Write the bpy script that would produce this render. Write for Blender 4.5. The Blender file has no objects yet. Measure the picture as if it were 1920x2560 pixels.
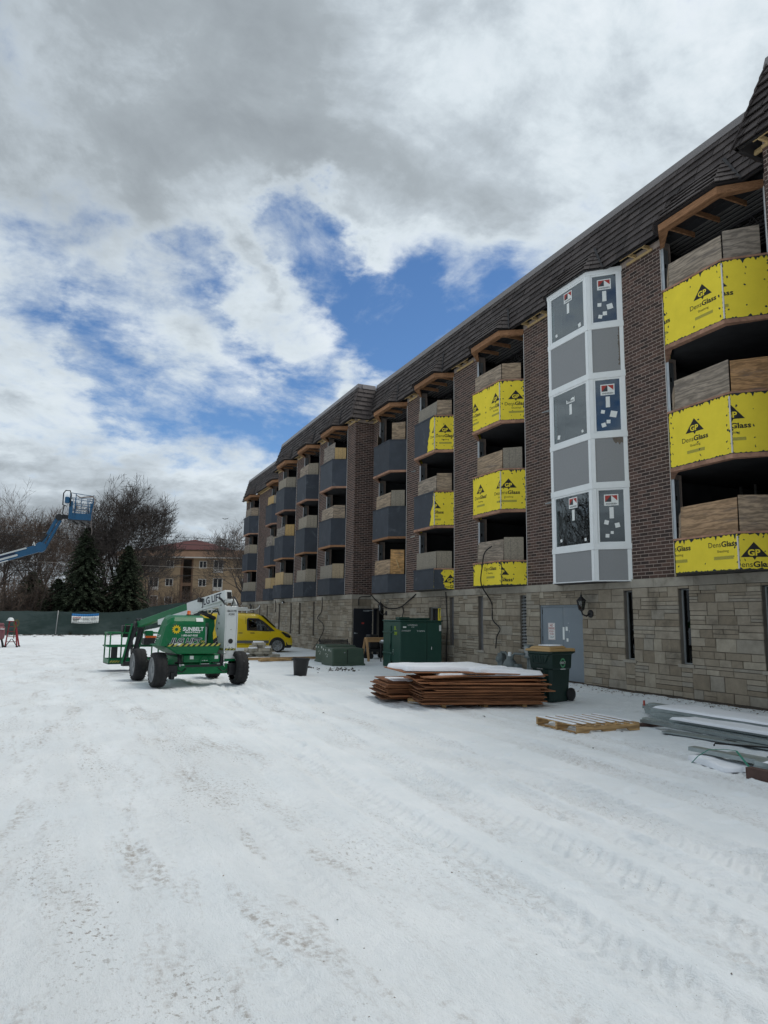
import bpy, math, random
from mathutils import Vector, Matrix, noise
V = Vector
rad = math.radians
random.seed(7)
scene = bpy.context.scene
col = scene.collection

# ------------------------------------------------------------------ camera
CAM_H = 1.72
cam_d = bpy.data.cameras.new('camera')
cam = bpy.data.objects.new('camera', cam_d)
col.objects.link(cam)
RW = Matrix(((0.91686733, 0.07000693, 0.39300551), (-0.39897693, 0.12838873, 0.90792827), (0.01310379, -0.9892499, 0.14564658)))
right, down, fwd = RW.col[0].copy(), RW.col[1].copy(), RW.col[2].copy()
m = Matrix((right, -down, -fwd)).transposed().to_4x4()
m.translation = V((0, 0, CAM_H))
cam.matrix_world = m
cam_d.sensor_fit = 'HORIZONTAL'
cam_d.sensor_width = 36.0
cam_d.lens = 1775.0 / 1920.0 * 36.0
cam_d.clip_start = 0.05
cam_d.clip_end = 3000
scene.camera = cam

# ------------------------------------------------------------------ sun and sky
SUN_EL, SUN_AZ = 64.0, 98.0          # azimuth measured from +Y towards +X
sun_dir = V((math.sin(rad(SUN_AZ)) * math.cos(rad(SUN_EL)), math.cos(rad(SUN_AZ)) * math.cos(rad(SUN_EL)), math.sin(rad(SUN_EL))))
sd = bpy.data.lights.new('sun', 'SUN')
sd.energy = 1.5
sd.angle = rad(24)
sd.color = (1.0, 0.96, 0.9)
sun = bpy.data.objects.new('sun', sd)
col.objects.link(sun)
sun.rotation_euler = (-sun_dir).to_track_quat('-Z', 'Y').to_euler()
sun.location = (30, 10, 40)

world = bpy.data.worlds.new('World')
scene.world = world
world.use_nodes = True
scene.view_settings.view_transform = 'Standard'
scene.view_settings.look = 'None'
scene.view_settings.exposure = 0.20
scene.view_settings.gamma = 1.0
scene.view_settings.use_curve_mapping = False


def build_sky():
    nt = world.node_tree
    N, L = nt.nodes, nt.links
    N.clear()

    def nd(t, **k):
        n = N.new(t)
        for a, b in k.items():
            setattr(n, a, b)
        return n

    def mth(op, a, b=None, c=None, clamp=False):
        n = nd('ShaderNodeMath', operation=op, use_clamp=clamp)
        for i, v in enumerate((a, b, c)):
            if v is None:
                continue
            if isinstance(v, (int, float)):
                n.inputs[i].default_value = v
            else:
                L.new(v, n.inputs[i])
        return n.outputs[0]

    def vm(op, a, b=None):
        n = nd('ShaderNodeVectorMath', operation=op)
        for i, v in enumerate((a, b)):
            if v is None:
                continue
            if isinstance(v, (tuple, list)):
                n.inputs[i].default_value = v
            else:
                L.new(v, n.inputs[i])
        return n

    def rng(v, a, b, c, d, smooth=True):
        n = nd('ShaderNodeMapRange', interpolation_type='SMOOTHSTEP' if smooth else 'LINEAR')
        L.new(v, n.inputs[0])
        for i, x in enumerate((a, b, c, d)):
            n.inputs[1 + i].default_value = x
        return n.outputs[0]

    def noi(vec, scale, detail=6, rough=0.55, dist=0.0):
        n = nd('ShaderNodeTexNoise')
        n.inputs['Scale'].default_value = scale
        n.inputs['Detail'].default_value = detail
        n.inputs['Roughness'].default_value = rough
        n.inputs['Distortion'].default_value = dist
        L.new(vec, n.inputs['Vector'])
        return n.outputs[0]

    tc = nd('ShaderNodeTexCoord')
    dirv = vm('NORMALIZE', tc.outputs['Generated']).outputs[0]
    sep = nd('ShaderNodeSeparateXYZ')
    L.new(dirv, sep.inputs[0])
    zz = mth('ADD', mth('MAXIMUM', sep.outputs[2], 0.0), 0.30)
    px = mth('DIVIDE', sep.outputs[0], zz)
    py = mth('DIVIDE', sep.outputs[1], zz)
    comb = nd('ShaderNodeCombineXYZ')
    L.new(px, comb.inputs[0])
    L.new(py, comb.inputs[1])
    comb.inputs[2].default_value = 3.7
    P = comb.outputs[0]
    # cover: mostly cloud, broken into blue gaps
    n1 = noi(P, 2.4, 11, 0.60, 0.4)
    n2 = noi(P, 8.5, 10, 0.64, 0.3)
    dens = mth('ADD', mth('MULTIPLY', n1, 0.95), mth('MULTIPLY', n2, 0.42))
    wn = nd('ShaderNodeTexNoise')
    for k, v in (('Scale', 2.6), ('Detail', 7), ('Roughness', 0.62)):
        wn.inputs[k].default_value = v
    L.new(P, wn.inputs['Vector'])
    wv = vm('SCALE', vm('SUBTRACT', wn.outputs['Color'], (0.5, 0.5, 0.5)).outputs[0])
    wv.inputs['Scale'].default_value = 0.30
    dirw = vm('NORMALIZE', vm('ADD', dirv, wv.outputs[0]).outputs[0]).outputs[0]
    # the broken, thinner part of the deck
    gap = None
    for d, a, b, s in (((0.08, 0.93, 0.37), 0.955, 0.998, 0.16), ((0.22, 0.89, 0.38), 0.962, 0.998, 0.15), ((0.37, 0.84, 0.39), 0.972, 0.998, 0.09), ((-0.06, 0.93, 0.35), 0.972, 0.998, 0.08),
                       ((0.255, 0.81, 0.535), 0.9970, 0.9999, 0.25), ((0.13, 0.885, 0.445), 0.9945, 0.9998, 0.17), ((0.21, 0.90, 0.385), 0.994, 0.9998, 0.15), ((0.30, 0.84, 0.455), 0.9965, 0.9998, 0.12),
                       ((0.37, 0.82, 0.43), 0.995, 0.9998, 0.13), ((0.46, 0.77, 0.45), 0.990, 0.9995, 0.17), ((0.55, 0.68, 0.50), 0.994, 0.9995, 0.15), ((0.23, 0.925, 0.31), 0.993, 0.9997, 0.16), ((0.05, 0.94, 0.34), 0.9955, 0.9998, 0.15),
                       ((-0.6, -0.7, 0.45), 0.90, 0.995, 0.25), ((0.5, -0.75, 0.45), 0.9, 0.995, 0.22)):
        dn = (V(d) + V((0.005, 0.0, -0.045))).normalized()
        dp = vm('DOT_PRODUCT', dirw, tuple(dn)).outputs['Value']
        g = mth('MULTIPLY', rng(dp, a, b, 0, 1), s)
        gap = g if gap is None else mth('ADD', gap, g)
    gap = mth('MINIMUM', gap, 0.34)
    # white puffs inside the gap
    for d, a, b, s in (((0.235, 0.862, 0.445), 0.9955, 0.9994, 0.20), ((0.31, 0.885, 0.35), 0.9970, 0.9997, 0.12), ((0.06, 0.90, 0.43), 0.9955, 0.9997, 0.12), ((0.37, 0.86, 0.36), 0.996, 0.9997, 0.08)):
        dn = (V(d) + V((0.005, 0.0, -0.045))).normalized()
        dp = vm('DOT_PRODUCT', dirw, tuple(dn)).outputs['Value']
        gap = mth('SUBTRACT', gap, mth('MULTIPLY', rng(dp, a, b, 0, 1), s))
    gap = mth('MULTIPLY', gap, rng(sep.outputs[2], 0.15, 0.27, 0, 1))
    dens = mth('SUBTRACT', dens, gap)
    cover = rng(dens, 0.30, 0.60, 0.0, 1.0)
    thick = rng(dens, 0.50, 0.86, 0.0, 1.0)
    # cloud colour: thin and lit = white, thick base = grey
    shade = noi(P, 1.5, 7, 0.52, 0.3)
    fine = noi(P, 4.2, 8, 0.6, 0.3)
    sh = mth('ADD', mth('ADD', mth('MULTIPLY', shade, 0.52), mth('MULTIPLY', fine, 0.46)), mth('MULTIPLY', mth('SUBTRACT', thick, 0.42), 0.28))
    # the deck is thinner and brighter towards the hidden sun
    sp = vm('DOT_PRODUCT', dirv, tuple(sun_dir)).outputs['Value']
    sh = mth('SUBTRACT', sh, mth('MULTIPLY', rng(sp, 0.55, 1.0, 0, 1), 0.13))
    sh = mth('ADD', sh, mth('MULTIPLY', mth('MULTIPLY', rng(sp, 0.55, 0.80, 1, 0), rng(sep.outputs[2], 0.40, 0.62, 0, 1)), 0.12))
    for d, a, b, s in (((-0.10, 0.80, 0.58), 0.88, 0.995, 0.04), ((0.25, 0.66, 0.70), 0.90, 0.998, -0.06), ((0.62, 0.55, 0.56), 0.88, 0.99, -0.02)):
        dp = vm('DOT_PRODUCT', dirw, tuple(V(d).normalized())).outputs['Value']
        sh = mth('ADD', sh, mth('MULTIPLY', rng(dp, a, b, 0, 1), s))
    # low clouds on the horizon are seen edge-on and greyer underneath
    sh = mth('ADD', sh, mth('MULTIPLY', rng(sep.outputs[2], 0.08, 0.24, 1, 0), 0.10))
    cr = nd('ShaderNodeValToRGB')
    L.new(sh, cr.inputs[0])
    e = cr.color_ramp.elements
    e[0].position, e[0].color = 0.20, (0.80, 0.85, 0.89, 1)
    e[1].position, e[1].color = 0.84, (0.27, 0.305, 0.335, 1)
    for p, c in ((0.38, (0.62, 0.69, 0.74, 1)), (0.50, (0.47, 0.53, 0.58, 1)), (0.64, (0.345, 0.39, 0.425, 1))):
        x = cr.color_ramp.elements.new(p)
        x.color = c
    cloud = nd('ShaderNodeBackground')
    L.new(cr.outputs[0], cloud.inputs[0])
    cloud.inputs[1].default_value = 0.98
    sky = nd('ShaderNodeTexSky', sky_type='NISHITA')
    sky.sun_disc = False
    sky.sun_elevation = rad(SUN_EL)
    sky.sun_rotation = rad(SUN_AZ)
    sky.altitude = 1500
    sky.air_density = 1.0
    sky.dust_density = 0.1
    sky.ozone_density = 4.0
    hs = nd('ShaderNodeHueSaturation')
    hs.inputs['Saturation'].default_value = 1.12
    L.new(sky.outputs[0], hs.inputs['Color'])
    blue = nd('ShaderNodeBackground')
    L.new(hs.outputs[0], blue.inputs[0])
    blue.inputs[1].default_value = 0.11
    mx = nd('ShaderNodeMixShader')
    L.new(cover, mx.inputs[0])
    L.new(blue.outputs[0], mx.inputs[1])
    L.new(cloud.outputs[0], mx.inputs[2])
    out = nd('ShaderNodeOutputWorld')
    L.new(mx.outputs[0], out.inputs[0])


build_sky()
scene.cycles.max_bounces = 6
scene.cycles.use_denoising = True

# ------------------------------------------------------------------ helpers


class MB:
    """collects faces with a tint value and a material slot, then becomes ONE mesh object"""

    def __init__(s):
        s.v, s.f, s.t, s.m = [], [], [], []
        s.tint, s.slot = 0.5, 0

    def face(s, pts):
        i = len(s.v)
        s.v.extend(tuple(p) for p in pts)
        s.f.append(tuple(range(i, i + len(pts))))
        s.t.append(s.tint)
        s.m.append(s.slot)

    def hexa(s, p, skip=()):
        """p: 8 points, bottom 0-3 counter-clockwise from above, top 4-7"""
        i = len(s.v)
        s.v.extend(tuple(q) for q in p)
        for k, q in enumerate(((0, 3, 2, 1), (4, 5, 6, 7), (0, 1, 5, 4), (1, 2, 6, 5), (2, 3, 7, 6), (3, 0, 4, 7))):
            if k in skip:
                continue
            s.f.append(tuple(i + a for a in q))
            s.t.append(s.tint)
            s.m.append(s.slot)

    def box(s, a, b, skip=()):
        x0, y0, z0 = (min(a[i], b[i]) for i in range(3))
        x1, y1, z1 = (max(a[i], b[i]) for i in range(3))
        s.hexa([(x0, y0, z0), (x1, y0, z0), (x1, y1, z0), (x0, y1, z0), (x0, y0, z1), (x1, y0, z1), (x1, y1, z1), (x0, y1, z1)], skip)

    def obox(s, c, size, M=None):
        M = M or Matrix.Identity(3)
        hx, hy, hz = (q / 2 for q in size)
        c = V(c)
        s.hexa([c + M @ V(q) for q in ((-hx, -hy, -hz), (hx, -hy, -hz), (hx, hy, -hz), (-hx, hy, -hz), (-hx, -hy, hz), (hx, -hy, hz), (hx, hy, hz), (-hx, hy, hz))])

    def bar(s, p, q, w, h, up=(0, 0, 1)):
        """rectangular bar from p to q, w wide and h high"""
        p, q = V(p), V(q)
        d = (q - p)
        ln = d.length
        d.normalize()
        up = V(up)
        sx = d.cross(up)
        if sx.length < 1e-4:
            sx = d.cross(V((1, 0, 0)))
        sx.normalize()
        uz = sx.cross(d)
        M = Matrix((sx, d, uz)).transposed()
        s.obox((p + q) / 2, (w, ln, h), M)

    def prism(s, pts, ext, cap=True):
        """closed polygon pts (3D) extruded along vector ext"""
        e = V(ext)
        a = [V(p) for p in pts]
        b = [p + e for p in a]
        n = len(a)
        if cap:
            s.face(list(reversed(a)))
            s.face(b)
        for i in range(n):
            j = (i + 1) % n
            s.face([a[i], a[j], b[j], b[i]])

    def tube(s, path, r, n=6, caps=True):
        path = [V(p) for p in path]
        rr = r if isinstance(r, (list, tuple)) else [r] * len(path)
        base = len(s.v)
        ref = V((0.13, 0.21, 0.97))
        for i, p in enumerate(path):
            d = (path[min(i + 1, len(path) - 1)] - path[max(i - 1, 0)])
            if d.length < 1e-9:
                d = V((0, 0, 1))
            d.normalize()
            if abs(d.dot(ref)) > 0.95:
                ref = V((0.9, 0.3, 0.1))
            a = d.cross(ref).normalized()
            b = d.cross(a)
            for k in range(n):
                t = 2 * math.pi * k / n
                s.v.append(tuple(p + (a * math.cos(t) + b * math.sin(t)) * rr[i]))
        for i in range(len(path) - 1):
            for k in range(n):
                k2 = (k + 1) % n
                s.f.append((base + i * n + k, base + i * n + k2, base + (i + 1) * n + k2, base + (i + 1) * n + k))
                s.t.append(s.tint)
                s.m.append(s.slot)
        if caps and n > 3:
            for i, rev in ((0, True), (len(path) - 1, False)):
                idx = [base + i * n + k for k in range(n)]
                s.f.append(tuple(reversed(idx)) if rev else tuple(idx))
                s.t.append(s.tint)
                s.m.append(s.slot)

    def lathe(s, c, axis, prof, n=24, caps=True):
        """prof: list of (distance along axis, radius)"""
        c, ax = V(c), V(axis).normalized()
        a = ax.cross(V((0.31, 0.17, 0.93))).normalized()
        b = ax.cross(a)
        base = len(s.v)
        for (h, r) in prof:
            for k in range(n):
                t = 2 * math.pi * k / n
                s.v.append(tuple(c + ax * h + (a * math.cos(t) + b * math.sin(t)) * r))
        for i in range(len(prof) - 1):
            for k in range(n):
                k2 = (k + 1) % n
                s.f.append((base + i * n + k, base + i * n + k2, base + (i + 1) * n + k2, base + (i + 1) * n + k))
                s.t.append(s.tint)
                s.m.append(s.slot)
        for i in (0, len(prof) - 1):
            if caps and prof[i][1] > 1e-5:
                s.f.append(tuple(base + i * n + k for k in range(n)))
                s.t.append(s.tint)
                s.m.append(s.slot)

    def mesh(s, name, mats, smooth=False):
        me = bpy.data.meshes.new(name)
        me.from_pydata(s.v, [], s.f)
        for q in (mats if isinstance(mats, (list, tuple)) else [mats]):
            me.materials.append(q)
        at = me.attributes.new('tint', 'FLOAT', 'FACE')
        at.data.foreach_set('value', s.t)
        if max(s.m or [0]) > 0:
            me.polygons.foreach_set('material_index', s.m)
        if smooth:
            me.polygons.foreach_set('use_smooth', [True] * len(s.f))
        me.update()
        return me

    def build(s, name, mats, parent=None, smooth=False, bevel=0.0, seg=1):
        o = bpy.data.objects.new(name, s.mesh(name, mats, smooth))
        link(o, parent)
        if bevel:
            b = o.modifiers.new('bevel', 'BEVEL')
            b.width, b.segments, b.limit_method, b.angle_limit = bevel, seg, 'ANGLE', rad(40)
            b.harden_normals = False
        return o


def link(o, parent=None):
    col.objects.link(o)
    if parent is not None:
        o.parent = parent
        if parent.get('_w'):
            o.location = -V(parent.location)


def tag(o, label=None, cat=None, group=None, kind=None):
    if label:
        o['label'] = label
    if cat:
        o['category'] = cat
    if group:
        o['group'] = group
    if kind:
        o['kind'] = kind
    return o


def thing(name, label, cat, loc=(0, 0, 0), rz=0.0, group=None, world=False):
    """an Empty at the thing's base; world=True means its parts are written in world coordinates"""
    o = bpy.data.objects.new(name, None)
    o.empty_display_size = 0.2
    col.objects.link(o)
    o.location = loc
    o.rotation_euler = (0, 0, rz)
    if world:
        o['_w'] = 1
    return tag(o, label, cat, group)


def copy_tree(o, parent=None):
    c = o.copy()
    col.objects.link(c)
    c.parent = parent
    for ch in list(o.children):
        copy_tree(ch, c)
    return c


# lettering as flat outlines from Blender's own built-in font
_txt = {}


def text2d(s, bold=0.0):
    key = (s, bold)
    if key not in _txt:
        cu = bpy.data.curves.new('t', 'FONT')
        cu.body = s
        cu.size = 1.0
        cu.offset = bold
        cu.resolution_u = 3
        o = bpy.data.objects.new('t', cu)
        col.objects.link(o)
        dg = bpy.context.evaluated_depsgraph_get()
        me = bpy.data.meshes.new_from_object(o.evaluated_get(dg))
        pol = [[(me.vertices[i].co.x, me.vertices[i].co.y) for i in p.vertices] for p in me.polygons]
        xs = [q[0] for p in pol for q in p]
        x0, x1 = min(xs), max(xs)
        pol = [[(x - x0, y) for x, y in p] for p in pol]
        bpy.data.objects.remove(o)
        bpy.data.curves.remove(cu)
        bpy.data.meshes.remove(me)
        _txt[key] = (pol, x1 - x0)
    return _txt[key]


def clip2d(p, u0, v0, u1, v1):
    for ax, lim, sg in ((0, u0, 1), (0, u1, -1), (1, v0, 1), (1, v1, -1)):
        q = []
        for i in range(len(p)):
            a, b = p[i - 1], p[i]
            ia, ib = (a[ax] - lim) * sg >= 0, (b[ax] - lim) * sg >= 0
            if ia != ib:
                t = (lim - a[ax]) / (b[ax] - a[ax])
                q.append((a[0] + (b[0] - a[0]) * t, a[1] + (b[1] - a[1]) * t))
            if ib:
                q.append(b)
        p = q
        if len(p) < 3:
            return None
    return p


class Flat:
    """a flat print surface: origin, u and v axes; everything is laid off mm proud of the surface"""

    def __init__(s, mb, o, u, v, clip=None, off=0.003):
        s.mb, s.o, s.u, s.v = mb, V(o), V(u).normalized(), V(v).normalized()
        s.n = s.u.cross(s.v)
        s.clip, s.off = clip, off

    def poly(s, pts, off=None):
        if s.clip:
            pts = clip2d(pts, *s.clip)
            if not pts:
                return
        k = s.off if off is None else off
        s.mb.face([s.o + s.u * a + s.v * b + s.n * k for a, b in pts])

    def rect(s, a, b, c, d, off=None):
        s.poly([(a, b), (c, b), (c, d), (a, d)], off)

    def text(s, t, a, b, width=None, height=None, bold=0.0, shear=0.0, off=None, center=False):
        pol, w = text2d(t, bold)
        sx = width / w if width else height / 0.7
        sy = height / 0.7 if height else sx
        if center:
            a -= w * sx / 2
        for p in pol:
            s.poly([(a + x * sx + y * sy * shear, b + y * sy) for x, y in p], off)


def blob(rx, ry, n=9, j=0.45):
    return [(rx * (1 + random.uniform(-j, j)) * math.cos(2 * math.pi * k / n), ry * (1 + random.uniform(-j, j)) * math.sin(2 * math.pi * k / n)) for k in range(n)]


# ------------------------------------------------------------------ materials


def mat(name, base, rough=0.75, metal=0.0, var=0.18, scale=4.0, bump=0.0, bscale=60.0, tint=0.0, ramp=None, obj=False,
        spec=0.4, stretch=None, grime=None, coat=0.0, bdist=0.01, grain=0.0):
    """procedural surface: base colour varied by noise, by the piece's own tint and by grime of its own shape"""
    M = bpy.data.materials.new(name)
    M.use_nodes = True
    nt = M.node_tree
    N, L = nt.nodes, nt.links
    bs = N['Principled BSDF']
    bs.inputs['Roughness'].default_value = rough
    bs.inputs['Metallic'].default_value = metal
    bs.inputs['Specular IOR Level'].default_value = spec
    bs.inputs['Coat Weight'].default_value = coat
    if obj:
        tc = N.new('ShaderNodeTexCoord')
        pos = tc.outputs['Object']
    else:
        g = N.new('ShaderNodeNewGeometry')
        pos = g.outputs['Position']
    if stretch:
        mp = N.new('ShaderNodeMapping')
        mp.inputs['Scale'].default_value = stretch
        L.new(pos, mp.inputs[0])
        pos = mp.outputs[0]

    def noi(sc, det=5, ro=0.6, dist=0.0):
        n = N.new('ShaderNodeTexNoise')
        n.inputs['Scale'].default_value = sc
        n.inputs['Detail'].default_value = det
        n.inputs['Roughness'].default_value = ro
        n.inputs['Distortion'].default_value = dist
        L.new(pos, n.inputs['Vector'])
        return n.outputs[0]

    def mix(kind, fac, a, b):
        n = N.new('ShaderNodeMix')
        n.data_type, n.blend_type = 'RGBA', kind
        for i, v in ((0, fac), (6, a), (7, b)):
            if isinstance(v, (int, float)):
                n.inputs[i].default_value = v
            elif isinstance(v, tuple):
                n.inputs[i].default_value = v
            else:
                L.new(v, n.inputs[i])
        return n.outputs[2]

    at = N.new('ShaderNodeAttribute')
    at.attribute_name = 'tint'
    if ramp:
        cr = N.new('ShaderNodeValToRGB')
        L.new(at.outputs['Fac'], cr.inputs[0])
        el = cr.color_ramp.elements
        el[0].position, el[0].color = ramp[0][0], (*ramp[0][1], 1)
        el[1].position, el[1].color = ramp[-1][0], (*ramp[-1][1], 1)
        for p, c in ramp[1:-1]:
            x = cr.color_ramp.elements.new(p)
            x.color = (*c, 1)
        c = cr.outputs[0]
    else:
        rgb = N.new('ShaderNodeRGB')
        rgb.outputs[0].default_value = (*base, 1)
        c = rgb.outputs[0]
    if tint:
        mr = N.new('ShaderNodeMapRange')
        L.new(at.outputs['Fac'], mr.inputs[0])
        mr.inputs[3].default_value, mr.inputs[4].default_value = 1 - tint, 1 + tint
        c = mix('MULTIPLY', 1.0, c, mr.outputs[0])
    if var:
        mr = N.new('ShaderNodeMapRange')
        L.new(noi(scale, 6, 0.65), mr.inputs[0])
        mr.inputs[1].default_value, mr.inputs[2].default_value = 0.25, 0.75
        mr.inputs[3].default_value, mr.inputs[4].default_value = 1 - var, 1 + var
        c = mix('MULTIPLY', 1.0, c, mr.outputs[0])
    if grain:
        wv = N.new('ShaderNodeTexWave')
        wv.wave_type, wv.bands_direction = 'BANDS', 'Z'
        for k, q in (('Scale', 0.85), ('Distortion', 26.0), ('Detail', 5.0), ('Detail Scale', 0.7), ('Detail Roughness', 0.68)):
            wv.inputs[k].default_value = q
        L.new(pos, wv.inputs['Vector'])
        mr = N.new('ShaderNodeMapRange')
        L.new(wv.outputs['Fac'], mr.inputs[0])
        mr.inputs[3].default_value, mr.inputs[4].default_value = 1 - grain, 1 + grain * 0.45
        c = mix('MULTIPLY', 1.0, c, mr.outputs[0])
    if grime:
        gc, gs, lo, hi = grime
        mr = N.new('ShaderNodeMapRange')
        mr.interpolation_type = 'SMOOTHSTEP'
        L.new(noi(gs, 7, 0.65, 0.4), mr.inputs[0])
        mr.inputs[1].default_value, mr.inputs[2].default_value = lo, hi
        c = mix('MIX', mr.outputs[0], c, (*gc, 1))
    L.new(c, bs.inputs['Base Color'])
    if bump:
        b = N.new('ShaderNodeBump')
        b.inputs['Strength'].default_value = bump
        b.inputs['Distance'].default_value = bdist
        L.new(noi(bscale, 5, 0.65), b.inputs['Height'])
        L.new(b.outputs[0], bs.inputs['Normal'])
    return M


MT = {}
MT['mortar'] = mat('mortar', (0.36, 0.29, 0.25), 0.95, var=0.2, bump=0.3)
MT['brick'] = mat('brick', (0.14, 0.06, 0.05), 0.85, var=0.22, scale=3.0, bump=0.35, bscale=90,
                  ramp=[(0.0, (0.036, 0.025, 0.022)), (0.3, (0.060, 0.037, 0.031)), (0.7, (0.082, 0.048, 0.039)), (1.0, (0.112, 0.066, 0.052))])
MT['stone'] = mat('stone', (0.35, 0.3, 0.25), 0.9, var=0.22, scale=5.0, bump=0.5, bscale=35, bdist=0.02,
                  ramp=[(0.0, (0.225, 0.185, 0.135)), (0.3, (0.29, 0.245, 0.185)), (0.6, (0.32, 0.275, 0.215)), (0.85, (0.37, 0.325, 0.255)), (1.0, (0.28, 0.255, 0.215))],
                  grime=((0.12, 0.10, 0.075), 1.1, 0.52, 0.78))
MT['stone_joint'] = mat('stone_joint', (0.17, 0.15, 0.125), 0.95, var=0.2)
MT['ledge'] = mat('ledge', (0.34, 0.31, 0.26), 0.85, var=0.22, scale=2.0, bump=0.3, bscale=50, tint=0.12, grime=((0.15, 0.13, 0.10), 1.4, 0.5, 0.75))
MT['shingle'] = mat('shingle', (0.1, 0.075, 0.07), 0.8, var=0.22, scale=9.0, bump=0.6, bscale=30, stretch=(1, 1, 0.15),
                    ramp=[(0.0, (0.042, 0.034, 0.032)), (0.5, (0.068, 0.055, 0.052)), (1.0, (0.096, 0.080, 0.075))])
MT['roof_metal'] = mat('roof_metal', (0.22, 0.20, 0.195), 0.4, 0.3, var=0.1)
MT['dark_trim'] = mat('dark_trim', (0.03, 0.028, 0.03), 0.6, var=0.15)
MT['new_wood'] = mat('new_wood', (0.31, 0.155, 0.075), 0.8, grain=0.25, var=0.25, scale=6, bump=0.2, stretch=(3, 0.6, 8), tint=0.15)
MT['pale_wood'] = mat('pale_wood', (0.50, 0.36, 0.18), 0.8, var=0.2, scale=6, bump=0.2, stretch=(3, 0.6, 8), tint=0.15)
MT['plate_wood'] = mat('plate_wood', (0.38, 0.21, 0.14), 0.85, grain=0.2, var=0.3, scale=4, tint=0.15)
MT['yellow'] = mat('yellow', (0.84, 0.67, 0.055), 0.85, var=0.07, scale=2.5, bump=0.12, bscale=140, spec=0.2)
MT['print_black'] = mat('print_black', (0.02, 0.02, 0.02), 0.8, var=0.1)
MT['print_grey'] = mat('print_grey', (0.40, 0.35, 0.06), 0.9, var=0.25, scale=40)
MT['sealant'] = mat('sealant', (0.014, 0.028, 0.032), 0.6, var=0.2)
MT['tape'] = mat('tape', (0.62, 0.60, 0.58), 0.8, var=0.1)
MT['membrane'] = mat('membrane', (0.040, 0.047, 0.060), 0.6, var=0.22, scale=2.2, spec=0.3, tint=0.22, grime=((0.11, 0.125, 0.145), 1.7, 0.55, 0.80))
MT['stud'] = mat('stud', (0.42, 0.45, 0.47), 0.38, 0.75, var=0.15, scale=8)
MT['void'] = mat('void', (0.01, 0.01, 0.01), 1.0, var=0)
MT['interior'] = mat('interior', (0.045, 0.045, 0.048), 0.95, var=0.3, scale=1.5, spec=0.1)  # darker than bare board: the rooms' shade is put into the colour
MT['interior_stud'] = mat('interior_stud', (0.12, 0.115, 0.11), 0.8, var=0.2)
WOODR = [(0.0, (0.24, 0.21, 0.18)), (0.25, (0.32, 0.26, 0.20)), (0.5, (0.36, 0.26, 0.17)), (0.75, (0.37, 0.21, 0.10)), (1.0, (0.52, 0.30, 0.125))]
MT['plywood'] = mat('plywood', (0.3, 0.2, 0.1), 0.85, grain=0.34, var=0.34, scale=3.2, bump=0.25, bscale=20, stretch=(1, 0.55, 3.2), ramp=WOODR,
                    grime=((0.13, 0.11, 0.10), 2.1, 0.50, 0.80))
MT['osb'] = mat('osb', (0.3, 0.25, 0.18), 0.9, var=0.42, scale=22, bump=0.4, bscale=40, stretch=(1, 1, 1.6),
                ramp=[(0.0, (0.22, 0.20, 0.17)), (0.5, (0.30, 0.26, 0.20)), (0.8, (0.38, 0.29, 0.18)), (1.0, (0.52, 0.34, 0.13))])
MT['white_trim'] = mat('white_trim', (0.80, 0.82, 0.82), 0.45, var=0.04)
MT['stucco'] = mat('stucco', (0.28, 0.285, 0.29), 0.95, var=0.16, scale=90, bump=0.5, bscale=150)
MT['peel'] = mat('peel', (0.15, 0.125, 0.105), 0.9, var=0.3, scale=20)
MT['sticker'] = mat('sticker', (0.78, 0.80, 0.78), 0.7, var=0.04)
MT['sticker_red'] = mat('sticker_red', (0.40, 0.05, 0.04), 0.7, var=0.05)
MT['sticker_dark'] = mat('sticker_dark', (0.05, 0.055, 0.06), 0.7, var=0.05)


def glass_mat(name, tintc, refl):
    M = bpy.data.materials.new(name)
    M.use_nodes = True
    nt = M.node_tree
    N, L = nt.nodes, nt.links
    N.clear()
    o = N.new('ShaderNodeOutputMaterial')
    mx = N.new('ShaderNodeMixShader')
    gl = N.new('ShaderNodeBsdfGlossy')
    gl.inputs['Roughness'].default_value = 0.008
    gl.inputs['Color'].default_value = (0.93, 0.97, 1.0, 1)
    tr = N.new('ShaderNodeBsdfTransparent')
    tr.inputs['Color'].default_value = (*tintc, 1)
    lw = N.new('ShaderNodeLayerWeight')
    lw.inputs['Blend'].default_value = 0.5
    fr = N.new('ShaderNodeMath')
    fr.operation = 'POWER'
    L.new(lw.outputs['Facing'], fr.inputs[0])
    fr.inputs[1].default_value = 4.0
    mr = N.new('ShaderNodeMapRange')
    mr.inputs[3].default_value, mr.inputs[4].default_value = refl, 1.0
    g = N.new('ShaderNodeNewGeometry')
    ns = N.new('ShaderNodeTexNoise')
    ns.inputs['Scale'].default_value = 1.2
    L.new(g.outputs['Position'], ns.inputs['Vector'])
    bp = N.new('ShaderNodeBump')
    bp.inputs['Strength'].default_value = 0.06
    bp.inputs['Distance'].default_value = 0.03
    L.new(ns.outputs[0], bp.inputs['Height'])
    L.new(bp.outputs[0], gl.inputs['Normal'])
    L.new(fr.outputs[0], mr.inputs[0])
    L.new(mr.outputs[0], mx.inputs[0])
    L.new(tr.outputs[0], mx.inputs[1])
    L.new(gl.outputs[0], mx.inputs[2])
    L.new(mx.outputs[0], o.inputs[0])
    return M


MT['glass'] = glass_mat('glass', (0.60, 0.66, 0.66), 0.11)
MT['dark_glass'] = glass_mat('dark_glass', (0.25, 0.28, 0.29), 0.03)
# ------------------------------------------------------------------ ground


def sstep(a, b, x):
    t = min(1.0, max(0.0, (x - a) / (b - a)))
    return t * t * (3 - 2 * t)


def fbm(x, y, o=3):
    return noise.fractal(V((x, y, 1.3)), 0.9, 2.1, o)


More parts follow.
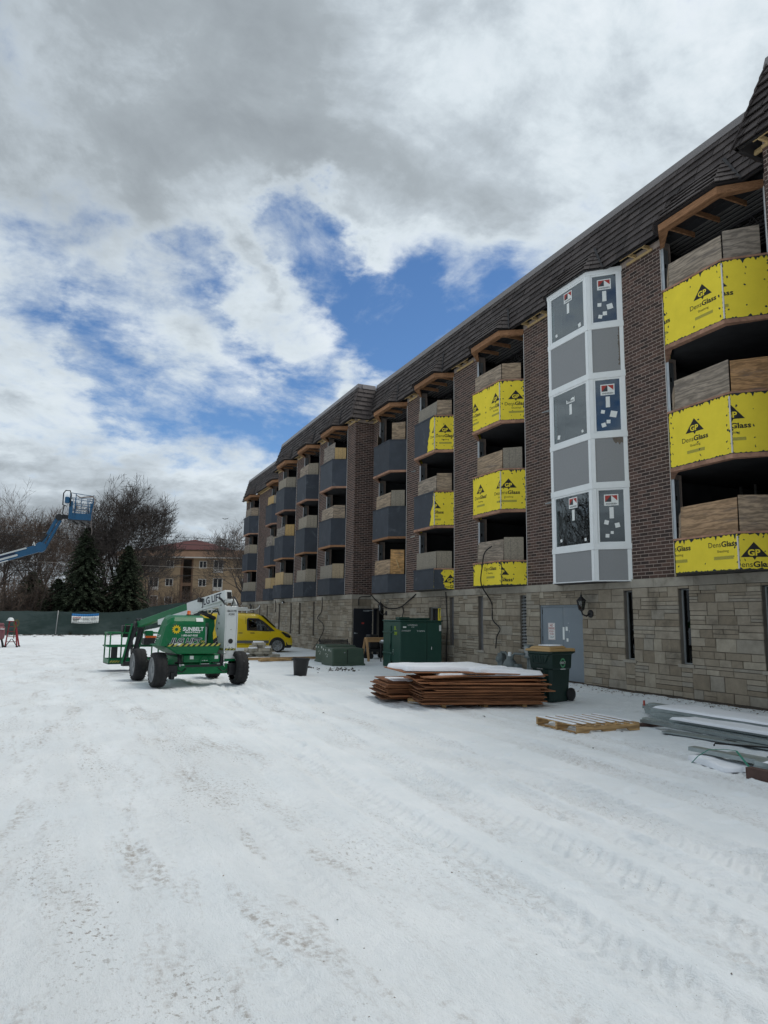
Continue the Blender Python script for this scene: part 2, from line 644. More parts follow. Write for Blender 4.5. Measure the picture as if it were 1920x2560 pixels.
RUTS = [  # centre x at y=0, slope, half width, depth, lug strength
    (3.50, 0.010, 0.28, 0.030, 0.034), (4.72, -0.008, 0.28, 0.030, 0.034), (5.45, 0.045, 0.24, 0.024, 0.026), (4.10, 0.020, 0.16, 0.016, 0.016),
    (6.25, 0.055, 0.22, 0.020, 0.022), (2.72, 0.012, 0.20, 0.018, 0.020), (0.62, -0.030, 0.15, 0.012, 0.014), (2.2, -0.012, 0.14, 0.012, 0.014),
    (1.75, -0.045, 0.16, 0.014, 0.016), (-0.35, 0.0, 0.16, 0.010, 0.010), (1.15, -0.06, 0.14, 0.010, 0.013), (3.05, -0.05, 0.14, 0.012, 0.016), (7.0, 0.03, 0.18, 0.013, 0.016)]
BERM = lambda x, y: 0.85 * sstep(3.0, 8.5, x) * sstep(46, 58, y)


def ground_z(x, y, fine=True):
    z = BERM(x, y)
    if y > 60:
        z += 0.5 * sstep(66, 95, y)
    near = 1 - sstep(14, 34, y)
    if x > 11.2 and y < 60:                      # bank of drifted snow and soil against the wall
        z += 0.05 * sstep(11.3, 12.2, x)
    if not fine:
        return z
    soft = sstep(1.9, 3.6, x)                    # loose snow on the building's side, packed lane on the other
    z += 0.024 * fbm(x * 0.35, y * 0.22) * (0.4 + 0.6 * soft)
    z += (0.004 + 0.010 * soft) * fbm(x * 1.9 + 5, y * 1.0) + (0.003 + 0.008 * soft) * fbm(x * 8.5, y * 4.4 + 9, 4)
    if near > 0:
        for (x0, sl, hw, dp, lug) in RUTS:
            xc = x0 + sl * y + 0.10 * math.sin(y * 0.33 + x0) + 0.03 * math.sin(y * 1.7 + 2 * x0)
            d = (x - xc) / hw
            if abs(d) < 2.0:
                k = near * (0.45 + 0.55 * sstep(-0.35, 0.25, fbm(x0 * 3 + x * 0.2, y * 0.6, 2)))
                z -= dp * k * (1 - sstep(0.75, 1.1, abs(d)))
                z += dp * 0.55 * k * math.exp(-((abs(d) - 1.28) / 0.22) ** 2) * (0.6 + 0.6 * fbm(x * 5, y * 4 + x0, 2))
                if abs(d) < 1.05:
                    ph = (y + (1 if x0 > 4 else -1) * abs(d) * hw * 0.8 + 0.018 * fbm(x * 3, y * 3, 2)) / 0.15
                    z += lug * k * (sstep(-0.1, 0.25, math.sin(2 * math.pi * ph)) - 0.5) * (0.9 + 0.5 * fbm(x * 1.3, y * 1.1 + x0, 2))
        # scattered foot and boot marks in the loose snow
        if soft > 0.4 and x < 11:
            cx, cy = math.floor(x / 0.55), math.floor(y / 0.62)
            for a in (-1, 0, 1):
                for b in (-1, 0, 1):
                    hsh = noise.cell_vector(V((cx + a + 0.5, cy + b + 0.5, 2.5)))
                    if hsh[2] > 0.52:
                        qx, qy = (cx + a + 0.2 + 0.6 * hsh[0]) * 0.55, (cy + b + 0.2 + 0.6 * hsh[1]) * 0.62
                        an = hsh[0] * 6
                        dx, dy = x - qx, y - qy
                        u, w = dx * math.cos(an) + dy * math.sin(an), -dx * math.sin(an) + dy * math.cos(an)
                        r = (u / 0.15) ** 2 + (w / 0.065) ** 2
                        if r < 4:
                            z += near * (-0.034 * math.exp(-r * 1.3) + 0.014 * math.exp(-((r - 1.9) / 0.7) ** 2))
    return z


def axis(segs):
    out = []
    for a, b, st in segs:
        n = max(1, int(round((b - a) / st)))
        out += [a + (b - a) * i / n for i in range(n)]
    out.append(segs[-1][1])
    return out


def build_ground():
    xs = axis([(-900, -150, 150), (-150, -40, 22), (-40, -12, 4), (-12, -3, 0.45), (-3, -0.6, 0.14), (-0.6, 2.4, 0.046), (2.4, 6.4, 0.030), (6.4, 7.6, 0.05), (7.6, 12.6, 0.1), (12.6, 16, 1.2), (16, 60, 11), (60, 900, 140)])
    ys = axis([(-300, -20, 70), (-20, 0, 2.5), (0, 2.2, 0.3), (2.2, 8.8, 0.022), (8.8, 14, 0.042), (14, 22, 0.13), (22, 40, 0.4), (40, 70, 1.5), (70, 200, 13), (200, 1400, 150)])
    verts = []
    for y in ys:
        for x in xs:
            verts.append((x, y, ground_z(x, y, -14 < x < 13 and 1 < y < 60)))
    nx = len(xs)
    faces, dirt = [], []
    for j in range(len(ys) - 1):
        yc = (ys[j] + ys[j + 1]) / 2
        for i in range(nx - 1):
            k = j * nx + i
            faces.append((k, k + 1, k + 1 + nx, k + nx))
            xc = (xs[i] + xs[i + 1]) / 2
            lane = 1 - sstep(1.2, 3.3, xc + 0.25 * math.sin(yc * 0.5))
            rut = 0.0
            if 0 < yc < 26 and -3 < xc < 8:
                for (x0, sl, hw, dp, lug) in RUTS:
                    d = abs(xc - (x0 + sl * yc + 0.10 * math.sin(yc * 0.33 + x0) + 0.03 * math.sin(yc * 1.7 + 2 * x0))) / hw
                    rut = max(rut, 1 - sstep(0.8, 1.2, d))
            dirt.append(max(0.55 * lane * sstep(-16, -3, xc) * (1 - 0.6 * sstep(24, 45, yc)), 0.24 * rut * (1 - sstep(14, 26, yc))))
    me = bpy.data.meshes.new('snow_ground')
    me.from_pydata(verts, [], faces)
    at = me.attributes.new('tint', 'FLOAT', 'FACE')
    at.data.foreach_set('value', dirt)
    me.polygons.foreach_set('use_smooth', [True] * len(faces))
    o = bpy.data.objects.new('ground', me)
    col.objects.link(o)
    tag(o, 'trampled snow covering the yard with tyre tracks and specks of grit', None, None, 'structure')
    # snow, packed and loose, with grit of its own
    M = bpy.data.materials.new('snow')
    M.use_nodes = True
    N, L = M.node_tree.nodes, M.node_tree.links
    bs = N['Principled BSDF']
    bs.inputs['Roughness'].default_value = 0.62
    bs.inputs['Specular IOR Level'].default_value = 0.3
    g = N.new('ShaderNodeNewGeometry')
    at = N.new('ShaderNodeAttribute')
    at.attribute_name = 'tint'

    def noi(sc, det, ro, st=None, dist=0):
        v = g.outputs['Position']
        if st:
            mp = N.new('ShaderNodeMapping')
            mp.inputs['Scale'].default_value = st
            L.new(v, mp.inputs[0])
            v = mp.outputs[0]
        n = N.new('ShaderNodeTexNoise')
        for k, x in (('Scale', sc), ('Detail', det), ('Roughness', ro), ('Distortion', dist)):
            n.inputs[k].default_value = x
        L.new(v, n.inputs['Vector'])
        return n.outputs[0]

    def mr(v, a, b, c=0.0, d=1.0):
        n = N.new('ShaderNodeMapRange')
        n.interpolation_type = 'SMOOTHSTEP'
        L.new(v, n.inputs[0])
        for i, q in enumerate((a, b, c, d)):
            n.inputs[i + 1].default_value = q
        return n.outputs[0]

    def mul(a, b, op='MULTIPLY'):
        n = N.new('ShaderNodeMath')
        n.operation = op
        n.use_clamp = op != 'SUBTRACT'
        for i, v in enumerate((a, b)):
            if isinstance(v, (int, float)):
                n.inputs[i].default_value = v
            else:
                L.new(v, n.inputs[i])
        return n.outputs[0]

    def mix(f, a, b):
        n = N.new('ShaderNodeMix')
        n.data_type = 'RGBA'
        for i, v in ((0, f), (6, a), (7, b)):
            if isinstance(v, (int, float, tuple)):
                n.inputs[i].default_value = v
            else:
                L.new(v, n.inputs[i])
        return n.outputs[2]

    t = at.outputs['Fac']
    c = mix(mr(noi(0.8, 6, 0.6), 0.3, 0.7), (0.775, 0.825, 0.855, 1), (0.87, 0.905, 0.925, 1))
    lane = mul(t, mr(noi(1.1, 7, 0.65, (1, 0.3, 1), 0.4), 0.30, 0.66, 0.25, 1.0))
    c = mix(lane, c, (0.66, 0.68, 0.685, 1))
    # brownish grit rubbed into the packed lane, in streaks along the way the machines drive
    st = mul(mul(t, 1.9), mul(mr(noi(2.6, 8, 0.7, (1, 0.22, 1), 0.5), 0.50, 0.68), mr(noi(17, 6, 0.75), 0.43, 0.60)))
    c = mix(st, c, (0.40, 0.37, 0.34, 1))
    sp = mul(mr(noi(30, 5, 0.8, (1, 0.7, 1)), 0.555, 0.60), mul(mul(t, 1.7), mr(noi(0.9, 6, 0.65, (1, 0.35, 1)), 0.46, 0.62)))
    c = mix(sp, c, (0.30, 0.27, 0.24, 1))
    L.new(c, bs.inputs['Base Color'])
    b1 = N.new('ShaderNodeBump')
    b1.inputs['Strength'].default_value = 0.75
    b1.inputs['Distance'].default_value = 0.045
    hh = N.new('ShaderNodeMath')
    hh.operation = 'MULTIPLY_ADD'
    L.new(noi(12, 10, 0.74, (1.1, 0.55, 1), 0.1), hh.inputs[0])
    hh.inputs[1].default_value = 1.0
    L.new(mul(noi(95, 4, 0.7), 0.22), hh.inputs[2])
    L.new(hh.outputs[0], b1.inputs['Height'])
    L.new(b1.outputs[0], bs.inputs['Normal'])
    me.materials.append(M)
    MT['snow'] = M


build_ground()
MT['snow_cap'] = mat('snow_cap', (0.84, 0.86, 0.90), 0.6, var=0.05, scale=3, bump=0.35, bscale=25, bdist=0.02, spec=0.3)


def snow_pad(name, parent, outline, z, h, inset=0.05, n=5, zf=None):
    """a cushion of snow lying on a convex outline [(x, y), ...]; zf gives the bed height"""
    cx = sum(p[0] for p in outline) / len(outline)
    cy = sum(p[1] for p in outline) / len(outline)
    zf = zf or (lambda x, y: z)
    # densify
    pts = []
    for i in range(len(outline)):
        a, b = outline[i], outline[(i + 1) % len(outline)]
        k = max(2, int(math.hypot(b[0] - a[0], b[1] - a[1]) / 0.12))
        pts += [(a[0] + (b[0] - a[0]) * t / k, a[1] + (b[1] - a[1]) * t / k) for t in range(k)]
    rings = []
    for r in range(n + 1):
        f = r / n
        s = 1 - (0.16 * f if r < 3 else 0.16 * f + (1 - 0.16 * f) * ((r - 2) / (n - 2)) ** 1.0 * 0.97)
        ring = []
        for (x, y) in pts:
            j = 1 - inset * (0.5 + 0.9 * noise.noise(V((x * 3.1, y * 3.1, 0.7)))) if r < 3 else 1
            X, Y = cx + (x - cx) * s * j, cy + (y - cy) * s * j
            zz = zf(X, Y) + 0.002 + h * (0 if r == 0 else min(1, (0.62 + 0.25 * r))) * (0.8 + 0.45 * noise.noise(V((X * 2.3, Y * 2.3, 3))))
            ring.append((X, Y, zz if r else zf(X, Y) + 0.001))
        rings.append(ring)
    mb = MB()
    m_ = len(pts)
    for ring in rings:
        mb.v.extend(ring)
    for r in range(n):
        for k in range(m_):
            k2 = (k + 1) % m_
            mb.f.append((r * m_ + k, r * m_ + k2, (r + 1) * m_ + k2, (r + 1) * m_ + k))
            mb.t.append(0.5)
            mb.m.append(0)
    mb.f.append(tuple(n * m_ + k for k in range(m_)))
    mb.t.append(0.5)
    mb.m.append(0)
    return mb.build(name, MT['snow_cap'], parent, smooth=True)
# ------------------------------------------------------------------ the apartment building being rebuilt
D, W = 12.32, 11.42                 # outer face of the main wall, and of the two wings that stand forward
ZL, ZE, ZT = 2.68, 10.68, 12.30     # top of the stone base, eave, top of the shingled roof
OV = 0.36
bld = thing('apartment_building', 'long four-storey brown brick building with stone base and bare bay openings', 'building', (D, 29.0, 0), 0, None, True)
SECT = [(W, 2.0, 8.5), (D, 8.5, 29.8), (W, 29.8, 43.3), (D, 43.3, 56.4)]
# bays: plane, opening right/left edge, front right/left corner
BAYS = dict(A=(D, 9.2, 12.0, 9.8, 11.39), B=(D, 13.36, 16.17, 13.95, 15.6), C=(D, 17.68, 20.45, 18.12, 19.76), D=(D, 22.12, 24.91, 22.48, 24.13),
            E=(D, 26.14, 29.04, 26.56, 28.24), F=(W, 30.82, 33.7, 31.18, 32.94), G=(W, 34.98, 37.7, 35.3, 36.95), H=(W, 39.17, 42.1, 39.52, 41.35),
            I=(D, 45.1, 48.3, 45.8, 47.42), J=(D, 52.0, 54.95, 52.45, 54.25))
wall = MB()
wall.tint = 0.5
backing = MB()
piers = []
for (X, ya, yb) in SECT:
    edges = [ya] + sorted(e for b in BAYS.values() if b[0] == X and ya <= b[1] < yb for e in (b[1], b[2])) + [yb]
    for i in range(0, len(edges), 2):
        a, b = edges[i], edges[i + 1]
        backing.box((X + 0.0005, a + 0.004, ZL), (X + 0.32, b - 0.004, ZE + 0.1))
        piers.append((X, a, b))
for (y, sg) in ((8.5, 1), (29.8, -1), (43.3, 1)):
    backing.box((W + 0.32, y + (-0.0005 if sg > 0 else 0.0005), ZL), (D + 0.1, y - sg * 0.3, ZE + 0.1))
brick_wall = backing.build('brick_wall', MT['mortar'], bld)

# bricks: a shared unit mesh per tint, scaled; the nearest are objects, the others one mesh
CH, BL = 0.0845, 0.262
bricks = []                       # (centre, size, normal axis)


def lay_bricks(plane, a, b, z0, z1, axis, sg):
    n = int((z1 - z0) / CH)
    for i in range(n):
        z = z0 + CH * i
        u = a - (0.5 * BL if i % 2 else 0.0) + 0.004
        while u < b - 0.01:
            p, q = max(u, a), min(u + BL - 0.017, b)
            if q - p > 0.03:
                pr = 0.014 + random.uniform(-0.002, 0.003)
                c = (plane + pr / 2 - 0.0 if False else plane, (p + q) / 2, z + (CH - 0.017) / 2)
                if axis == 'y':
                    bricks.append(((plane + 0.006, (p + q) / 2, z + (CH - 0.017) / 2), (0.012 + pr * 0.6, q - p, CH - 0.017)))
                else:
                    bricks.append((((p + q) / 2, plane + sg * 0.006, z + (CH - 0.017) / 2), (q - p, 0.012 + pr * 0.6, CH - 0.017)))
            u += BL


for (X, a, b) in piers:
    if X == W and b < 9:
        a = max(a, 4.5)
    lay_bricks(X, a, b, ZL + 0.004, ZE, 'y', 1)
lay_bricks(29.8, W + 0.02, D, ZL + 0.004, ZE, 'x', 1)
lay_bricks(8.5, W + 0.02, D, ZL + 0.004, ZE, 'x', -1)


def unit_meshes(name, material, n=8, cham=0.0):
    out = []
    for k in range(n):
        mb = MB()
        mb.tint = (k + 0.5) / n
        if cham:
            e = 0.5 - cham
            a = [(0.5, -0.5, -0.5), (0.5, 0.5, -0.5), (0.5, 0.5, 0.5), (0.5, -0.5, 0.5)]
            f = [(-0.34, -0.5, -0.5), (-0.34, 0.5, -0.5), (-0.34, 0.5, 0.5), (-0.34, -0.5, 0.5)]
            j = lambda: random.uniform(-0.012, 0.012)
            g = [(-0.5 + abs(j()) * 8, -e + j(), -e + j() * 3), (-0.5, e + j(), -e + j() * 3), (-0.5 + abs(j()) * 6, e + j(), e + j() * 3), (-0.5, -e + j(), e + j() * 3)]
            for r0, r1 in ((a, f), (f, g)):
                for i in range(4):
                    q = (i + 1) % 4
                    mb.face([r0[i], r1[i], r1[q], r0[q]])
            mb.face([g[0], g[3], g[2], g[1]])
        else:
            mb.box((-0.5, -0.5, -0.5), (0.5, 0.5, 0.5))
        out.append(mb.mesh(name, material))
    return out


def cam_score(c):
    """how large a piece at c shows: small when far, none when outside the frame"""
    d = V(c) - V((0, 0, CAM_H))
    zc = d.dot(fwd)
    if zc < 1:
        return -1
    u, v = 960 + 1775 * d.dot(right) / zc, 1280 + 1775 * d.dot(down) / zc
    if not (-10 < u < 1930 and -10 < v < 2570):
        return -1
    return 1 / d.length


def pieces(name, lst, parent, material, units, limit, stuffname, cham=0.0):
    order = sorted(range(len(lst)), key=lambda i: -cam_score(lst[i][0]))
    near = set(order[:limit])
    rest = MB()
    for i, (c, s) in enumerate(lst):
        t = random.random()
        if i in near:
            o = bpy.data.objects.new(name, units[int(t * len(units))])
            link(o, parent)
            o.location, o.scale = c, s
        else:
            rest.tint = t
            if cham and s[0] < s[1]:
                x0, x1 = c[0] - s[0] / 2, c[0] + s[0] / 2
                y0, y1, z0, z1 = c[1] - s[1] / 2, c[1] + s[1] / 2, c[2] - s[2] / 2, c[2] + s[2] / 2
                k = 0.014
                a = [(x1, y0, z0), (x1, y1, z0), (x1, y1, z1), (x1, y0, z1)]
                f = [(x0 + 0.014, y0, z0), (x0 + 0.014, y1, z0), (x0 + 0.014, y1, z1), (x0 + 0.014, y0, z1)]
                g = [(x0, y0 + k, z0 + k), (x0, y1 - k, z0 + k), (x0, y1 - k, z1 - k), (x0, y0 + k, z1 - k)]
                for r0, r1 in ((a, f), (f, g)):
                    for i2 in range(4):
                        q = (i2 + 1) % 4
                        rest.face([r0[i2], r1[i2], r1[q], r0[q]])
                rest.face([g[0], g[3], g[2], g[1]])
            else:
                rest.box([c[k] - s[k] / 2 for k in range(3)], [c[k] + s[k] / 2 for k in range(3)])
    o = rest.build(stuffname, material, parent)
    o['kind'] = 'stuff'


pieces('brick', bricks, brick_wall, MT['brick'], unit_meshes('brick', MT['brick']), 300, 'brickwork')

# ---- stone base with slit windows, doors, louvre
SLITS = {'main': [(9.55, 9.85, 0.78, 2.42, 'dark'), (11.64, 11.95, 0.78, 2.42, 'dark'), (13.36, 13.67, 0.78, 2.42, 'dark'), (17.76, 18.08, 0.82, 2.40, 'louvre'),
                  (20.19, 20.51, 0.68, 2.42, 'board'), (22.15, 22.48, 0.75, 2.42, 'board'), (23.13, 24.09, 0.78, 2.08, 'yellow')],
         'wing': [(35.16, 35.45, 0.70, 2.40, 'board'), (37.6, 37.95, 0.70, 2.40, 'board'), (39.31, 39.67, 0.70, 2.40, 'board'), (41.79, 42.19, 0.70, 2.40, 'board')],
         'far': [(48.31, 48.62, 0.70, 2.36, 'board'), (50.43, 50.8, 0.70, 2.36, 'board'), (52.49, 52.82, 0.70, 2.36, 'board'), (54.96, 55.23, 0.70, 2.36, 'board')],
         'rb': []}
DOORS = [(15.22, 17.10, 2.10), (28.32, 29.55, 2.08)]
base_b = MB()
stones = []


def ashlar(X, a, b, z0, z1):
    z = z0
    while z1 - z > 0.02:
        bh = random.choice((0.15, 0.19, 0.23, 0.28)) if z > 0.45 else random.choice((0.24, 0.32))
        if z1 - z - bh < 0.12:
            bh = z1 - z
        y = a
        while b - y > 0.02:
            bw = random.uniform(0.26, 0.80)
            if b - y - bw < 0.16:
                bw = b - y
            r = random.random()
            if bh < 0.16 or r < 0.52:
                cut = [bh]
            elif r < 0.85:
                k = random.choice((0.36, 0.5, 0.64))
                cut = [bh * k, bh]
            else:
                cut = [bh * 0.33, bh * 0.66, bh]
            lo = 0
            for c in cut:
                ys_ = [y, y + bw]
                if bw > 0.5 and random.random() < 0.35:
                    ys_ = [y, y + bw * random.uniform(0.35, 0.65), y + bw]
                for p, q in zip(ys_, ys_[1:]):
                    dp = 0.045 + random.uniform(-0.006, 0.012)
                    stones.append(((X + 0.025 - dp / 2 + 0.008, (p + q) / 2, z + (lo + c) / 2), (dp, q - p - 0.011, c - lo - 0.011)))
                lo = c
            y += bw
        z += bh


def base_wall(X, ya, yb, slits, doors):
    op = sorted([(s[0], s[1], s[2], s[3]) for s in slits] + [(d[0], d[1], -0.2, d[2]) for d in doors if ya <= d[0] < yb])
    y = ya
    for (a, b, z0, z1) in op + [(yb, yb, 0, 0)]:
        if a - y > 0.03:
            ashlar(X, y, a, -0.05, 2.475)
            base_b.box((X + 0.018, y + 0.003, -0.3), (X + 0.30, a - 0.003, 2.47))
        if b > a:
            if z0 > 0:
                ashlar(X, a, b, -0.05, z0 - 0.07)
                base_b.box((X + 0.018, a - 0.003, -0.3), (X + 0.30, b + 0.003, z0 - 0.07))
            ashlar(X, a, b, z1, 2.475)
            base_b.box((X + 0.018, a - 0.003, z1), (X + 0.30, b + 0.003, 2.47))
        y = b


base_wall(W, 5.0, 8.5, SLITS['rb'], [])
base_wall(D, 8.5, 29.8, SLITS['main'], DOORS)
base_wall(W, 29.8, 43.3, SLITS['wing'], [])
base_wall(D, 43.3, 56.4, SLITS['far'], [])
base_b.box((W + 0.3, 29.818, -0.3), (D + 0.05, 30.1, 2.47))
base_b.box((W + 0.3, 8.2, -0.3), (D + 0.05, 8.482, 2.47))
stone_base = base_b.build('stone_base', MT['stone_joint'], bld)
st2 = []
# the return of the wing is faced too
z = -0.05
while z < 2.44:
    bh = min(random.choice((0.2, 0.26, 0.32)), 2.475 - z)
    x = W + 0.03
    while x < D - 0.02:
        bw = min(random.uniform(0.25, 0.55), D - x)
        st2.append(((x + bw / 2, 29.805, z + bh / 2), (bw - 0.011, 0.04, bh - 0.011)))
        x += bw
    z += bh
pieces('stone', stones, stone_base, MT['stone'], unit_meshes('stone', MT['stone'], 10, 0.03), 300, 'stonework', 1)
mb = MB()
for c, s in st2:
    mb.tint = random.random()
    mb.box([c[k] - s[k] / 2 for k in range(3)], [c[k] + s[k] / 2 for k in range(3)])
mb.build('stonework', MT['stone'], stone_base)['kind'] = 'stuff'
# dressed band above the stones, in lengths
for (X, ya, yb) in ((W, 5.0, 8.5), (D, 8.5, 29.8), (W, 29.77, 43.3), (D, 43.3, 56.4)):
    y = ya
    while y < yb - 0.05:
        ln = min(random.uniform(0.75, 1.35), yb - y)
        if yb - y - ln < 0.3:
            ln = yb - y
        mb = MB()
        mb.tint = random.random()
        mb.box((X - 0.035, y + 0.003, 2.478), (X + 0.28, y + ln - 0.003, ZL))
        mb.build('ledge_stone', MT['ledge'], stone_base)
        y += ln
mb = MB()
mb.box((W + 0.25, 29.77, 2.478), (D, 30.0, ZL))
mb.build('ledge_stone', MT['ledge'], stone_base)

MT['alu'] = mat('alu', (0.36, 0.38, 0.38), 0.5, 0.5, var=0.12)
MT['grey_board'] = mat('grey_board', (0.17, 0.165, 0.165), 0.85, var=0.25, scale=9, stretch=(1, 1, 0.25))
MT['door_grey'] = mat('door_grey', (0.20, 0.235, 0.265), 0.5, var=0.06, scale=1.5, grime=((0.26, 0.28, 0.29), 1.6, 0.58, 0.8))
MT['door_black'] = mat('door_black', (0.016, 0.018, 0.024), 0.4, var=0.1)
MT['louvre'] = mat('louvre', (0.30, 0.31, 0.31), 0.6, 0.2, var=0.15)


def slit(X, y0, y1, z0, z1, kind):
    o = MB()
    # frame all round, set back in the opening
    xf = X + 0.10
    o.box((xf, y1 - 0.035, z0), (xf + 0.06, y1, z1))
    o.box((xf, y0, z0), (xf + 0.06, y0 + 0.02, z1))
    o.box((xf, y0 + 0.02, z1 - 0.03), (xf + 0.06, y1 - 0.035, z1))
    o.box((xf, y0 + 0.02, z0), (xf + 0.06, y1 - 0.035, z0 + 0.025))
    w = o.build('slit_window', MT['alu'] if kind != 'board' else MT['grey_board'], bld)
    s = MB()
    s.box((X - 0.035, y0 - 0.07, z0 - 0.072), (X + 0.16, y1 + 0.06, z0 - 0.003))
    s.build('sill', MT['ledge'], w)
    p = MB()
    if kind == 'board':
        p.box((xf + 0.02, y0 + 0.02, z0 + 0.025), (xf + 0.04, y1 - 0.035, z1 - 0.03))
        p.build('board', MT['grey_board'], w)
    elif kind == 'dark':
        p.box((xf + 0.025, y0 + 0.02, z0 + 0.025), (xf + 0.031, y1 - 0.035, z1 - 0.03))
        p.build('pane', MT['dark_glass'], w)
    elif kind == 'yellow':
        p.box((xf + 0.07, y0 + 0.02, z0 + 0.03), (xf + 0.09, y1 - 0.42, z1 - 0.03))
        p.build('sheathing_board', MT['yellow'], w)
        q = MB()
        f = Flat(q, (xf + 0.07, y1 - 0.42, z0), (0, -1, 0), (0, 0, 1))
        f.poly([(0.10, 1.25), (0.16, 1.24), (0.12, 1.02), (0.20, 0.86), (0.17, 0.84), (0.08, 1.02)])
        f.poly([(0.34, 1.25), (0.40, 1.25), (0.43, 1.05), (0.40, 1.05)])
        f.poly([(x + 0.3, y + 0.55) for x, y in blob(0.03, 0.12)])
        q.build('sealant_patch', MT['sealant'], w)
    elif kind == 'louvre':
        n = 16
        for k in range(n):
            zz = z0 + 0.04 + (z1 - z0 - 0.08) * k / n
            l = MB()
            l.hexa([(X + 0.02, y0 + 0.021, zz), (X + 0.03, y0 + 0.021, zz - 0.012), (X + 0.03, y1 - 0.036, zz - 0.012), (X + 0.02, y1 - 0.036, zz),
                    (X + 0.11, y0 + 0.021, zz + 0.055), (X + 0.12, y0 + 0.021, zz + 0.045), (X + 0.12, y1 - 0.036, zz + 0.045), (X + 0.11, y1 - 0.036, zz + 0.055)])
            l.build('louvre_blade', MT['louvre'], w)
        v = MB()
        v.box((X + 0.165, y0 + 0.01, z0 + 0.01), (X + 0.175, y1 - 0.01, z1 - 0.01))
        v.build('duct', MT['void'], w)
    b = MB()
    b.box((X + 0.22, y0 - 0.01, z0 - 0.03), (X + 0.25, y1 + 0.01, z1 + 0.01))
    b.build('backing', MT['interior'], w)


for k, X in (('main', D), ('wing', W), ('far', D)):
    for s in SLITS[k]:
        slit(X, *s)

# the grey double door
dr = MB()
y0, y1, zt = DOORS[0]
dr.box((D + 0.03, y0 + 0.002, 0.0), (D + 0.14, y0 + 0.05, zt - 0.003))
dr.box((D + 0.03, y1 - 0.05, 0.0), (D + 0.14, y1 - 0.002, zt - 0.003))
dr.box((D + 0.03, y0 + 0.05, zt - 0.053), (D + 0.14, y1 - 0.05, zt - 0.003))
door = dr.build('double_door', MT['door_grey'], bld)
door['label'] = 'grey steel double door with a parking notice'
for a, b in ((y0 + 0.055, 16.115), (16.123, y1 - 0.055)):
    l = MB()
    l.box((D + 0.055, a, 0.015), (D + 0.10, b, zt - 0.058))
    l.build('door_leaf', MT['door_grey'], door, bevel=0.004)
l = MB()
for zz in (0.3, 1.1, 1.85):
    l.tube([(D + 0.05, y1 - 0.053, zz), (D + 0.05, y1 - 0.053, zz + 0.12)], 0.011, 8)
l.build('hinge', MT['dark_trim'], door)
l = MB()
l.lathe((D + 0.056, 16.06, 0.93), (-1, 0, 0), [(0, 0.03), (0.02, 0.03), (0.025, 0.014), (0.05, 0.014), (0.052, 0.03), (0.08, 0.026), (0.085, 0)], 12)
l.build('door_knob', MT['dark_trim'], door, smooth=True)
mb = MB()
f = Flat(mb, (D + 0.055, y1, 0), (0, -1, 0), (0, 0, 1), None, 0.003)
for (a, b, c, d) in ((0.96, 1.16, 1.04, 1.50), (1.09, 1.40, 1.18, 1.51), (1.12, 1.11, 1.20, 1.20), (1.24, 1.36, 1.25, 1.42), (1.20, 1.60, 1.215, 1.615)):
    f.rect(a, b, c, d)
mb.build('paper_note', MT['sticker'], door)
sg = MB()
sg.box((D + 0.048, 16.475, 1.14), (D + 0.0535, 16.785, 1.605))
sign = sg.build('parking_sign', MT['sticker'], door)
mb = MB()
f = Flat(mb, (D + 0.048, 16.785, 1.14), (0, -1, 0), (0, 0, 1), None, 0.002)
for a, b, c, d in ((0.012, 0.012, 0.298, 0.018), (0.012, 0.447, 0.298, 0.453), (0.012, 0.018, 0.018, 0.447), (0.292, 0.018, 0.298, 0.447)):
    f.rect(a, b, c, d)
f.text('NO', 0.155, 0.365, width=0.15, height=0.065, bold=0.02, center=True)
f.text('PARKING', 0.155, 0.285, width=0.25, height=0.062, bold=0.02, center=True)
f.text('BOILER', 0.155, 0.205, width=0.20, height=0.055, bold=0.01, center=True)
f.text('ROOM', 0.155, 0.135, width=0.17, height=0.05, bold=0.01, center=True)
mb.build('lettering', MT['sticker_red'], door)
mb = MB()
f.mb = mb
f.text('TALLP', 0.155, 0.05, width=0.20, height=0.06, center=True)
mb.build('lettering', MT['sticker_dark'], door)
mb = MB()
mb.box((D - 0.3, y0 - 0.05, -0.05), (D + 0.2, y1 + 0.05, 0.012))
mb.build('threshold', MT['ledge'], bld)

# the black door standing open at the inner corner
y0, y1, zt = DOORS[1]
dr = MB()
dr.box((D + 0.02, y0 + 0.002, 0.0), (D + 0.16, y0 + 0.05, zt - 0.003))
dr.box((D + 0.02, y1 - 0.05, 0.0), (D + 0.16, y1 - 0.002, zt - 0.003))
dr.box((D + 0.02, y0 + 0.05, zt - 0.05), (D + 0.16, y1 - 0.05, zt - 0.003))
bdoor = dr.build('doorway', MT['door_black'], bld)
l = MB()
l.box((W + 0.0, 29.60, 0.02), (D + 0.0, 29.645, zt - 0.02))
l.build('door_leaf', MT['door_black'], bdoor, bevel=0.004)['label'] = 'black door leaf standing wide open'
l = MB()
l.lathe((W + 0.07, 29.60, 0.98), (0, -1, 0), [(0, 0.032), (0.01, 0.032), (0.012, 0.012), (0.05, 0.012)], 12)
l.tube([(W + 0.07, 29.555, 0.98), (W + 0.19, 29.555, 0.975)], 0.011, 8)
l.build('door_handle', MT['stud'], bdoor, smooth=True)
l = MB()
l.box((W + 0.45, 29.55, 1.93), (W + 0.72, 29.598, 1.99))
l.bar((W + 0.6, 29.54, 1.96), (D - 0.03, 29.45, 1.98), 0.02, 0.015)
l.build('door_closer', MT['stud'], bdoor)
l = MB()
l.box((W + 0.38, 29.596, 1.38), (W + 0.50, 29.5995, 1.45))
l.build('red_label', MT['sticker_red'], bdoor)
l = MB()
l.box((D + 0.9, y0 - 0.6, 0), (D + 0.95, y1 + 0.3, 2.4))
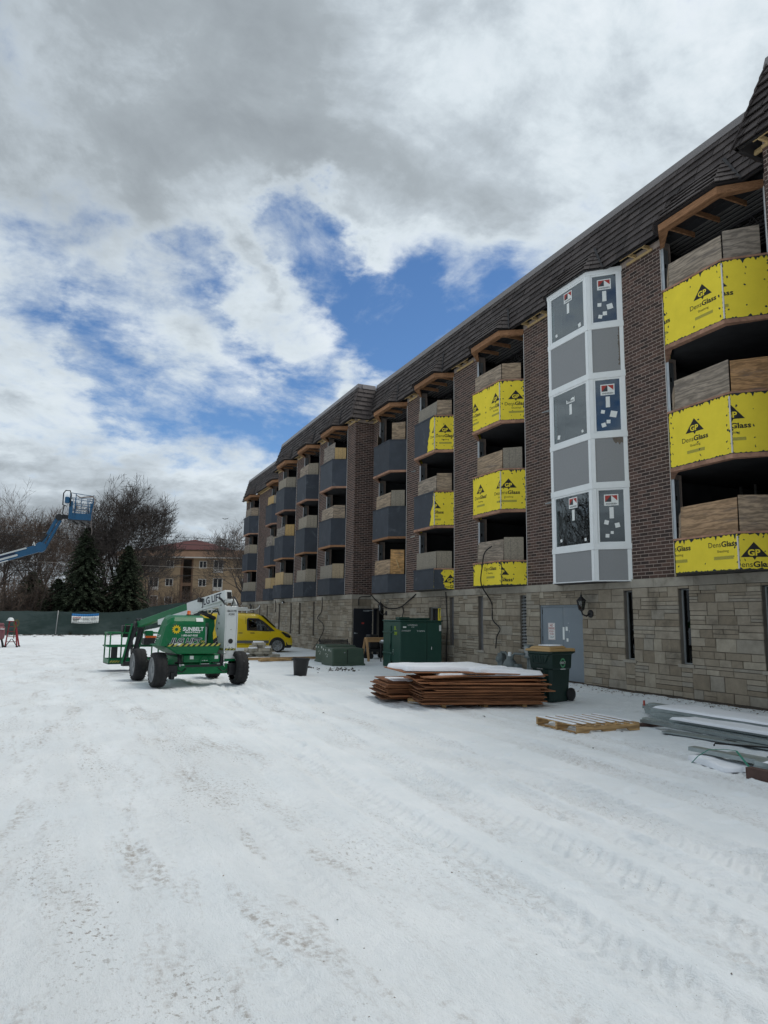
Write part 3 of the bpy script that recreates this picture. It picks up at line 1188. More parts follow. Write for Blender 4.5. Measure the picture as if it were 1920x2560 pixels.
l.box((D + 0.16, y0 - 0.62, 0), (D + 0.9, y0 - 0.6, 2.4))
l.box((D + 0.16, y1 + 0.3, 0), (D + 0.9, y1 + 0.32, 2.4))
l.box((D + 0.16, y0 - 0.6, 2.38), (D + 0.9, y1 + 0.3, 2.4))
l.build('passage', MT['interior'], bdoor)
l = MB()
for y in (28.75, 29.05):
    l.tube([(D + 0.5, y, 0), (D + 0.5, y, 2.3)], 0.035, 8)
l.build('pipe', MT['interior_stud'], bdoor, smooth=True)

# ---- the shell behind: slabs, cross walls, back and flat roof (all in deep shade, partly put into the dark inner colour)
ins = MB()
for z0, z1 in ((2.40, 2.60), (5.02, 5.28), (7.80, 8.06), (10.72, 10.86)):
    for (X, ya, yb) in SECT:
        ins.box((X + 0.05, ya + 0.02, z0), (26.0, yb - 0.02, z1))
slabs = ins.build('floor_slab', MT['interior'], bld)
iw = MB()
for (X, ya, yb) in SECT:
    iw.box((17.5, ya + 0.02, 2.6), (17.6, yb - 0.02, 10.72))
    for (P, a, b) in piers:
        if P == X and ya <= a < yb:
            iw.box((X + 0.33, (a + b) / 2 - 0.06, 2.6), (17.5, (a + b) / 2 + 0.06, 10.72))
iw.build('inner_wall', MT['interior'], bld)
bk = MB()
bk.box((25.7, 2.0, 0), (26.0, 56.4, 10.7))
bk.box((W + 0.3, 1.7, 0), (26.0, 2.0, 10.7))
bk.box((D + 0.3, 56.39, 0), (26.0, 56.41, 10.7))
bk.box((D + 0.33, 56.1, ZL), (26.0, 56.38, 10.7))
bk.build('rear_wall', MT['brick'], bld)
for nm, (X, a, b, yr, yl) in BAYS.items():
    if nm == 'B':
        continue
    for z0, z1 in ((2.6, 5.02), (5.28, 7.80), (8.06, 10.72)):
        y = a + 0.25
        k = 0
        while y < b + 0.5:
            mb = MB()
            mb.box((X + 2.6 + 0.02 * k, y, z0), (X + 2.68, y + 0.045, z1))
            mb.build('partition_stud', MT['interior_stud'], bld)
            y += 0.42
            k += 1
# steel bar joists of the top floor seen from below
for nm, (X, a, b, yr, yl) in BAYS.items():
    if nm == 'B':
        continue
    mb = MB()
    mb.box((X + 0.9, a - 0.3, 10.28), (X + 0.95, b + 0.3, 10.33))
    mb.box((X + 0.9, a - 0.3, 10.62), (X + 0.95, b + 0.3, 10.67))
    n = 9
    for k in range(n):
        t0, t1 = a - 0.3 + (b - a + 0.6) * k / n, a - 0.3 + (b - a + 0.6) * (k + 1) / n
        mb.bar((X + 0.925, t0, 10.33), (X + 0.925, (t0 + t1) / 2, 10.62), 0.02, 0.02)
        mb.bar((X + 0.925, (t0 + t1) / 2, 10.62), (X + 0.925, t1, 10.33), 0.02, 0.02)
    mb.build('bar_joist', MT['dark_trim'], bld)
    mb = MB()
    for k in range(14):
        xx = X + 0.3 + 0.15 * k
        mb.box((xx, a - 0.3, 10.69), (xx + 0.07, b + 0.3, 10.715))
    mb.build('roof_decking', MT['interior_stud'], bld)
# ------------------------------------------------------------------ mansard roof
rf = MB()
SL = (0.48, ZT - ZE)                     # run and rise of the slope
xe = lambda X: X - OV                    # eave line
xt = lambda X: X - OV + SL[0]            # top line
for (X, ya, yb) in SECT:
    a = ya - (OV if X == W and ya > 20 else 0)
    b = yb + (OV if X == W else 0)
    ia = SL[0] if X == W and ya > 20 else 0
    ib = SL[0] if X == W else 0
    # inner board the shingles are nailed to
    rf.hexa([(xe(X) + 0.03, a + 0.03, ZE), (xe(X) + 0.09, a + 0.03, ZE), (xe(X) + 0.09, b - 0.03, ZE), (xe(X) + 0.03, b - 0.03, ZE),
             (xt(X) + 0.03, a + ia + 0.03, ZT), (xt(X) + 0.09, a + ia + 0.03, ZT), (xt(X) + 0.09, b - ib - 0.03, ZT), (xt(X) + 0.03, b - ib - 0.03, ZT)])
    rf.box((xt(X) + 0.06, ya + 0.3, ZT - 0.2), (26.1, yb - 0.0, ZT + 0.05))
for y, sg in ((8.5, 1), (29.8, -1), (43.3, 1)):
    a, t = y + sg * OV, y + sg * (OV - SL[0])
    rf.hexa([(xe(W) + 0.03, a - sg * 0.03, ZE), (D + 0.3, a - sg * 0.03, ZE), (D + 0.3, a - sg * 0.09, ZE), (xe(W) + 0.03, a - sg * 0.09, ZE),
             (xt(W) + 0.03, t - sg * 0.03, ZT), (D + 0.3, t - sg * 0.03, ZT), (D + 0.3, t - sg * 0.09, ZT), (xt(W) + 0.03, t - sg * 0.09, ZT)])
roof = rf.build('roof', MT['dark_trim'], bld)
shingles = []                            # (matrix of a unit shingle, score point)


def shingle_patch(p00, p10, p01, p11, rows, width, thick=0.045, hood=0):
    """p00-p10 the eave, p01-p11 the top; each shingle a tapered slab lapping the one below"""
    p00, p10, p01, p11 = V(p00), V(p10), V(p01), V(p11)
    for r in range(rows):
        v0, v1 = r / rows, (r + 1.12) / rows
        a0, b0 = p00.lerp(p01, v0), p10.lerp(p11, v0)
        v1c = min(v1, 1.0)
        a1, b1 = p00.lerp(p01, v1c), p10.lerp(p11, v1c)
        L0 = (b0 - a0).length
        u = -random.random() * width
        while u < L0 - 0.02:
            w = width * random.uniform(0.72, 1.25)
            q0, q1 = max(u, 0.0) / L0, min(u + w - 0.008, L0) / L0
            u += w
            if q1 - q0 < 0.02 / L0:
                continue
            c0, c1 = a0.lerp(b0, q0), a0.lerp(b0, q1)
            d0, d1 = a1.lerp(b1, q0), a1.lerp(b1, q1)
            shingles.append((c0, c1, d1, d0, thick * random.uniform(0.85, 1.25), hood))


for (X, ya, yb) in SECT:
    a = ya - (OV if X == W and ya > 20 else 0)
    b = yb + (OV if X == W else 0)
    a = max(a, 4.2)
    ia = SL[0] if X == W and ya > 20 else 0
    ib = SL[0] if X == W else 0
    shingle_patch((xe(X), b, ZE), (xe(X), a, ZE), (xt(X), b - ib, ZT), (xt(X), a + ia, ZT), 8, 0.36)
for y, sg in ((8.5, 1), (29.8, -1)):
    a, t = y + sg * OV, y + sg * (OV - SL[0])
    if sg < 0:
        shingle_patch((xe(W), a, ZE), (D + 0.2, a, ZE), (xt(W), t, ZT), (D + 0.2, t, ZT), 7, 0.36)
    else:
        shingle_patch((D + 0.2, a, ZE), (xe(W), a, ZE), (D + 0.2, t, ZT), (xt(W), t, ZT), 7, 0.36)

# metal edge along the top
mt = MB()
for (X, ya, yb) in SECT:
    a = ya + (SL[0] - OV if X == W and ya > 20 else (0.13 if X == D else 0))
    b = yb - (SL[0] - OV if X == W else -0.0)
    mt.hexa([(xt(X) - 0.05, a - 0.05 * (X == W), ZT - 0.02), (xt(X) + 0.22, a, ZT - 0.02), (xt(X) + 0.22, b, ZT - 0.02), (xt(X) - 0.05, b + 0.05 * (X == W), ZT - 0.02),
             (xt(X) + 0.0, a - 0.02 * (X == W), ZT + 0.20), (xt(X) + 0.22, a, ZT + 0.20), (xt(X) + 0.22, b, ZT + 0.20), (xt(X) + 0.0, b + 0.02 * (X == W), ZT + 0.20)])
for y, sg in ((8.5, 1), (29.8, -1), (43.3, 1)):
    t = y + sg * (OV - SL[0])
    mt.hexa([(xt(W) + 0.223, t + sg * 0.05, ZT - 0.018), (D + 0.118, t + sg * 0.05, ZT - 0.018), (D + 0.118, t - sg * 0.2, ZT - 0.018), (xt(W) + 0.223, t - sg * 0.2, ZT - 0.018),
             (xt(W) + 0.223, t, ZT + 0.203), (D + 0.118, t, ZT + 0.203), (D + 0.118, t - sg * 0.2, ZT + 0.203), (xt(W) + 0.223, t - sg * 0.2, ZT + 0.203)])
mt.build('roof_edge', MT['roof_metal'], roof)
# hips of the wings
for ye, yt_ in ((8.5 + OV, 8.5 + OV - SL[0]), (29.8 - OV, 29.8 - OV + SL[0])):
    n = 7
    for k in range(n):
        p0 = V((xe(W), ye, ZE)).lerp(V((xt(W), yt_, ZT)), k / n)
        p1 = V((xe(W), ye, ZE)).lerp(V((xt(W), yt_, ZT)), (k + 1.1) / n)
        mb = MB()
        mb.tint = random.random()
        nrm = V((-1, 1 if ye < 20 else -1, 0)).normalized()
        mb.bar(p0 + nrm * 0.045, p1 + nrm * 0.02, 0.12, 0.022, nrm)
        mb.build('hip_shingle', MT['shingle'], roof)
# rafter tails and the boards they stand on, seen under the eave
for (X, ya, yb) in SECT:
    y = max(ya, 5.0) + 0.15
    ed = [(q[1] - 0.25, q[2] + 0.25) for q in BAYS.values() if q[0] == X and ya <= q[1] < yb]
    while y < yb - 0.1:
        if not any(p < y < q for p, q in ed):
            mb = MB()
            mb.tint = random.random()
            mb.box((xe(X) + 0.10, y, ZE - 0.005), (X + 0.1, y + 0.045, ZE + 0.085))
            mb.build('rafter_tail', MT['pale_wood'], roof)
        y += 0.46
    prev = max(ya, 5.0)
    for p, q in ed + [(yb, yb)]:
        if p - prev > 0.1:
            mb = MB()
            mb.box((X - 0.03, prev, ZE - 0.075), (X + 0.10, p, ZE - 0.008))
            mb.build('eave_board', MT['pale_wood'], roof)
            mb = MB()
            mb.box((xe(X) + 0.10, prev, ZE + 0.0), (xe(X) + 0.13, p, ZE + 0.08))
            mb.build('eave_board', MT['pale_wood'], roof)
        prev = q
for y, sg in ((29.8, -1), (8.5, 1)):
    for x in (W + 0.1, W + 0.5, W + 0.9):
        mb = MB()
        mb.box((x, y + sg * (OV - 0.1), ZE - 0.005), (x + 0.045, y - sg * 0.1, ZE + 0.085))
        mb.build('rafter_tail', MT['pale_wood'], roof)

# ------------------------------------------------------------------ the bays
PJ = 0.62
SP = [(2.70, 3.40), (4.98, 6.20), (7.76, 9.02)]        # spandrel of each storey: foot and top
HEAD = [4.89, 7.67, 10.50]


def shell(X, a, b, yr, yl, ins=0.0):
    """plan of the bay: right wall, right corner, left corner, left wall"""
    k = ins * 0.55
    return [(X, a + ins * 0.75), (X - PJ + ins, yr + k), (X - PJ + ins, yl - k), (X, b - ins * 0.75)]


def slab_poly(mb, pl, z0, z1):
    mb.prism([(x, y, z0) for x, y in pl], (0, 0, z1 - z0))


def wall_panel(mb, p, q, z0, z1, th):
    """upright sheet between plan points p and q, th thick inwards"""
    d = V((q[0] - p[0], q[1] - p[1], 0)).normalized()
    n = V((-d.y, d.x, 0))
    if n.x < 0:
        n = -n
    mb.hexa([V((*p, z0)), V((*p, z0)) + n * th, V((*q, z0)) + n * th, V((*q, z0)), V((*p, z1)), V((*p, z1)) + n * th, V((*q, z1)) + n * th, V((*q, z1))])


def logo(front, back, grey, uc, vt, clip, parts='tdsb'):
    """triangle with two letters, product name, word and code bar; vt is the foot of the triangle"""
    front.clip = back.clip = grey.clip = clip
    if 't' in parts:
        front.poly([(uc - 0.24, vt), (uc - 0.035, vt), (uc, vt - 0.05), (uc + 0.035, vt), (uc + 0.24, vt), (uc, vt + 0.29)][0:1] + [(uc + 0.24, vt), (uc, vt + 0.29)])
        front.poly([(uc - 0.035, vt), (uc, vt - 0.055), (uc + 0.035, vt)])
        back.text('GP', uc - 0.005, vt + 0.03, width=0.215, height=0.115, bold=0.03, center=True)
    if 'd' in parts:
        front.text('Dens', uc - 0.34, vt - 0.19, width=0.30, height=0.105)
        front.text('Glass', uc - 0.03, vt - 0.19, width=0.37, height=0.105, bold=0.028)
    if 's' in parts:
        front.text('Sheathing', uc, vt - 0.30, width=0.27, height=0.05, center=True)
    if 'b' in parts:
        grey.rect(uc - 0.22, vt - 0.44, uc + 0.24, vt - 0.375)


def spandrel_print(bay, p, q, z0, z1, logos, seed, spots=True):
    """prints and dabs of sealant on one yellow sheet from p to q as seen from outside, p on the left"""
    rnd = random.Random(seed)
    P0, Q0 = V((*p, z0)), V((*q, z0))
    ln = (Q0 - P0).length
    u = (Q0 - P0).normalized()
    mk, mw, mg, ms = MB(), MB(), MB(), MB()
    cl = (0.012, 0.012, ln - 0.012, z1 - z0 - 0.02)
    fk, fw, fg, fs = (Flat(x, P0, u, (0, 0, 1), cl, o) for x, o in ((mk, 0.0025), (mw, 0.005), (mg, 0.0025), (ms, 0.004)))
    for (uc, vt, pt) in logos:
        for fl_, mb_ in ((fk, mk), (fw, mw), (fg, mg)):
            fl_.mb = MB()
        logo(fk, fw, fg, uc * ln, vt, cl, pt)
        for fl_, nm, mm in ((fk, 'printed_lettering', 'print_black'), (fw, 'printed_letters', 'yellow'), (fg, 'printed_code', 'print_grey')):
            if fl_.mb.f:
                fl_.mb.build(nm, MT[mm], bay)
    H = z1 - z0
    fs.clip = (0.0, 0.0, ln, H)
    if spots:
        # sealant rolled over the joints: ragged edges
        def ragged(horizontal, at, ext, t):
            s0 = 0.0
            pts = []
            step = 0.03
            while s0 < ext + step:
                pts.append((s0, at + t * abs(rnd.gauss(0, 1)) * (1 if rnd.random() < 0.6 else 0.15) + 0.004))
                s0 += step
            for (a, b), (c, d) in zip(pts, pts[1:]):
                if horizontal:
                    fs.poly([(a, at - 0.006), (c, at - 0.006), (c, d), (a, b)] if t > 0 else [(a, b), (c, d), (c, at + 0.006), (a, at + 0.006)])
                else:
                    fs.poly([(at - 0.006, a), (b, a), (d, c), (at - 0.006, c)] if t > 0 else [(b, a), (at + 0.006, a), (at + 0.006, c), (d, c)])
        ragged(True, H - 0.006, ln, -0.042)
        ragged(True, 0.006, ln, 0.018)
        ragged(False, ln - 0.006, H, -0.024)
        ragged(False, 0.006, H, 0.014)
        for uu in (0.10, ln * 0.5, ln - 0.09):
            v = 0.08 + rnd.random() * 0.1
            while v < H - 0.06:
                if rnd.random() < 0.72:
                    du, dv, rx, ry = uu + rnd.uniform(-0.03, 0.03), v + rnd.uniform(-0.03, 0.03), rnd.uniform(0.008, 0.022), rnd.uniform(0.010, 0.032)
                    an = rnd.uniform(-0.6, 0.6)
                    pts = []
                    for kk in range(8):
                        e = 1 + rnd.uniform(-0.55, 0.55)
                        x, y = rx * e * math.cos(kk * math.pi / 4), ry * e * math.sin(kk * math.pi / 4)
                        pts.append((du + x * math.cos(an) - y * math.sin(an), dv + x * math.sin(an) + y * math.cos(an)))
                    fs.poly(pts)
                v += rnd.uniform(0.12, 0.24)
    if ms.f:
        ms.build('sealant_patch', MT['sealant'], bay)['kind'] = 'stuff'


def half_membrane(bay, p, q, z0, z1, f0, f1, seed):
    """grey membrane over part of a sheet, its edge torn and brushed"""
    rnd = random.Random(seed)
    P0, Q0 = V((*p, z0)), V((*q, z0))
    ln = (Q0 - P0).length
    mb = MB()
    fl = Flat(mb, P0, (Q0 - P0), (0, 0, 1), (0, 0, ln, z1 - z0), 0.007)
    n = 26
    H = z1 - z0
    e = []
    w = 0
    for k in range(n + 1):
        w = 0.75 * w + rnd.gauss(0, 0.022)
        e.append(ln * (f0 + (f1 - f0) * k / n) + w)
    for k in range(n):
        fl.poly([(0, H * k / n), (e[k], H * k / n), (e[k + 1], H * (k + 1) / n), (0, H * (k + 1) / n)])
    mb.build('membrane', MT['membrane'], bay)


# which wood boards close each opening: (material, tint, top height, right material, tint, top height)
BOARD = dict(
    A=[('plywood', 0.62, 0.70, 'plywood', 0.45, 0.72), ('plywood', 0.18, 0.70, 'plywood', 0.80, 0.70), ('plywood', 0.22, 0.62, 'plywood', 0.12, 0.66)],
    C=[('plywood', 0.20, 0.66, 'osb', 0.45, 0.68), ('plywood', 0.48, 0.62, 'osb', 0.30, 0.68), ('plywood', 0.30, 0.55, 'plywood', 0.45, 0.58)],
    D=[('osb', 0.25, 0.62, 'osb', 0.40, 0.64), ('plywood', 0.22, 0.60, 'plywood', 0.40, 0.66), ('osb', 0.15, 0.58, 'plywood', 0.38, 0.62)],
    E=[('plywood', 0.52, 0.62, 'plywood', 1.0, 0.98), ('plywood', 0.40, 0.62, 'osb', 0.25, 0.68), (None, 0, 0, 'plywood', 0.45, 0.78)],
    F=[('osb', 0.15, 0.62, 'osb', 0.72, 0.68), ('plywood', 0.30, 0.58, 'plywood', 0.35, 0.64), ('plywood', 0.05, 0.86, 'osb', 0.92, 0.58)],
    G=[('osb', 0.30, 0.62, 'osb', 0.50, 0.66), ('osb', 0.40, 0.64, 'osb', 0.45, 0.66), ('plywood', 0.25, 0.60, 'osb', 0.50, 0.62)],
    H=[('osb', 0.88, 0.72, 'osb', 0.60, 0.64), ('plywood', 0.0, 0.55, 'osb', 0.95, 0.66), ('osb', 0.40, 0.62, 'osb', 0.38, 0.64)],
    I=[('osb', 0.85, 0.70, 'osb', 0.9, 0.70), ('plywood', 0.05, 0.70, 'osb', 0.4, 0.60), ('osb', 0.95, 0.62, 'osb', 0.4, 0.60)],
    J=[('osb', 0.30, 0.66, 'osb', 0.45, 0.66), ('plywood', 0.15, 0.66, 'osb', 0.55, 0.66), ('plywood', 0.18, 0.62, 'plywood', 0.35, 0.62)])
# prints: per storey, front and right sheet: (place along the sheet, foot of the triangle above the sheet's foot, pieces shown)
PRINT = dict(
    A=[([(0.06, 0.66, 'dsb'), (0.775, 0.66, 'dsb')], [(0.32, 0.24, 'td')]), ([(0.435, 0.66, 'tdsb')], [(0.02, 0.70, 'tdsb')]), ([(0.68, 0.70, 'tdsb'), (-0.10, 0.70, 'tdsb')], [(-0.18, 0.70, 'tdsb')])],
    C=[([(-0.16, 0.66, 'd'), (0.62, 0.66, 'dsb')], [(-0.02, 0.30, 'td')]), ([(0.29, 0.68, 'tdsb'), (1.0, 0.66, 'tdsb')], [(0.32, 0.66, 'tdsb')]), ([(0.10, 0.66, 'tdsb'), (0.86, 0.66, 'tdsb')], [(0.66, 0.66, 'tdsb')])],
    D=[([], [(0.82, 0.24, 'td')]), ([], [(0.0, 0.62, 'tdsb')]), ([(1.02, 0.66, 'tdsb')], [(0.55, 0.66, 'tdsb')])])


def bay_common(nm, bay, X, a, b, yr, yl):
    """roof skirt, header, jamb studs that every bay has"""
    # wooden header under the little roof
    h = MB()
    o = shell(X, a - 0.02, b + 0.02, yr, yl, -0.03)
    i_ = shell(X, a, b, yr, yl, 0.16)
    o[0], o[3] = (X + 0.05, o[0][1]), (X + 0.05, o[3][1])
    for k in range(3):
        h.tint = random.random()
        h.hexa([(*o[k], 10.50), (*i_[k], 10.50), (*i_[k + 1], 10.50), (*o[k + 1], 10.50), (*o[k], ZE - 0.02), (*i_[k], ZE - 0.02), (*i_[k + 1], ZE - 0.02), (*o[k + 1], ZE - 0.02)])
    if nm != 'B':
        h.build('header', MT['new_wood'], bay)
        for t in (0.06, 0.5, 0.94):
            y = yr + (yl - yr) * t
            j = MB()
            j.tint = random.random()
            j.box((X - PJ + 0.14, y - 0.02, 10.50 + 0.045), (X + 0.35, y + 0.02, ZE - 0.021))
            j.build('joist', MT['new_wood'], bay)
    # skirt roof: front slope, two hips, lead-dark corner strip
    zl, zu = ZE + 0.01, 11.56
    xu = xe(X) + SL[0] * (zu - ZE) / (ZT - ZE) - 0.005
    xf = X - PJ - 0.11
    fr, fl = (xf, yr - 0.05, zl), (xf, yl + 0.06, zl)
    ur, ul = (xu, yr + 0.26, zu), (xu, yl - 0.24, zu)
    er, el = (xe(X) - 0.02, a + 0.22, zl), (xe(X) - 0.02, b - 0.22, zl)
    s = MB()
    s.face([fl, fr, ur, ul])
    s.face([fr, er, ur])
    s.face([el, fl, ul])
    s.face([fl, el, (X, el[1], zl), (X, er[1], zl), er, fr])
    s.build('bay_roof', MT['dark_trim'], bay)
    off = V((-0.012, 0, 0.006))
    shingle_patch(V(fl) + off, V(fr) + off, V(ul) + off, V(ur) + off, 5, 0.26, 0.035, 1)
    shingle_patch(V(fr) + off, V(er) + off, V(ur) + off, V(ur) + off + V((0.01, -0.06, 0)), 5, 0.26, 0.035, 1)
    shingle_patch(V(el) + off, V(fl) + off, V(ul) + off + V((0.01, 0.06, 0)), V(ul) + off, 5, 0.26, 0.035, 1)
    g = MB()
    g2 = MB()
    g.bar(V(ur) + V((-0.03, -0.06, 0.02)), V(er) + V((-0.03, -0.02, -0.01)), 0.06, 0.035, (-1, -0.6, 0))
    g2.bar(V(ul) + V((-0.03, 0.06, 0.02)), V(el) + V((-0.03, 0.02, -0.01)), 0.06, 0.035, (-1, 0.6, 0))
    g.build('valley_strip', MT['dark_trim'], bay)
    g2.build('valley_strip', MT['dark_trim'], bay)


def make_bay(nm):
    X, a, b, yr, yl = BAYS[nm]
    bay = bpy.data.objects.new('bay', None)
    link(bay, bld)
    bay.empty_display_size = 0.2
    bay_common(nm, bay, X, a, b, yr, yl)
    yellow = nm in ('A', 'C')
    mixed = nm == 'D'
    pl = shell(X, a + 0.015, b - 0.015, yr, yl)
    for fl_, (z0, z1) in enumerate(SP):
        mat_ = MT['yellow'] if (yellow or mixed) else MT['membrane']
        for (p, q), nm_ in (((pl[2], pl[1]), 'spandrel_sheet'), ((pl[1], pl[0]), 'spandrel_sheet'), ((pl[3], pl[2]), 'spandrel_sheet')):
            mb = MB()
            mb.tint = random.random()
            wall_panel(mb, p, q, z0, z1, 0.10)
            mb.build(nm_, mat_, bay)
        # top plate and sole plate
        t = MB()
        t.tint = random.random()
        o, i_ = shell(X, a + 0.01, b - 0.01, yr, yl, -0.018), shell(X, a, b, yr, yl, 0.14)
        for k in range(3):
            t.hexa([(*o[k], z1 + 0.001), (*i_[k], z1 + 0.001), (*i_[k + 1], z1 + 0.001), (*o[k + 1], z1 + 0.001), (*o[k], z1 + 0.042), (*i_[k], z1 + 0.042), (*i_[k + 1], z1 + 0.042), (*o[k + 1], z1 + 0.042)])
        grey_cap = not (yellow or mixed)
        t.build('top_plate', MT['membrane'] if grey_cap else MT['plate_wood'], bay)
        u = MB()
        u.tint = random.random()
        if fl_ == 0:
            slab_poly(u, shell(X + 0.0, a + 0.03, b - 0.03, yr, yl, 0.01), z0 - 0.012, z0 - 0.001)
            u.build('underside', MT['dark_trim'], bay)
        else:
            o, i_ = shell(X, a + 0.01, b - 0.01, yr, yl, -0.012), shell(X, a, b, yr, yl, 0.13)
            for k in range(3):
                u.hexa([(*o[k], z0 - 0.085), (*i_[k], z0 - 0.085), (*i_[k + 1], z0 - 0.085), (*o[k + 1], z0 - 0.085), (*o[k], z0 - 0.001), (*i_[k], z0 - 0.001), (*i_[k + 1], z0 - 0.001), (*o[k + 1], z0 - 0.001)])
            v_ = MB()
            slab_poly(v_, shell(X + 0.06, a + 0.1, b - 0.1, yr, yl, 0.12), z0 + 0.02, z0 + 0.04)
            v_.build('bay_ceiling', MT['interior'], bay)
            u.build('sole_plate', MT['plate_wood'] if (yellow or mixed or fl_ == 2) else MT['new_wood'], bay)
        if yellow or mixed:
            lf, lr = PRINT[nm][fl_]
            spandrel_print(bay, pl[2], pl[1], z0, z1, lf, hash((nm, fl_, 1)) % 9999 if False else ord(nm) * 10 + fl_, True)
            spandrel_print(bay, pl[1], pl[0], z0, z1, lr, ord(nm) * 10 + fl_ + 500, True)
            # corner tape
            mb = MB()
            c = pl[1]
            if fl_ > 0 or nm == 'A':
                mb.box((c[0] - 0.0065, c[1] - 0.012, z0 + 0.02), (c[0] + 0.02, c[1] + 0.018, z1 - 0.05))
                mb.build('corner_tape', MT['tape'], bay)
        if mixed:
            if fl_ == 2:
                half_membrane(bay, pl[2], pl[1], z0, z1, 0.66, 0.80, 11)
            elif fl_ == 1:
                half_membrane(bay, pl[2], pl[1], z0, z1, 0.80, 0.94, 12)
            else:
                half_membrane(bay, pl[2], pl[1], z0, z1, 1.0, 1.0, 13)
                half_membrane(bay, pl[1], pl[0], z0, z1, 0.60, 0.32, 14)
            cp = MB()
            o, i_ = shell(X, a + 0.01, b - 0.01, yr, yl, -0.022), shell(X, a, b, yr, yl, 0.14)
            cp.hexa([(*o[1], z1), (*i_[1], z1), (*i_[2], z1), (*o[2], z1), (*o[1], z1 + 0.046), (*i_[1], z1 + 0.046), (*i_[2], z1 + 0.046), (*o[2], z1 + 0.046)])
            cp.build('cap', MT['membrane'], bay)
        # boards closing the foot of the opening
        bm_ = BOARD[nm][fl_]
        zs = z1 + 0.044
        iF = shell(X, a + 0.05, b - 0.05, yr, yl, 0.12)
        for side, (mm, ti, hh) in (('f', bm_[:3]), ('r', bm_[3:]), ('l', (bm_[3], 0.4, 0.6))):
            if mm is None:
                continue
            p, q = {'f': (iF[2], iF[1]), 'r': (iF[1], iF[0]), 'l': (iF[3], iF[2])}[side]
            g = 0.02
            d = V((q[0] - p[0], q[1] - p[1], 0))
            d.normalize()
            p2, q2 = V((*p, 0)) + d * g, V((*q, 0)) - d * g
            if side == 'f' and random.random() < 0.5 and nm not in 'A':
                p2 -= d * 0.10
            nrm = V((-d.y, d.x, 0))
            if nrm.x < 0:
                nrm = -nrm
            t0, t1 = random.uniform(-0.02, 0.03), random.uniform(-0.02, 0.03)
            lean = nrm * random.uniform(0.0, 0.03)
            mb = MB()
            mb.tint = ti
            mb.hexa([p2 + V((0, 0, zs)), p2 + nrm * 0.016 + V((0, 0, zs)), q2 + nrm * 0.016 + V((0, 0, zs)), q2 + V((0, 0, zs)),
                     p2 + lean + V((0, 0, zs + hh + t0)), p2 + lean + nrm * 0.016 + V((0, 0, zs + hh + t0)), q2 + lean + nrm * 0.016 + V((0, 0, zs + hh + t1)), q2 + lean + V((0, 0, zs + hh + t1))])
            o = mb.build('closing_board', MT[mm], bay)
            if mm == 'osb' and side in 'fr':
                ch = MB()
                L_ = (q2 - p2).length
                for uu in (L_ * 0.33, L_ * 0.66):
                    A_ = p2 + d * uu - nrm * 0.0015
                    ch.hexa([A_ + V((0, 0, zs + 0.01)), A_ + d * 0.008 + V((0, 0, zs + 0.01)), A_ + d * 0.008 + nrm * 0.001 + V((0, 0, zs + 0.01)), A_ + nrm * 0.001 + V((0, 0, zs + 0.01)),
                             A_ + lean + V((0, 0, zs + hh - 0.03)), A_ + d * 0.008 + lean + V((0, 0, zs + hh - 0.03)), A_ + d * 0.008 + lean + nrm * 0.001 + V((0, 0, zs + hh - 0.03)), A_ + lean + nrm * 0.001 + V((0, 0, zs + hh - 0.03))])
                ch.build('chalk_line', MT['peel'], bay)
        if nm == 'E' and fl_ == 0:
            mb = MB()
            c = (V((*iF[1], 0)) + V((*iF[0], 0))) / 2
            mb.bar(c + V((-0.04, 0.16, zs + 0.8)), c + V((0.04, -0.12, zs + 0.25)), 0.03, 0.05, (-1, -1, 0))
            mb.build('brace', MT['pale_wood'], bay)
        # galvanised jamb stud with punched slots, and the jamb post on the right
        hd = HEAD[fl_]
        s = MB()
        s.box((X + 0.0, b - 0.045, zs), (X + 0.19, b - 0.004, hd))
        s.box((X - 0.012, b - 0.045, zs), (X - 0.001, b - 0.10, hd))
        st = s.build('jamb_stud', MT['stud'], bay)
        k = MB()
        zz = zs + 0.35
        while zz < hd - 0.15:
            k.box((X + 0.075, b - 0.0475, zz), (X + 0.115, b - 0.0455, zz + 0.10))
            zz += 0.62
        if k.f:
            k.build('slot', MT['void'], bay)
        s = MB()
        s.box((X + 0.02, a + 0.004, zs), (X + 0.18, a + 0.045, hd))
        s.build('jamb_stud', MT['stud'], bay)
    e = MB()
    e.box((X - 0.012, a - 0.016, ZL + 0.01), (X + 0.02, a + 0.002, 10.5))
    e.box((X - 0.012, b - 0.002, ZL + 0.01), (X + 0.02, b + 0.012, 10.5))
    e.build('edge_bead', MT['tape'], bay)
    return bay


for nm in 'ACDEFGHIJ':
    make_bay(nm)
# clips sticking out of the brick beside two of the openings
for (x, y, z) in ((D, 16.55, 7.7), (D, 16.5, 5.0), (D, 25.35, 7.55), (D, 25.4, 4.9)):
    mb = MB()
    mb.hexa([(x - 0.02, y - 0.1, z - 0.03), (x - 0.02, y + 0.06, z - 0.03), (x - 0.16, y + 0.04, z - 0.05), (x - 0.16, y - 0.05, z - 0.05),
             (x - 0.02, y - 0.1, z + 0.03), (x - 0.02, y + 0.06, z + 0.03), (x - 0.16, y + 0.04, z - 0.03), (x - 0.16, y - 0.05, z - 0.03)])
    mb.build('flashing_clip', MT['stud'], brick_wall)

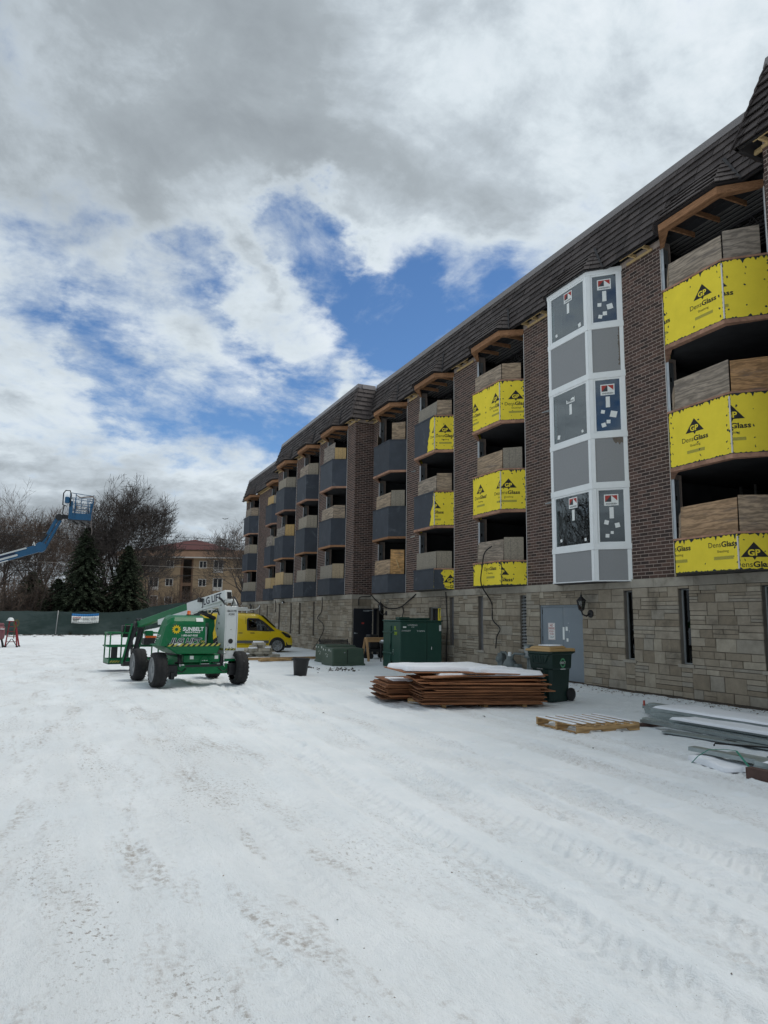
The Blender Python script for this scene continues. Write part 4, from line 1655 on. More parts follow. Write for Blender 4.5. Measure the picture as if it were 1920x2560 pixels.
# ---- the finished white bay
X, a, b, yr, yl = BAYS['B']
wb = bpy.data.objects.new('bay_window', None)
link(wb, bld)
wb['label'] = 'finished white bay with new glazing and grey panels'
bay_common('B', wb, X, a, b, yr, yl)
pl = shell(X, a - 0.03, b + 0.03, yr, yl)
BAND = [(2.64, 2.665), (3.42, 3.56), (4.94, 5.10), (6.22, 6.36), (7.78, 7.94), (9.10, 9.24), (10.58, 10.72)]
for (p, q) in ((pl[2], pl[1]), (pl[1], pl[0]), (pl[3], pl[2])):
    P0, Q0 = V((*p, 0)), V((*q, 0))
    d = (Q0 - P0).normalized()
    ln = (Q0 - P0).length
    nrm = V((-d.y, d.x, 0))
    if nrm.x < 0:
        nrm = -nrm
    cw = 0.10

    def slab(name, mm, u0, u1, z0, z1, o0, o1, bev=0.0, tint=0.5):
        mb = MB()
        mb.tint = tint
        A_, B_ = P0 + d * u0, P0 + d * u1
        mb.hexa([A_ + nrm * o0 + V((0, 0, z0)), A_ + nrm * o1 + V((0, 0, z0)), B_ + nrm * o1 + V((0, 0, z0)), B_ + nrm * o0 + V((0, 0, z0)),
                 A_ + nrm * o0 + V((0, 0, z1)), A_ + nrm * o1 + V((0, 0, z1)), B_ + nrm * o1 + V((0, 0, z1)), B_ + nrm * o0 + V((0, 0, z1))])
        return mb.build(name, MT[mm], wb, bevel=bev)

    for z0, z1 in BAND:
        slab('horizontal_trim', 'white_trim', -0.012, ln + 0.012, z0, z1, -0.022, 0.06, 0.004)
    for (k, (z0, z1)) in enumerate([(BAND[i][1] + 0.001, BAND[i + 1][0] - 0.001) for i in range(6)]):
        slab('corner_trim', 'white_trim', 0.002, cw, z0, z1, -0.010, 0.06, 0.003)
        slab('corner_trim', 'white_trim', ln - cw, ln - 0.002, z0, z1, -0.010, 0.06, 0.003)
        if k % 2 == 0:
            slab('panel', 'stucco', cw + 0.001, ln - cw - 0.001, z0, z1, 0.006, 0.05)
        else:
            fr = 0.045
            for (u0, u1, w0, w1) in ((cw + 0.001, cw + fr, z0, z1), (ln - cw - fr, ln - cw - 0.001, z0, z1), (cw + fr, ln - cw - fr, z0, z0 + fr), (cw + fr, ln - cw - fr, z1 - fr, z1)):
                slab('sash', 'white_trim', u0, u1, w0, w1, 0.004, 0.055, 0.003)
            slab('pane', 'glass', cw + fr, ln - cw - fr, z0 + fr, z1 - fr, 0.026, 0.032)
            # maker's sticker and papers on the glass
            if q == pl[0] or q == pl[1]:
                front = q == pl[1]
                mw, mr_, md = MB(), MB(), MB()
                g0 = P0 + d * 0 + V((0, 0, z0)) + nrm * 0.026
                fw_, fr_, fd_ = (Flat(x_, g0, d, (0, 0, 1), None, o_) for x_, o_ in ((mw, 0.002), (mr_, 0.0035), (md, 0.0035)))
                uc = ln * (0.52 if front else 0.5)
                H = z1 - z0
                vt = H * (0.74 if front else 0.70)
                sw = 0.17
                torn = front and k == 3
                if torn:
                    fw_.poly([(uc - sw, vt - 0.02), (uc + sw, vt - 0.02), (uc + sw, vt + 0.13), (uc + sw * 0.9, vt + 0.09), (uc + sw * 0.6, vt + 0.11), (uc + sw * 0.2, vt + 0.09), (uc - sw * 0.1, vt + 0.03), (uc - sw * 0.7, vt + 0.05), (uc - sw, vt + 0.09)])
                else:
                    fw_.rect(uc - sw, vt - 0.02, uc + sw, vt + 0.26)
                    fr_.rect(uc - sw + 0.025, vt + 0.075, uc, vt + 0.235)
                    fr_.poly([(uc, vt + 0.235), (uc + sw - 0.025, vt + 0.10), (uc + sw - 0.025, vt + 0.235)])
                    fd_.off = 0.0045
                    fd_.poly([(uc - sw + 0.025, vt + 0.075), (uc, vt + 0.075), (uc, vt + 0.235)])
                fd_.text('ANDERSEN', uc, vt + 0.005, width=0.27, height=0.04, bold=0.02, center=True, off=0.0035)
                mw.build('glass_sticker', MT['sticker'], wb)
                mw = fw_.mb = MB()
                fw_.rect(uc - 0.05, vt - 0.34, uc + 0.05, vt - 0.06)
                mw.build('glass_sticker', MT['sticker'], wb)
                rr = random.Random(k * 7 + (1 if front else 2))
                for (cu, cv) in (((0.14, 0.10), (0.86, 0.06)) if front else ((0.30, 0.10), (0.72, 0.30), (0.50, 0.16), (0.28, 0.36))):
                    s_ = rr.uniform(0.035, 0.055) * (1.5 if cu == 0.72 else 1)
                    an = rr.uniform(-0.3, 0.3)
                    mw = fw_.mb = MB()
                    U0 = cw + 0.05 + (ln - 2 * cw - 0.1) * cu
                    fw_.poly([(U0 + x_ * math.cos(an) - y_ * math.sin(an), 0.07 + (H - 0.1) * cv + x_ * math.sin(an) + y_ * math.cos(an)) for x_, y_ in ((-s_, -s_), (s_, -s_), (s_, s_), (-s_, s_))])
                    mw.build('glass_paper', MT['sticker'], wb)
                for x_, n_, m_ in ((mr_, 'sticker_print', 'sticker_red'), (md, 'sticker_print', 'sticker_dark')):
                    if x_.f:
                        x_.build(n_, MT[m_], wb)
        if k in (2, 4) and q == pl[0]:
            mb = MB()
            f = Flat(mb, P0 + V((0, 0, z0)) + nrm * 0.006, d, (0, 0, 1), (cw + 0.002, 0.004, ln - cw - 0.002, z1 - z0 - 0.004), 0.003)
            if k == 4:
                for t in range(14):
                    vv = (z1 - z0) * (0.12 + 0.86 * t / 14)
                    f.poly([(ln - cw, vv), (ln - cw - random.uniform(0.015, 0.075), vv + 0.02), (ln - cw - random.uniform(0.02, 0.06), vv + 0.08), (ln - cw, vv + 0.10)])
            else:
                f.poly([(ln - cw - 0.26, z1 - z0), (ln - cw - 0.23, z1 - z0 - 0.10), (ln - cw - 0.18, z1 - z0 - 0.16), (ln - cw - 0.13, z1 - z0 - 0.12), (ln - cw - 0.09, z1 - z0 - 0.20), (ln - cw - 0.05, z1 - z0 - 0.13), (ln - cw, z1 - z0 - 0.16), (ln - cw, z1 - z0)])
            mb.build('peeled_patch', MT['peel'], wb)
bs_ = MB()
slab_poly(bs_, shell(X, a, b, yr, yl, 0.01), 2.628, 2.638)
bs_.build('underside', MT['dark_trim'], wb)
# hide the old interior behind the new glazing: pale blinds' worth of gypsum board, floors as elsewhere
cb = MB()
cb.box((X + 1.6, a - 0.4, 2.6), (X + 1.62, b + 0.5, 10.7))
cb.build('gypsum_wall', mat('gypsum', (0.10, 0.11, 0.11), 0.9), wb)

# ---- shingles become objects (nearest) and one mesh (the rest)
us = []
for k in range(8):
    mb = MB()
    mb.tint = (k + 0.5) / 8
    # unit: x across 0..1, y up the slope 0..1, z thickness 1 at the butt tapering to 0.15
    mb.hexa([(0, 0.14, 0.0), (1, 0.14, 0.0), (1, 1, -0.4), (0, 1, -0.4), (0, 0, 1), (1, 0, 1), (1, 1, 0.15), (0, 1, 0.15)])
    us.append(mb.mesh('shingle', MT['shingle']))
idx = sorted(range(len(shingles)), key=lambda i: -cam_score((shingles[i][0] + shingles[i][2]) / 2))
near = set(idx[:300])
rest = MB()
for i, (c0, c1, d1, d0, th, hood) in enumerate(shingles):
    t = random.random() if not hood else 0.5 + 0.5 * random.random()  # hood shingles tinted lighter, standing in for the light they catch
    ux, uy = c1 - c0, d0 - c0
    if (d1 - d0).length < 0.6 * ux.length and i in near:
        near.discard(i)
    n = ux.cross(uy)
    if n.length < 1e-9:
        continue
    n.normalize()
    if i in near:
        M = Matrix((ux, uy, n * th)).transposed().to_4x4()
        M.translation = c0
        o = bpy.data.objects.new('shingle', us[int(t * 8)])
        link(o, roof)
        o.matrix_basis = M
    else:
        rest.tint = t
        rest.hexa([c0.lerp(d0, 0.14), c1.lerp(d1, 0.14), d1 - n * th * 0.4, d0 - n * th * 0.4, c0 + n * th, c1 + n * th, d1 + n * th * 0.15, d0 + n * th * 0.15])
rest.build('shingles', MT['shingle'], roof)['kind'] = 'stuff'
# ------------------------------------------------------------------ machines
MT['lift_green'] = mat('lift_green', (0.0015, 0.128, 0.042), 0.38, var=0.10, scale=2, spec=0.25, coat=0.06, obj=True, grime=((0.05, 0.13, 0.08), 4.5, 0.52, 0.80), bump=0.05, bscale=8)
MT['lift_white'] = mat('lift_white', (0.62, 0.64, 0.63), 0.4, var=0.06, scale=2, coat=0.2, obj=True, grime=((0.36, 0.37, 0.36), 4.0, 0.54, 0.82))
MT['lift_black'] = mat('lift_black', (0.016, 0.017, 0.019), 0.5, var=0.2, scale=6, obj=True)
MT['tyre'] = mat('tyre', (0.017, 0.017, 0.018), 0.85, var=0.25, scale=9, bump=0.3, obj=True, grime=((0.20, 0.205, 0.21), 9, 0.62, 0.80))
MT['hub_grey'] = mat('hub_grey', (0.20, 0.21, 0.215), 0.5, var=0.12, obj=True)
MT['hazard_yellow'] = mat('hazard_yellow', (0.42, 0.40, 0.07), 0.6, var=0.15, scale=20)
MT['decal_white'] = mat('decal_white', (0.72, 0.74, 0.72), 0.6, var=0.03)
MT['decal_yellow'] = mat('decal_yellow', (0.80, 0.55, 0.01), 0.6, var=0.03)
MT['decal_navy'] = mat('decal_navy', (0.012, 0.014, 0.035), 0.5, var=0.05)
MT['orange'] = mat('orange', (0.65, 0.12, 0.01), 0.4, var=0.05)
MT['chrome'] = mat('chrome', (0.55, 0.56, 0.57), 0.2, 0.9, var=0.05)


def hazard(root, o, u, v, ln, h, n, mb_clip=None, name='hazard_stripe'):
    """black and yellow slanted stripe"""
    a, b = MB(), MB()
    fa, fb = Flat(a, o, u, v, (0, 0, ln, h), 0.003), Flat(b, o, u, v, (0, 0, ln, h), 0.005)
    fa.rect(0, 0, ln, h)
    st = ln / n
    for k in range(-1, n + 1):
        x = k * st
        fb.poly([(x, 0), (x + st * 0.5, 0), (x + st * 0.5 + h * 1.1, h), (x + h * 1.1, h)])
    a.build(name, MT['lift_black'], root)
    b.build(name, MT['hazard_yellow'], root)


def tractor_wheel(root, c, r, w, out, mt_hub='hub_grey', lugs=20):
    """fat tyre with lugs; out = +1/-1 the side the disc shows on (local x)"""
    t = MB()
    prof = [(-w / 2, r * 0.70), (-w / 2, r * 0.76), (-w / 2 + 0.02, r * 0.86), (-w * 0.40, r * 0.955), (-w * 0.2, r * 0.975), (w * 0.2, r * 0.975), (w * 0.40, r * 0.955), (w / 2 - 0.02, r * 0.86), (w / 2, r * 0.76), (w / 2, r * 0.70)]
    t.lathe(c, (1, 0, 0), prof, 36, False)
    tr = t.build('wheel', MT['tyre'], root, smooth=True)
    lg = MB()
    for k in range(lugs):
        for sd in (-1, 1):
            an = 2 * math.pi * (k + (0.5 if sd > 0 else 0)) / lugs
            an2 = an + 0.26
            pts = []
            for (xx, aa, rr) in ((0.0, an, 0.965), (sd * w * 0.47, an2, 0.90), (sd * w * 0.47, an2 + 0.10, 0.90), (0.0, an + 0.12, 0.965)):
                pts.append((xx, aa, rr))
            low = [V(c) + V((x_, math.cos(a_) * r * q, math.sin(a_) * r * q)) for x_, a_, q in pts]
            hi = [V(c) + V((x_, math.cos(a_) * r * (q + 0.024), math.sin(a_) * r * (q + 0.024))) for x_, a_, q in pts]
            lg.hexa(low + hi)
    lg.build('tread', MT['tyre'], tr)
    h = MB()
    s = out * w / 2
    h.lathe((c[0] + s - out * 0.10, c[1], c[2]), (out, 0, 0), [(0, r * 0.72), (0.094, r * 0.72), (0.094, r * 0.66), (0.05, r * 0.58), (0.072, r * 0.2), (0.095, r * 0.18), (0.098, 0)], 28)
    h.build('rim', MT[mt_hub], tr, smooth=False)


def green_lift():
    L = thing('boom_lift', 'green and white articulated boom lift with black tyres parked on the snow', 'boom lift', (2.9, 18.95, 0), rad(8))
    G, Wh, K = MT['lift_green'], MT['lift_white'], MT['lift_black']
    cx = -0.11
    for x, y in ((-0.99, -1.0), (0.99, -1.0), (-0.99, 1.0), (0.99, 1.0)):
        tractor_wheel(L, (cx + x, y, 0.41), 0.415, 0.31, 1 if x > 0 else -1, 'hub_grey', 26)
    # chassis
    m = MB()
    m.box((cx - 0.45, -0.85, 0.36), (cx + 0.40, 1.05, 0.70))
    m.build('chassis', G, L, bevel=0.03)
    m = MB()
    m.box((-0.71, -1.02, 0.28), (0.60, -0.86, 0.53))
    m.build('bumper_beam', G, L, bevel=0.02)
    m = MB()
    m.box((-0.70, -1.0, 0.56), (0.58, -0.9, 0.575))
    m.box((-0.46, -1.028, 0.45), (0.42, -1.021, 0.51))
    m.build('beam_groove', K, L)
    m = MB()
    m.box((-0.52, -1.06, 0.56), (0.38, -0.80, 0.75))
    m.build('front_box', G, L, bevel=0.035, seg=2)
    for x in (-0.33, 0.28):
        m = MB()
        m.box((x - 0.04, -1.064, 0.64), (x + 0.05, -1.061, 0.72))
        m.build('data_plate', MT['decal_white'], L)
    m = MB()
    m.tube([(-0.12, -1.09, 0.50), (-0.12, -1.10, 0.62), (-0.06, -1.10, 0.70), (0.06, -1.10, 0.70), (0.12, -1.10, 0.62), (0.12, -1.09, 0.50)], 0.014, 6)
    m.build('tie_down', G, L, smooth=True)
    m = MB()
    f = Flat(m, (-0.15, -1.062, 0.50), (1, 0, 0), (0, 0, 1))
    for a, b, c, d in ((0.02, 0.02, 0.28, 0.03), (0.07, 0.10, 0.12, 0.108), (0.17, 0.10, 0.22, 0.108), (0.135, 0.095, 0.155, 0.115)):
        f.rect(a, b, c, d)
    m.build('decal', MT['decal_white'], L)
    m = MB()
    for x0, x1 in ((-1.0, -0.66), (0.62, 0.80)):
        for y0_, y1_ in ((-1.1, -0.9), (0.9, 1.1)):
            m = MB()
            m.box((x0, y0_, 0.24), (x1, y1_, 0.52))
            if y0_ < 0:
                m.box((x0 + 0.16, -1.13, 0.18), (x0 + 0.27, -0.95, 0.36))
            m.build('axle_end', K, L, bevel=0.02)
    m = MB()
    for x0 in (-0.60, 0.44):
        m.tube([(x0, -1.0, 0.50), (x0, -0.98, 0.74)], 0.05, 10)
        m.lathe((x0, -1.0, 0.50), (0, 0, 1), [(-0.03, 0.028), (0.0, 0.03), (0.02, 0.02)], 10)
    m.tube([(-0.62, -0.9, 0.55), (-0.80, -0.8, 0.40)], 0.03, 8)
    m.build('oscillation_cylinder', K, L, smooth=True)
    for x in (-0.62, 0.46):
        m = MB()
        m.lathe((x + 0.02, -1.06, 0.76), (0, 0, 1), [(-0.02, 0.025), (0.01, 0.03), (0.04, 0.018), (0.045, 0)], 10)
        m.lathe((x + 0.02, -1.06, 0.50), (0, 0, 1), [(-0.03, 0.025), (0.01, 0.03), (0.04, 0.018), (0.045, 0)], 10)
        m.build('fitting', MT['chrome'], L, smooth=True)
    m = MB()
    for x in (-0.62, 0.32):
        m.box((x, -1.0235, 0.495), (x + 0.13, -1.0215, 0.52))
    m.build('reflector', MT['decal_white'], L)
    # turntable and counterweight hood
    m = MB()
    m.lathe((-0.1, 0.1, 0.70), (0, 0, 1), [(0, 0.55), (0.10, 0.55)], 28)
    m.build('turntable_ring', K, L)
    m = MB()
    m.hexa([(-0.72, -1.20, 0.77), (0.26, -1.20, 0.77), (0.26, 0.55, 0.77), (-0.75, 0.05, 0.77), (-1.06, -1.34, 0.965), (0.30, -1.33, 0.965), (0.30, 0.7, 0.965), (-1.06, 0.2, 0.965)])
    m.build('counterweight', G, L, bevel=0.03, seg=2)
    prof = [(-1.35, 0.97), (-1.35, 1.25), (-1.35, 1.42), (-1.32, 1.55), (-1.25, 1.64), (-1.12, 1.68), (-0.70, 1.69), (-0.60, 1.6), (-0.56, 1.3), (-0.58, 0.97)]
    m = MB()
    n = 9
    xsn = [(-1.15, 0.16), (-1.13, 0.08), (-1.07, 0.025), (-0.99, 0.0), (-0.16, 0.0), (-0.11, 0.015)]
    rows = []
    for x, ins in xsn:
        rows.append([(x + ((z - 0.97) * 0.22 if x < -0.9 else 0), y + (ins if y < -0.9 else -ins) * 1.3, z - (ins if z > 1.5 else 0)) for y, z in prof])
    for r0, r1 in zip(rows, rows[1:]):
        for k in range(len(prof) - 1):
            m.face([r0[k], r1[k], r1[k + 1], r0[k + 1]])
    m.face(list(rows[0]))
    m.face(list(reversed(rows[-1])))
    hood = m.build('engine_hood', G, L, smooth=False, bevel=0.02, seg=2)
    m = MB()
    f = Flat(m, (-0.99, -1.343, 1.452), (1, 0, 0), (0, 0, 1), None, 0.004)
    f.rect(0.0, 0.0, 0.86, 0.008)
    m.build('hood_seam', K, L)
    # vents and window on the hood's side
    m = MB()
    f = Flat(m, (-1.07, -0.5, 1.0), (0, -1, 0), (0.22, 0, 1), None, 0.012)
    f.rect(0.16, 0.33, 0.50, 0.56)
    m.build('side_vent', K, L)
    m = MB()
    f = Flat(m, (-1.12, -0.5, 1.0), (0, -1, 0), (0.22, 0, 1), None, 0.012)
    for k in range(5):
        f.rect(0.12 + 0.02 * k, 0.03 + 0.045 * k, 0.40, 0.045 + 0.045 * k)
    f.rect(0.45, 0.02, 0.58, 0.22)
    m.build('side_decal', MT['decal_white'], L)
    # writing on the hood's rear face
    uw, nv, yl_ = MB(), MB(), MB()
    o = (-0.98, -1.352, 0.97)
    fw_, fn, fy = Flat(uw, o, (1, 0, 0), (0, 0, 1), None, 0.004), Flat(nv, o, (1, 0, 0), (0, 0, 1), None, 0.006), Flat(yl_, o, (1, 0, 0), (0, 0, 1), None, 0.004)
    fw_.text('SUNBELT', 0.32, 0.355, width=0.50, height=0.085, bold=0.035)
    fw_.text('RENTALS', 0.38, 0.305, width=0.36, height=0.032, bold=0.03)
    fw_.text('1-800-667-9328', 0.30, 0.225, width=0.38, height=0.042, bold=0.02)
    for dx in (-0.006, 0.006):
        for dz in (-0.006, 0.006):
            fw_.text('JLG LIFT', 0.035 + dx, 0.075 + dz, width=0.72, height=0.105, bold=0.03, shear=0.30)
    fn.text('JLG LIFT', 0.035, 0.075, width=0.72, height=0.105, bold=0.025, shear=0.30)
    fw_.rect(0.14, 0.015, 0.32, 0.06)
    fw_.text('TURBO DIESEL', 0.43, 0.035, width=0.28, height=0.026)
    # sun emblem: a ring with hooked teeth
    sc = (0.17, 0.385)
    for k in range(12):
        a0 = 2 * math.pi * k / 12
        q = lambda r_, a_: (sc[0] + r_ * math.cos(a_), sc[1] + r_ * math.sin(a_))
        fy.poly([q(0.040, a0), q(0.078, a0 - 0.02), q(0.078, a0 + 0.30), q(0.040, a0 + 2 * math.pi / 12)])
        fy.poly([q(0.078, a0 - 0.26), q(0.078, a0 + 0.28), q(0.112, a0 + 0.30)][::-1] if False else [q(0.072, a0 - 0.30), q(0.112, a0 + 0.10), q(0.072, a0 + 0.26)])
    m = MB()
    f = Flat(m, (-0.34, -1.318, 1.53), (1, 0, 0), (0, 0.55, 1), None, 0.02)
    f.rect(0, 0, 0.17, 0.10)
    m.build('data_plate', MT['decal_white'], L)
    uw.build('lettering', MT['decal_white'], L)
    nv.build('lettering', MT['decal_navy'], L)
    yl_.build('sun_emblem', MT['decal_yellow'], L)
    hazard(L, (-1.0, -1.352, 0.962), (1, 0, 0), (0, 0, 1), 1.28, 0.062, 10)
    # beacon
    m = MB()
    m.lathe((-0.42, -0.95, 1.68), (0, 0, 1), [(0, 0.06), (0.03, 0.06), (0.03, 0.0)], 12)
    m.box((-0.36, -1.0, 1.68), (-0.18, -0.92, 1.70))
    m.build('beacon_base', K, L)
    m = MB()
    m.lathe((-0.42, -0.95, 1.71), (0, 0, 1), [(0, 0.042), (0.07, 0.045), (0.085, 0.03), (0.09, 0)], 12)
    m.build('beacon', MT['orange'], L, smooth=True)
    # frame between hood and tower, tank inside
    m = MB()
    m.prism([(-0.1, -0.24, 1.64), (0.46, -0.24, 1.61), (0.48, -0.24, 1.42), (0.44, -0.24, 1.25), (0.46, -0.24, 0.97), (0.47, -0.24, 0.80), (0.38, -0.24, 0.77), (0.31, -0.24, 0.96), (0.33, -0.24, 1.30), (0.31, -0.24, 1.50), (-0.1, -0.24, 1.50)], (0, 0.4, 0))
    m.build('turntable_frame', G, L, bevel=0.015)
    m = MB()
    m.box((-0.09, -0.22, 0.97), (0.30, 0.4, 1.40))
    m.build('tank', Wh, L, bevel=0.03, seg=2)
    hazard(L, (-0.22, -1.352, 1.045), (1, 0, 0), (0, 0, 1), 0.10, 0.05, 2)
    # white upright tower
    pr = [(-1.0, 0.59), (-0.86, 0.585), (-0.26, 1.36), (-0.30, 1.55), (-0.58, 2.10), (-0.72, 2.12), (-1.0, 1.92)]
    for x0, x1 in ((0.485, 0.51), (0.79, 0.815)):
        m = MB()
        m.prism([(x0, y, z) for y, z in pr], (x1 - x0, 0, 0))
        m.build('tower_plate', Wh, L, bevel=0.004)
    m = MB()
    m.box((0.512, -0.995, 0.63), (0.788, -0.80, 1.93))
    m.box((0.512, -0.99, 0.575), (0.788, -0.86, 0.62))
    tw = m.build('tower', Wh, L, bevel=0.01)
    m = MB()
    m.box((0.513, -0.992, 0.57), (0.787, -0.9, 0.628))
    m.build('tower_foot', G, L)
    m = MB()
    f = Flat(m, (0.512, -0.995, 0.63), (1, 0, 0), (0, 0, 1), None, 0.004)
    f.text('18633199', 0.138, 1.15, width=0.24, height=0.055, bold=0.02, center=True)
    f.text('PC095', 0.138, 1.07, width=0.15, height=0.05, bold=0.02, center=True)
    f.poly([(0.138 + 0.062 * math.cos(t * math.pi / 12), 0.43 + 0.062 * math.sin(t * math.pi / 12)) for t in range(24)])
    f.rect(0.12, 0.71, 0.15, 0.72)
    f.rect(0.06, 0.33, 0.09, 0.338)
    for a, b in ((0.10, 0.27), (0.17, 0.27)):
        f.rect(a, b, a + 0.02, b + 0.015)
    m.build('marking', K, L)
    hazard(L, (0.512, -0.995, 0.835), (1, 0, 0), (0, 0, 1), 0.276, 0.05, 3)
    hazard(L, (0.485, -0.55, 0.835), (0, -1, 0), (0, 0, 1), 0.42, 0.05, 4)
    m = MB()
    for y, z in ((-0.45, 1.36), (-0.55, 1.50), (-0.5, 1.15), (-0.65, 1.95), (-0.75, 0.86)):
        m.lathe((0.485, y, z), (-1, 0, 0), [(0, 0.02), (0.012, 0.02), (0.012, 0)], 8)
    m.build('pin', K, L)
    # main boom: white base section, green telescope
    B0, B1 = V((0.60, -0.86, 2.21)), V((-0.58, 3.45, 1.40))
    bd = (B1 - B0).normalized()
    Bm = B0 + bd * 1.80
    m = MB()
    m.bar(B0, Bm, 0.21, 0.25)
    m.build('boom_base', Wh, L, bevel=0.012)
    m = MB()
    m.bar(B0 - bd * 0.004 + V((0.015, 0, -0.01)), B0 + bd * 0.05 + V((0.015, 0, -0.01)), 0.13, 0.17)
    m.build('boom_mouth', K, L)
    m = MB()
    m.lathe(B0 + V((-0.09, 0.03, -0.15)), (1, 0, 0), [(0, 0.05), (0.20, 0.05)], 14)
    m.build('pivot', Wh, L)
    m = MB()
    m.bar(B0 + bd * 1.5 + V((0, 0, 0.03)), B1, 0.18, 0.19)
    m.build('boom_telescope', G, L, bevel=0.012)
    m = MB()
    sd_ = bd.cross(V((0, 0, 1))).normalized()
    for k in (0.42, 0.60):
        pass
    m.bar(B0 + bd * 1.78 + V((0, 0, -0.14)), B0 + bd * 3.3 + V((0, 0, -0.14)), 0.20, 0.14)
    m.build('boom_rail', Wh, L)
    m = MB()
    f = Flat(m, B0 + bd * 1.08 - sd_ * 0.105 + V((0, 0, -0.115)), -bd, sd_.cross(bd) if sd_.cross(bd).z > 0 else -sd_.cross(bd), None, 0.005)
    f.n = -sd_
    f.text('JLG LIFT', 0.02, 0.03, width=0.92, height=0.17, bold=0.02)
    m.build('lettering', MT['decal_navy'], L)
    # lower link and lift cylinder, hoses
    m = MB()
    m.bar((0.60, -0.66, 2.02), (-0.10, 1.15, 1.66), 0.14, 0.09)
    m.build('lower_link', Wh, L, bevel=0.01)
    m = MB()
    m.tube([(0.42, -0.35, 1.62), (0.26, 0.35, 1.78), (0.18, 0.55, 1.84)], 0.05, 10)
    m.build('lift_cylinder', K, L, smooth=True)
    m = MB()
    m.tube([(0.42, -0.2, 2.06), (0.43, -0.45, 2.22), (0.45, -0.75, 2.10), (0.49, -0.9, 1.98), (0.53, -0.97, 1.92)], 0.022, 8)
    m.tube([(0.40, -0.15, 2.05), (0.42, -0.5, 2.17), (0.46, -0.8, 2.05), (0.56, -0.98, 1.90)], 0.018, 8)
    m.tube([(0.66, -0.92, 2.17), (0.68, -1.0, 2.10), (0.66, -1.0, 2.0), (0.64, -0.98, 1.92)], 0.014, 8)
    m.tube([(0.76, -0.8, 2.17), (0.80, -0.92, 2.06), (0.82, -0.98, 1.95)], 0.02, 8)
    m.build('hose', K, L, smooth=True)
    m = MB()
    q0 = B0 + bd * 1.35 + V((0, 0, 0.13))
    for k in range(11):
        m.obox(q0 + bd * 0.055 * k - sd_ * 0.07, (0.05, 0.045, 0.05 + 0.0 * k), Matrix.Rotation(0.25, 3, 'Z'))
    m.box(B0 + bd * 1.0 + V((-0.19, -0.02, 0.0)), B0 + bd * 1.0 + V((-0.03, 0.20, 0.10)))
    m.build('cable_track', K, L)
    # hoses down the boom and round the axle, snow packed under the frame
    m = MB()
    for k, o_ in enumerate((0.0, 0.03, 0.06)):
        m.tube([B1 + V((0.02 + o_, -0.3, 0.10)), B1 + V((-0.02 + o_, 0.02, 0.17)), B1 + V((-0.12 + o_, 0.20, -0.05)), B1 + V((-0.18 + o_, 0.22, -0.5)), V((-0.72 + o_, 3.62, 0.45))], 0.014, 6)
    m.tube([(-0.45, -1.04, 0.42), (-0.55, -1.08, 0.34), (-0.68, -1.06, 0.40), (-0.80, -0.95, 0.46)], 0.014, 6)
    m.tube([(0.35, -1.04, 0.42), (0.46, -1.10, 0.33), (0.60, -1.06, 0.40), (0.70, -0.95, 0.46)], 0.014, 6)
    m.tube([(0.30, -0.3, 1.66), (0.36, -0.45, 1.80), (0.44, -0.50, 1.86), (0.48, -0.55, 1.7)], 0.016, 6)
    m.build('hose', K, L, smooth=True)
    # boom head and jib
    m = MB()
    m.lathe(B1 + V((-0.14, 0.02, -0.02)), (1, 0, 0), [(0, 0.11), (0.28, 0.11)], 14)
    m.tube([B1 + V((-0.05, -0.2, 0.12)), B1 + V((-0.06, 0.08, 0.16)), B1 + V((-0.1, 0.2, 0.0))], 0.02, 6)
    m.build('boom_head', K, L)
    m = MB()
    for s in (-0.115, 0.10):
        m.bar(B1 + V((s * 0.6, 0.02, 0.02)), (-0.80 + s * 1.3, 3.70, 0.24), 0.03, 0.13)
    m.bar(B1 + V((0.10, 0.10, -0.06)), (-0.70, 3.78, 0.20), 0.10, 0.06)
    m.bar((-0.95, 3.68, 0.25), (-0.42, 3.75, 0.25), 0.20, 0.12)
    m.tube([(-0.46, 3.5, 1.30), (-0.50, 3.6, 0.8), (-0.70, 3.65, 0.35)], 0.045, 10)
    m.build('jib', K, L)
    m = MB()
    m.bar(B1 + V((-0.20, 0.02, 0.02)), (-0.97, 3.66, 0.26), 0.012, 0.06)
    m.bar(B1 + V((0.16, 0.02, -0.05)), (-0.62, 3.66, 0.22), 0.012, 0.05)
    m.build('jib_side', G, L)
    # basket
    x0, x1, y0, y1 = -1.27, 0.18, 4.05, 4.85
    m = MB()
    m.box((x0, y0, 0.22), (x1, y1, 0.245))
    m.build('basket_floor', K, L)
    m = MB()
    m.box((x0, y0, 0.246), (x1, y0 + 0.02, 0.37))
    m.box((x0, y1 - 0.02, 0.246), (x1, y1, 0.37))
    m.box((x0, y0 + 0.021, 0.246), (x0 + 0.02, y1 - 0.021, 0.37))
    m.box((x1 - 0.02, y0 + 0.021, 0.246), (x1, y1 - 0.021, 0.37))
    m.build('toe_board', G, L)
    m = MB()
    for z, xa in ((0.74, x0 - 0.03), (1.13, x0)):
        m.tube([(xa, y0, z), (x1, y0, z), (x1, y1, z), (xa, y1, z), (xa, y0, z)], 0.022, 8)
    m.tube([(-0.86, y0, 1.13), (-0.84, y0, 1.38), (x1 - 0.6, y0, 1.38), (x1 - 0.55, y0, 1.13)], 0.022, 8)
    for x, y in ((x0 + 0.02, y0), (-0.93, y0), (-0.5, y0), (x1 - 0.02, y0), (x0 + 0.02, y1), (-0.55, y1), (x1 - 0.02, y1)):
        m.tube([(x, y, 0.25), (x, y, 1.13)], 0.022, 8)
    m.build('basket_rail', G, L, smooth=True)
    m = MB()
    m.box((-1.21, y0 - 0.008, 0.40), (-1.03, y0 + 0.012, 0.72))
    m.build('manual_box', K, L)
    m = MB()
    m.box((-0.30, y0 - 0.12, 0.78), (0.12, y0 + 0.2, 0.98))
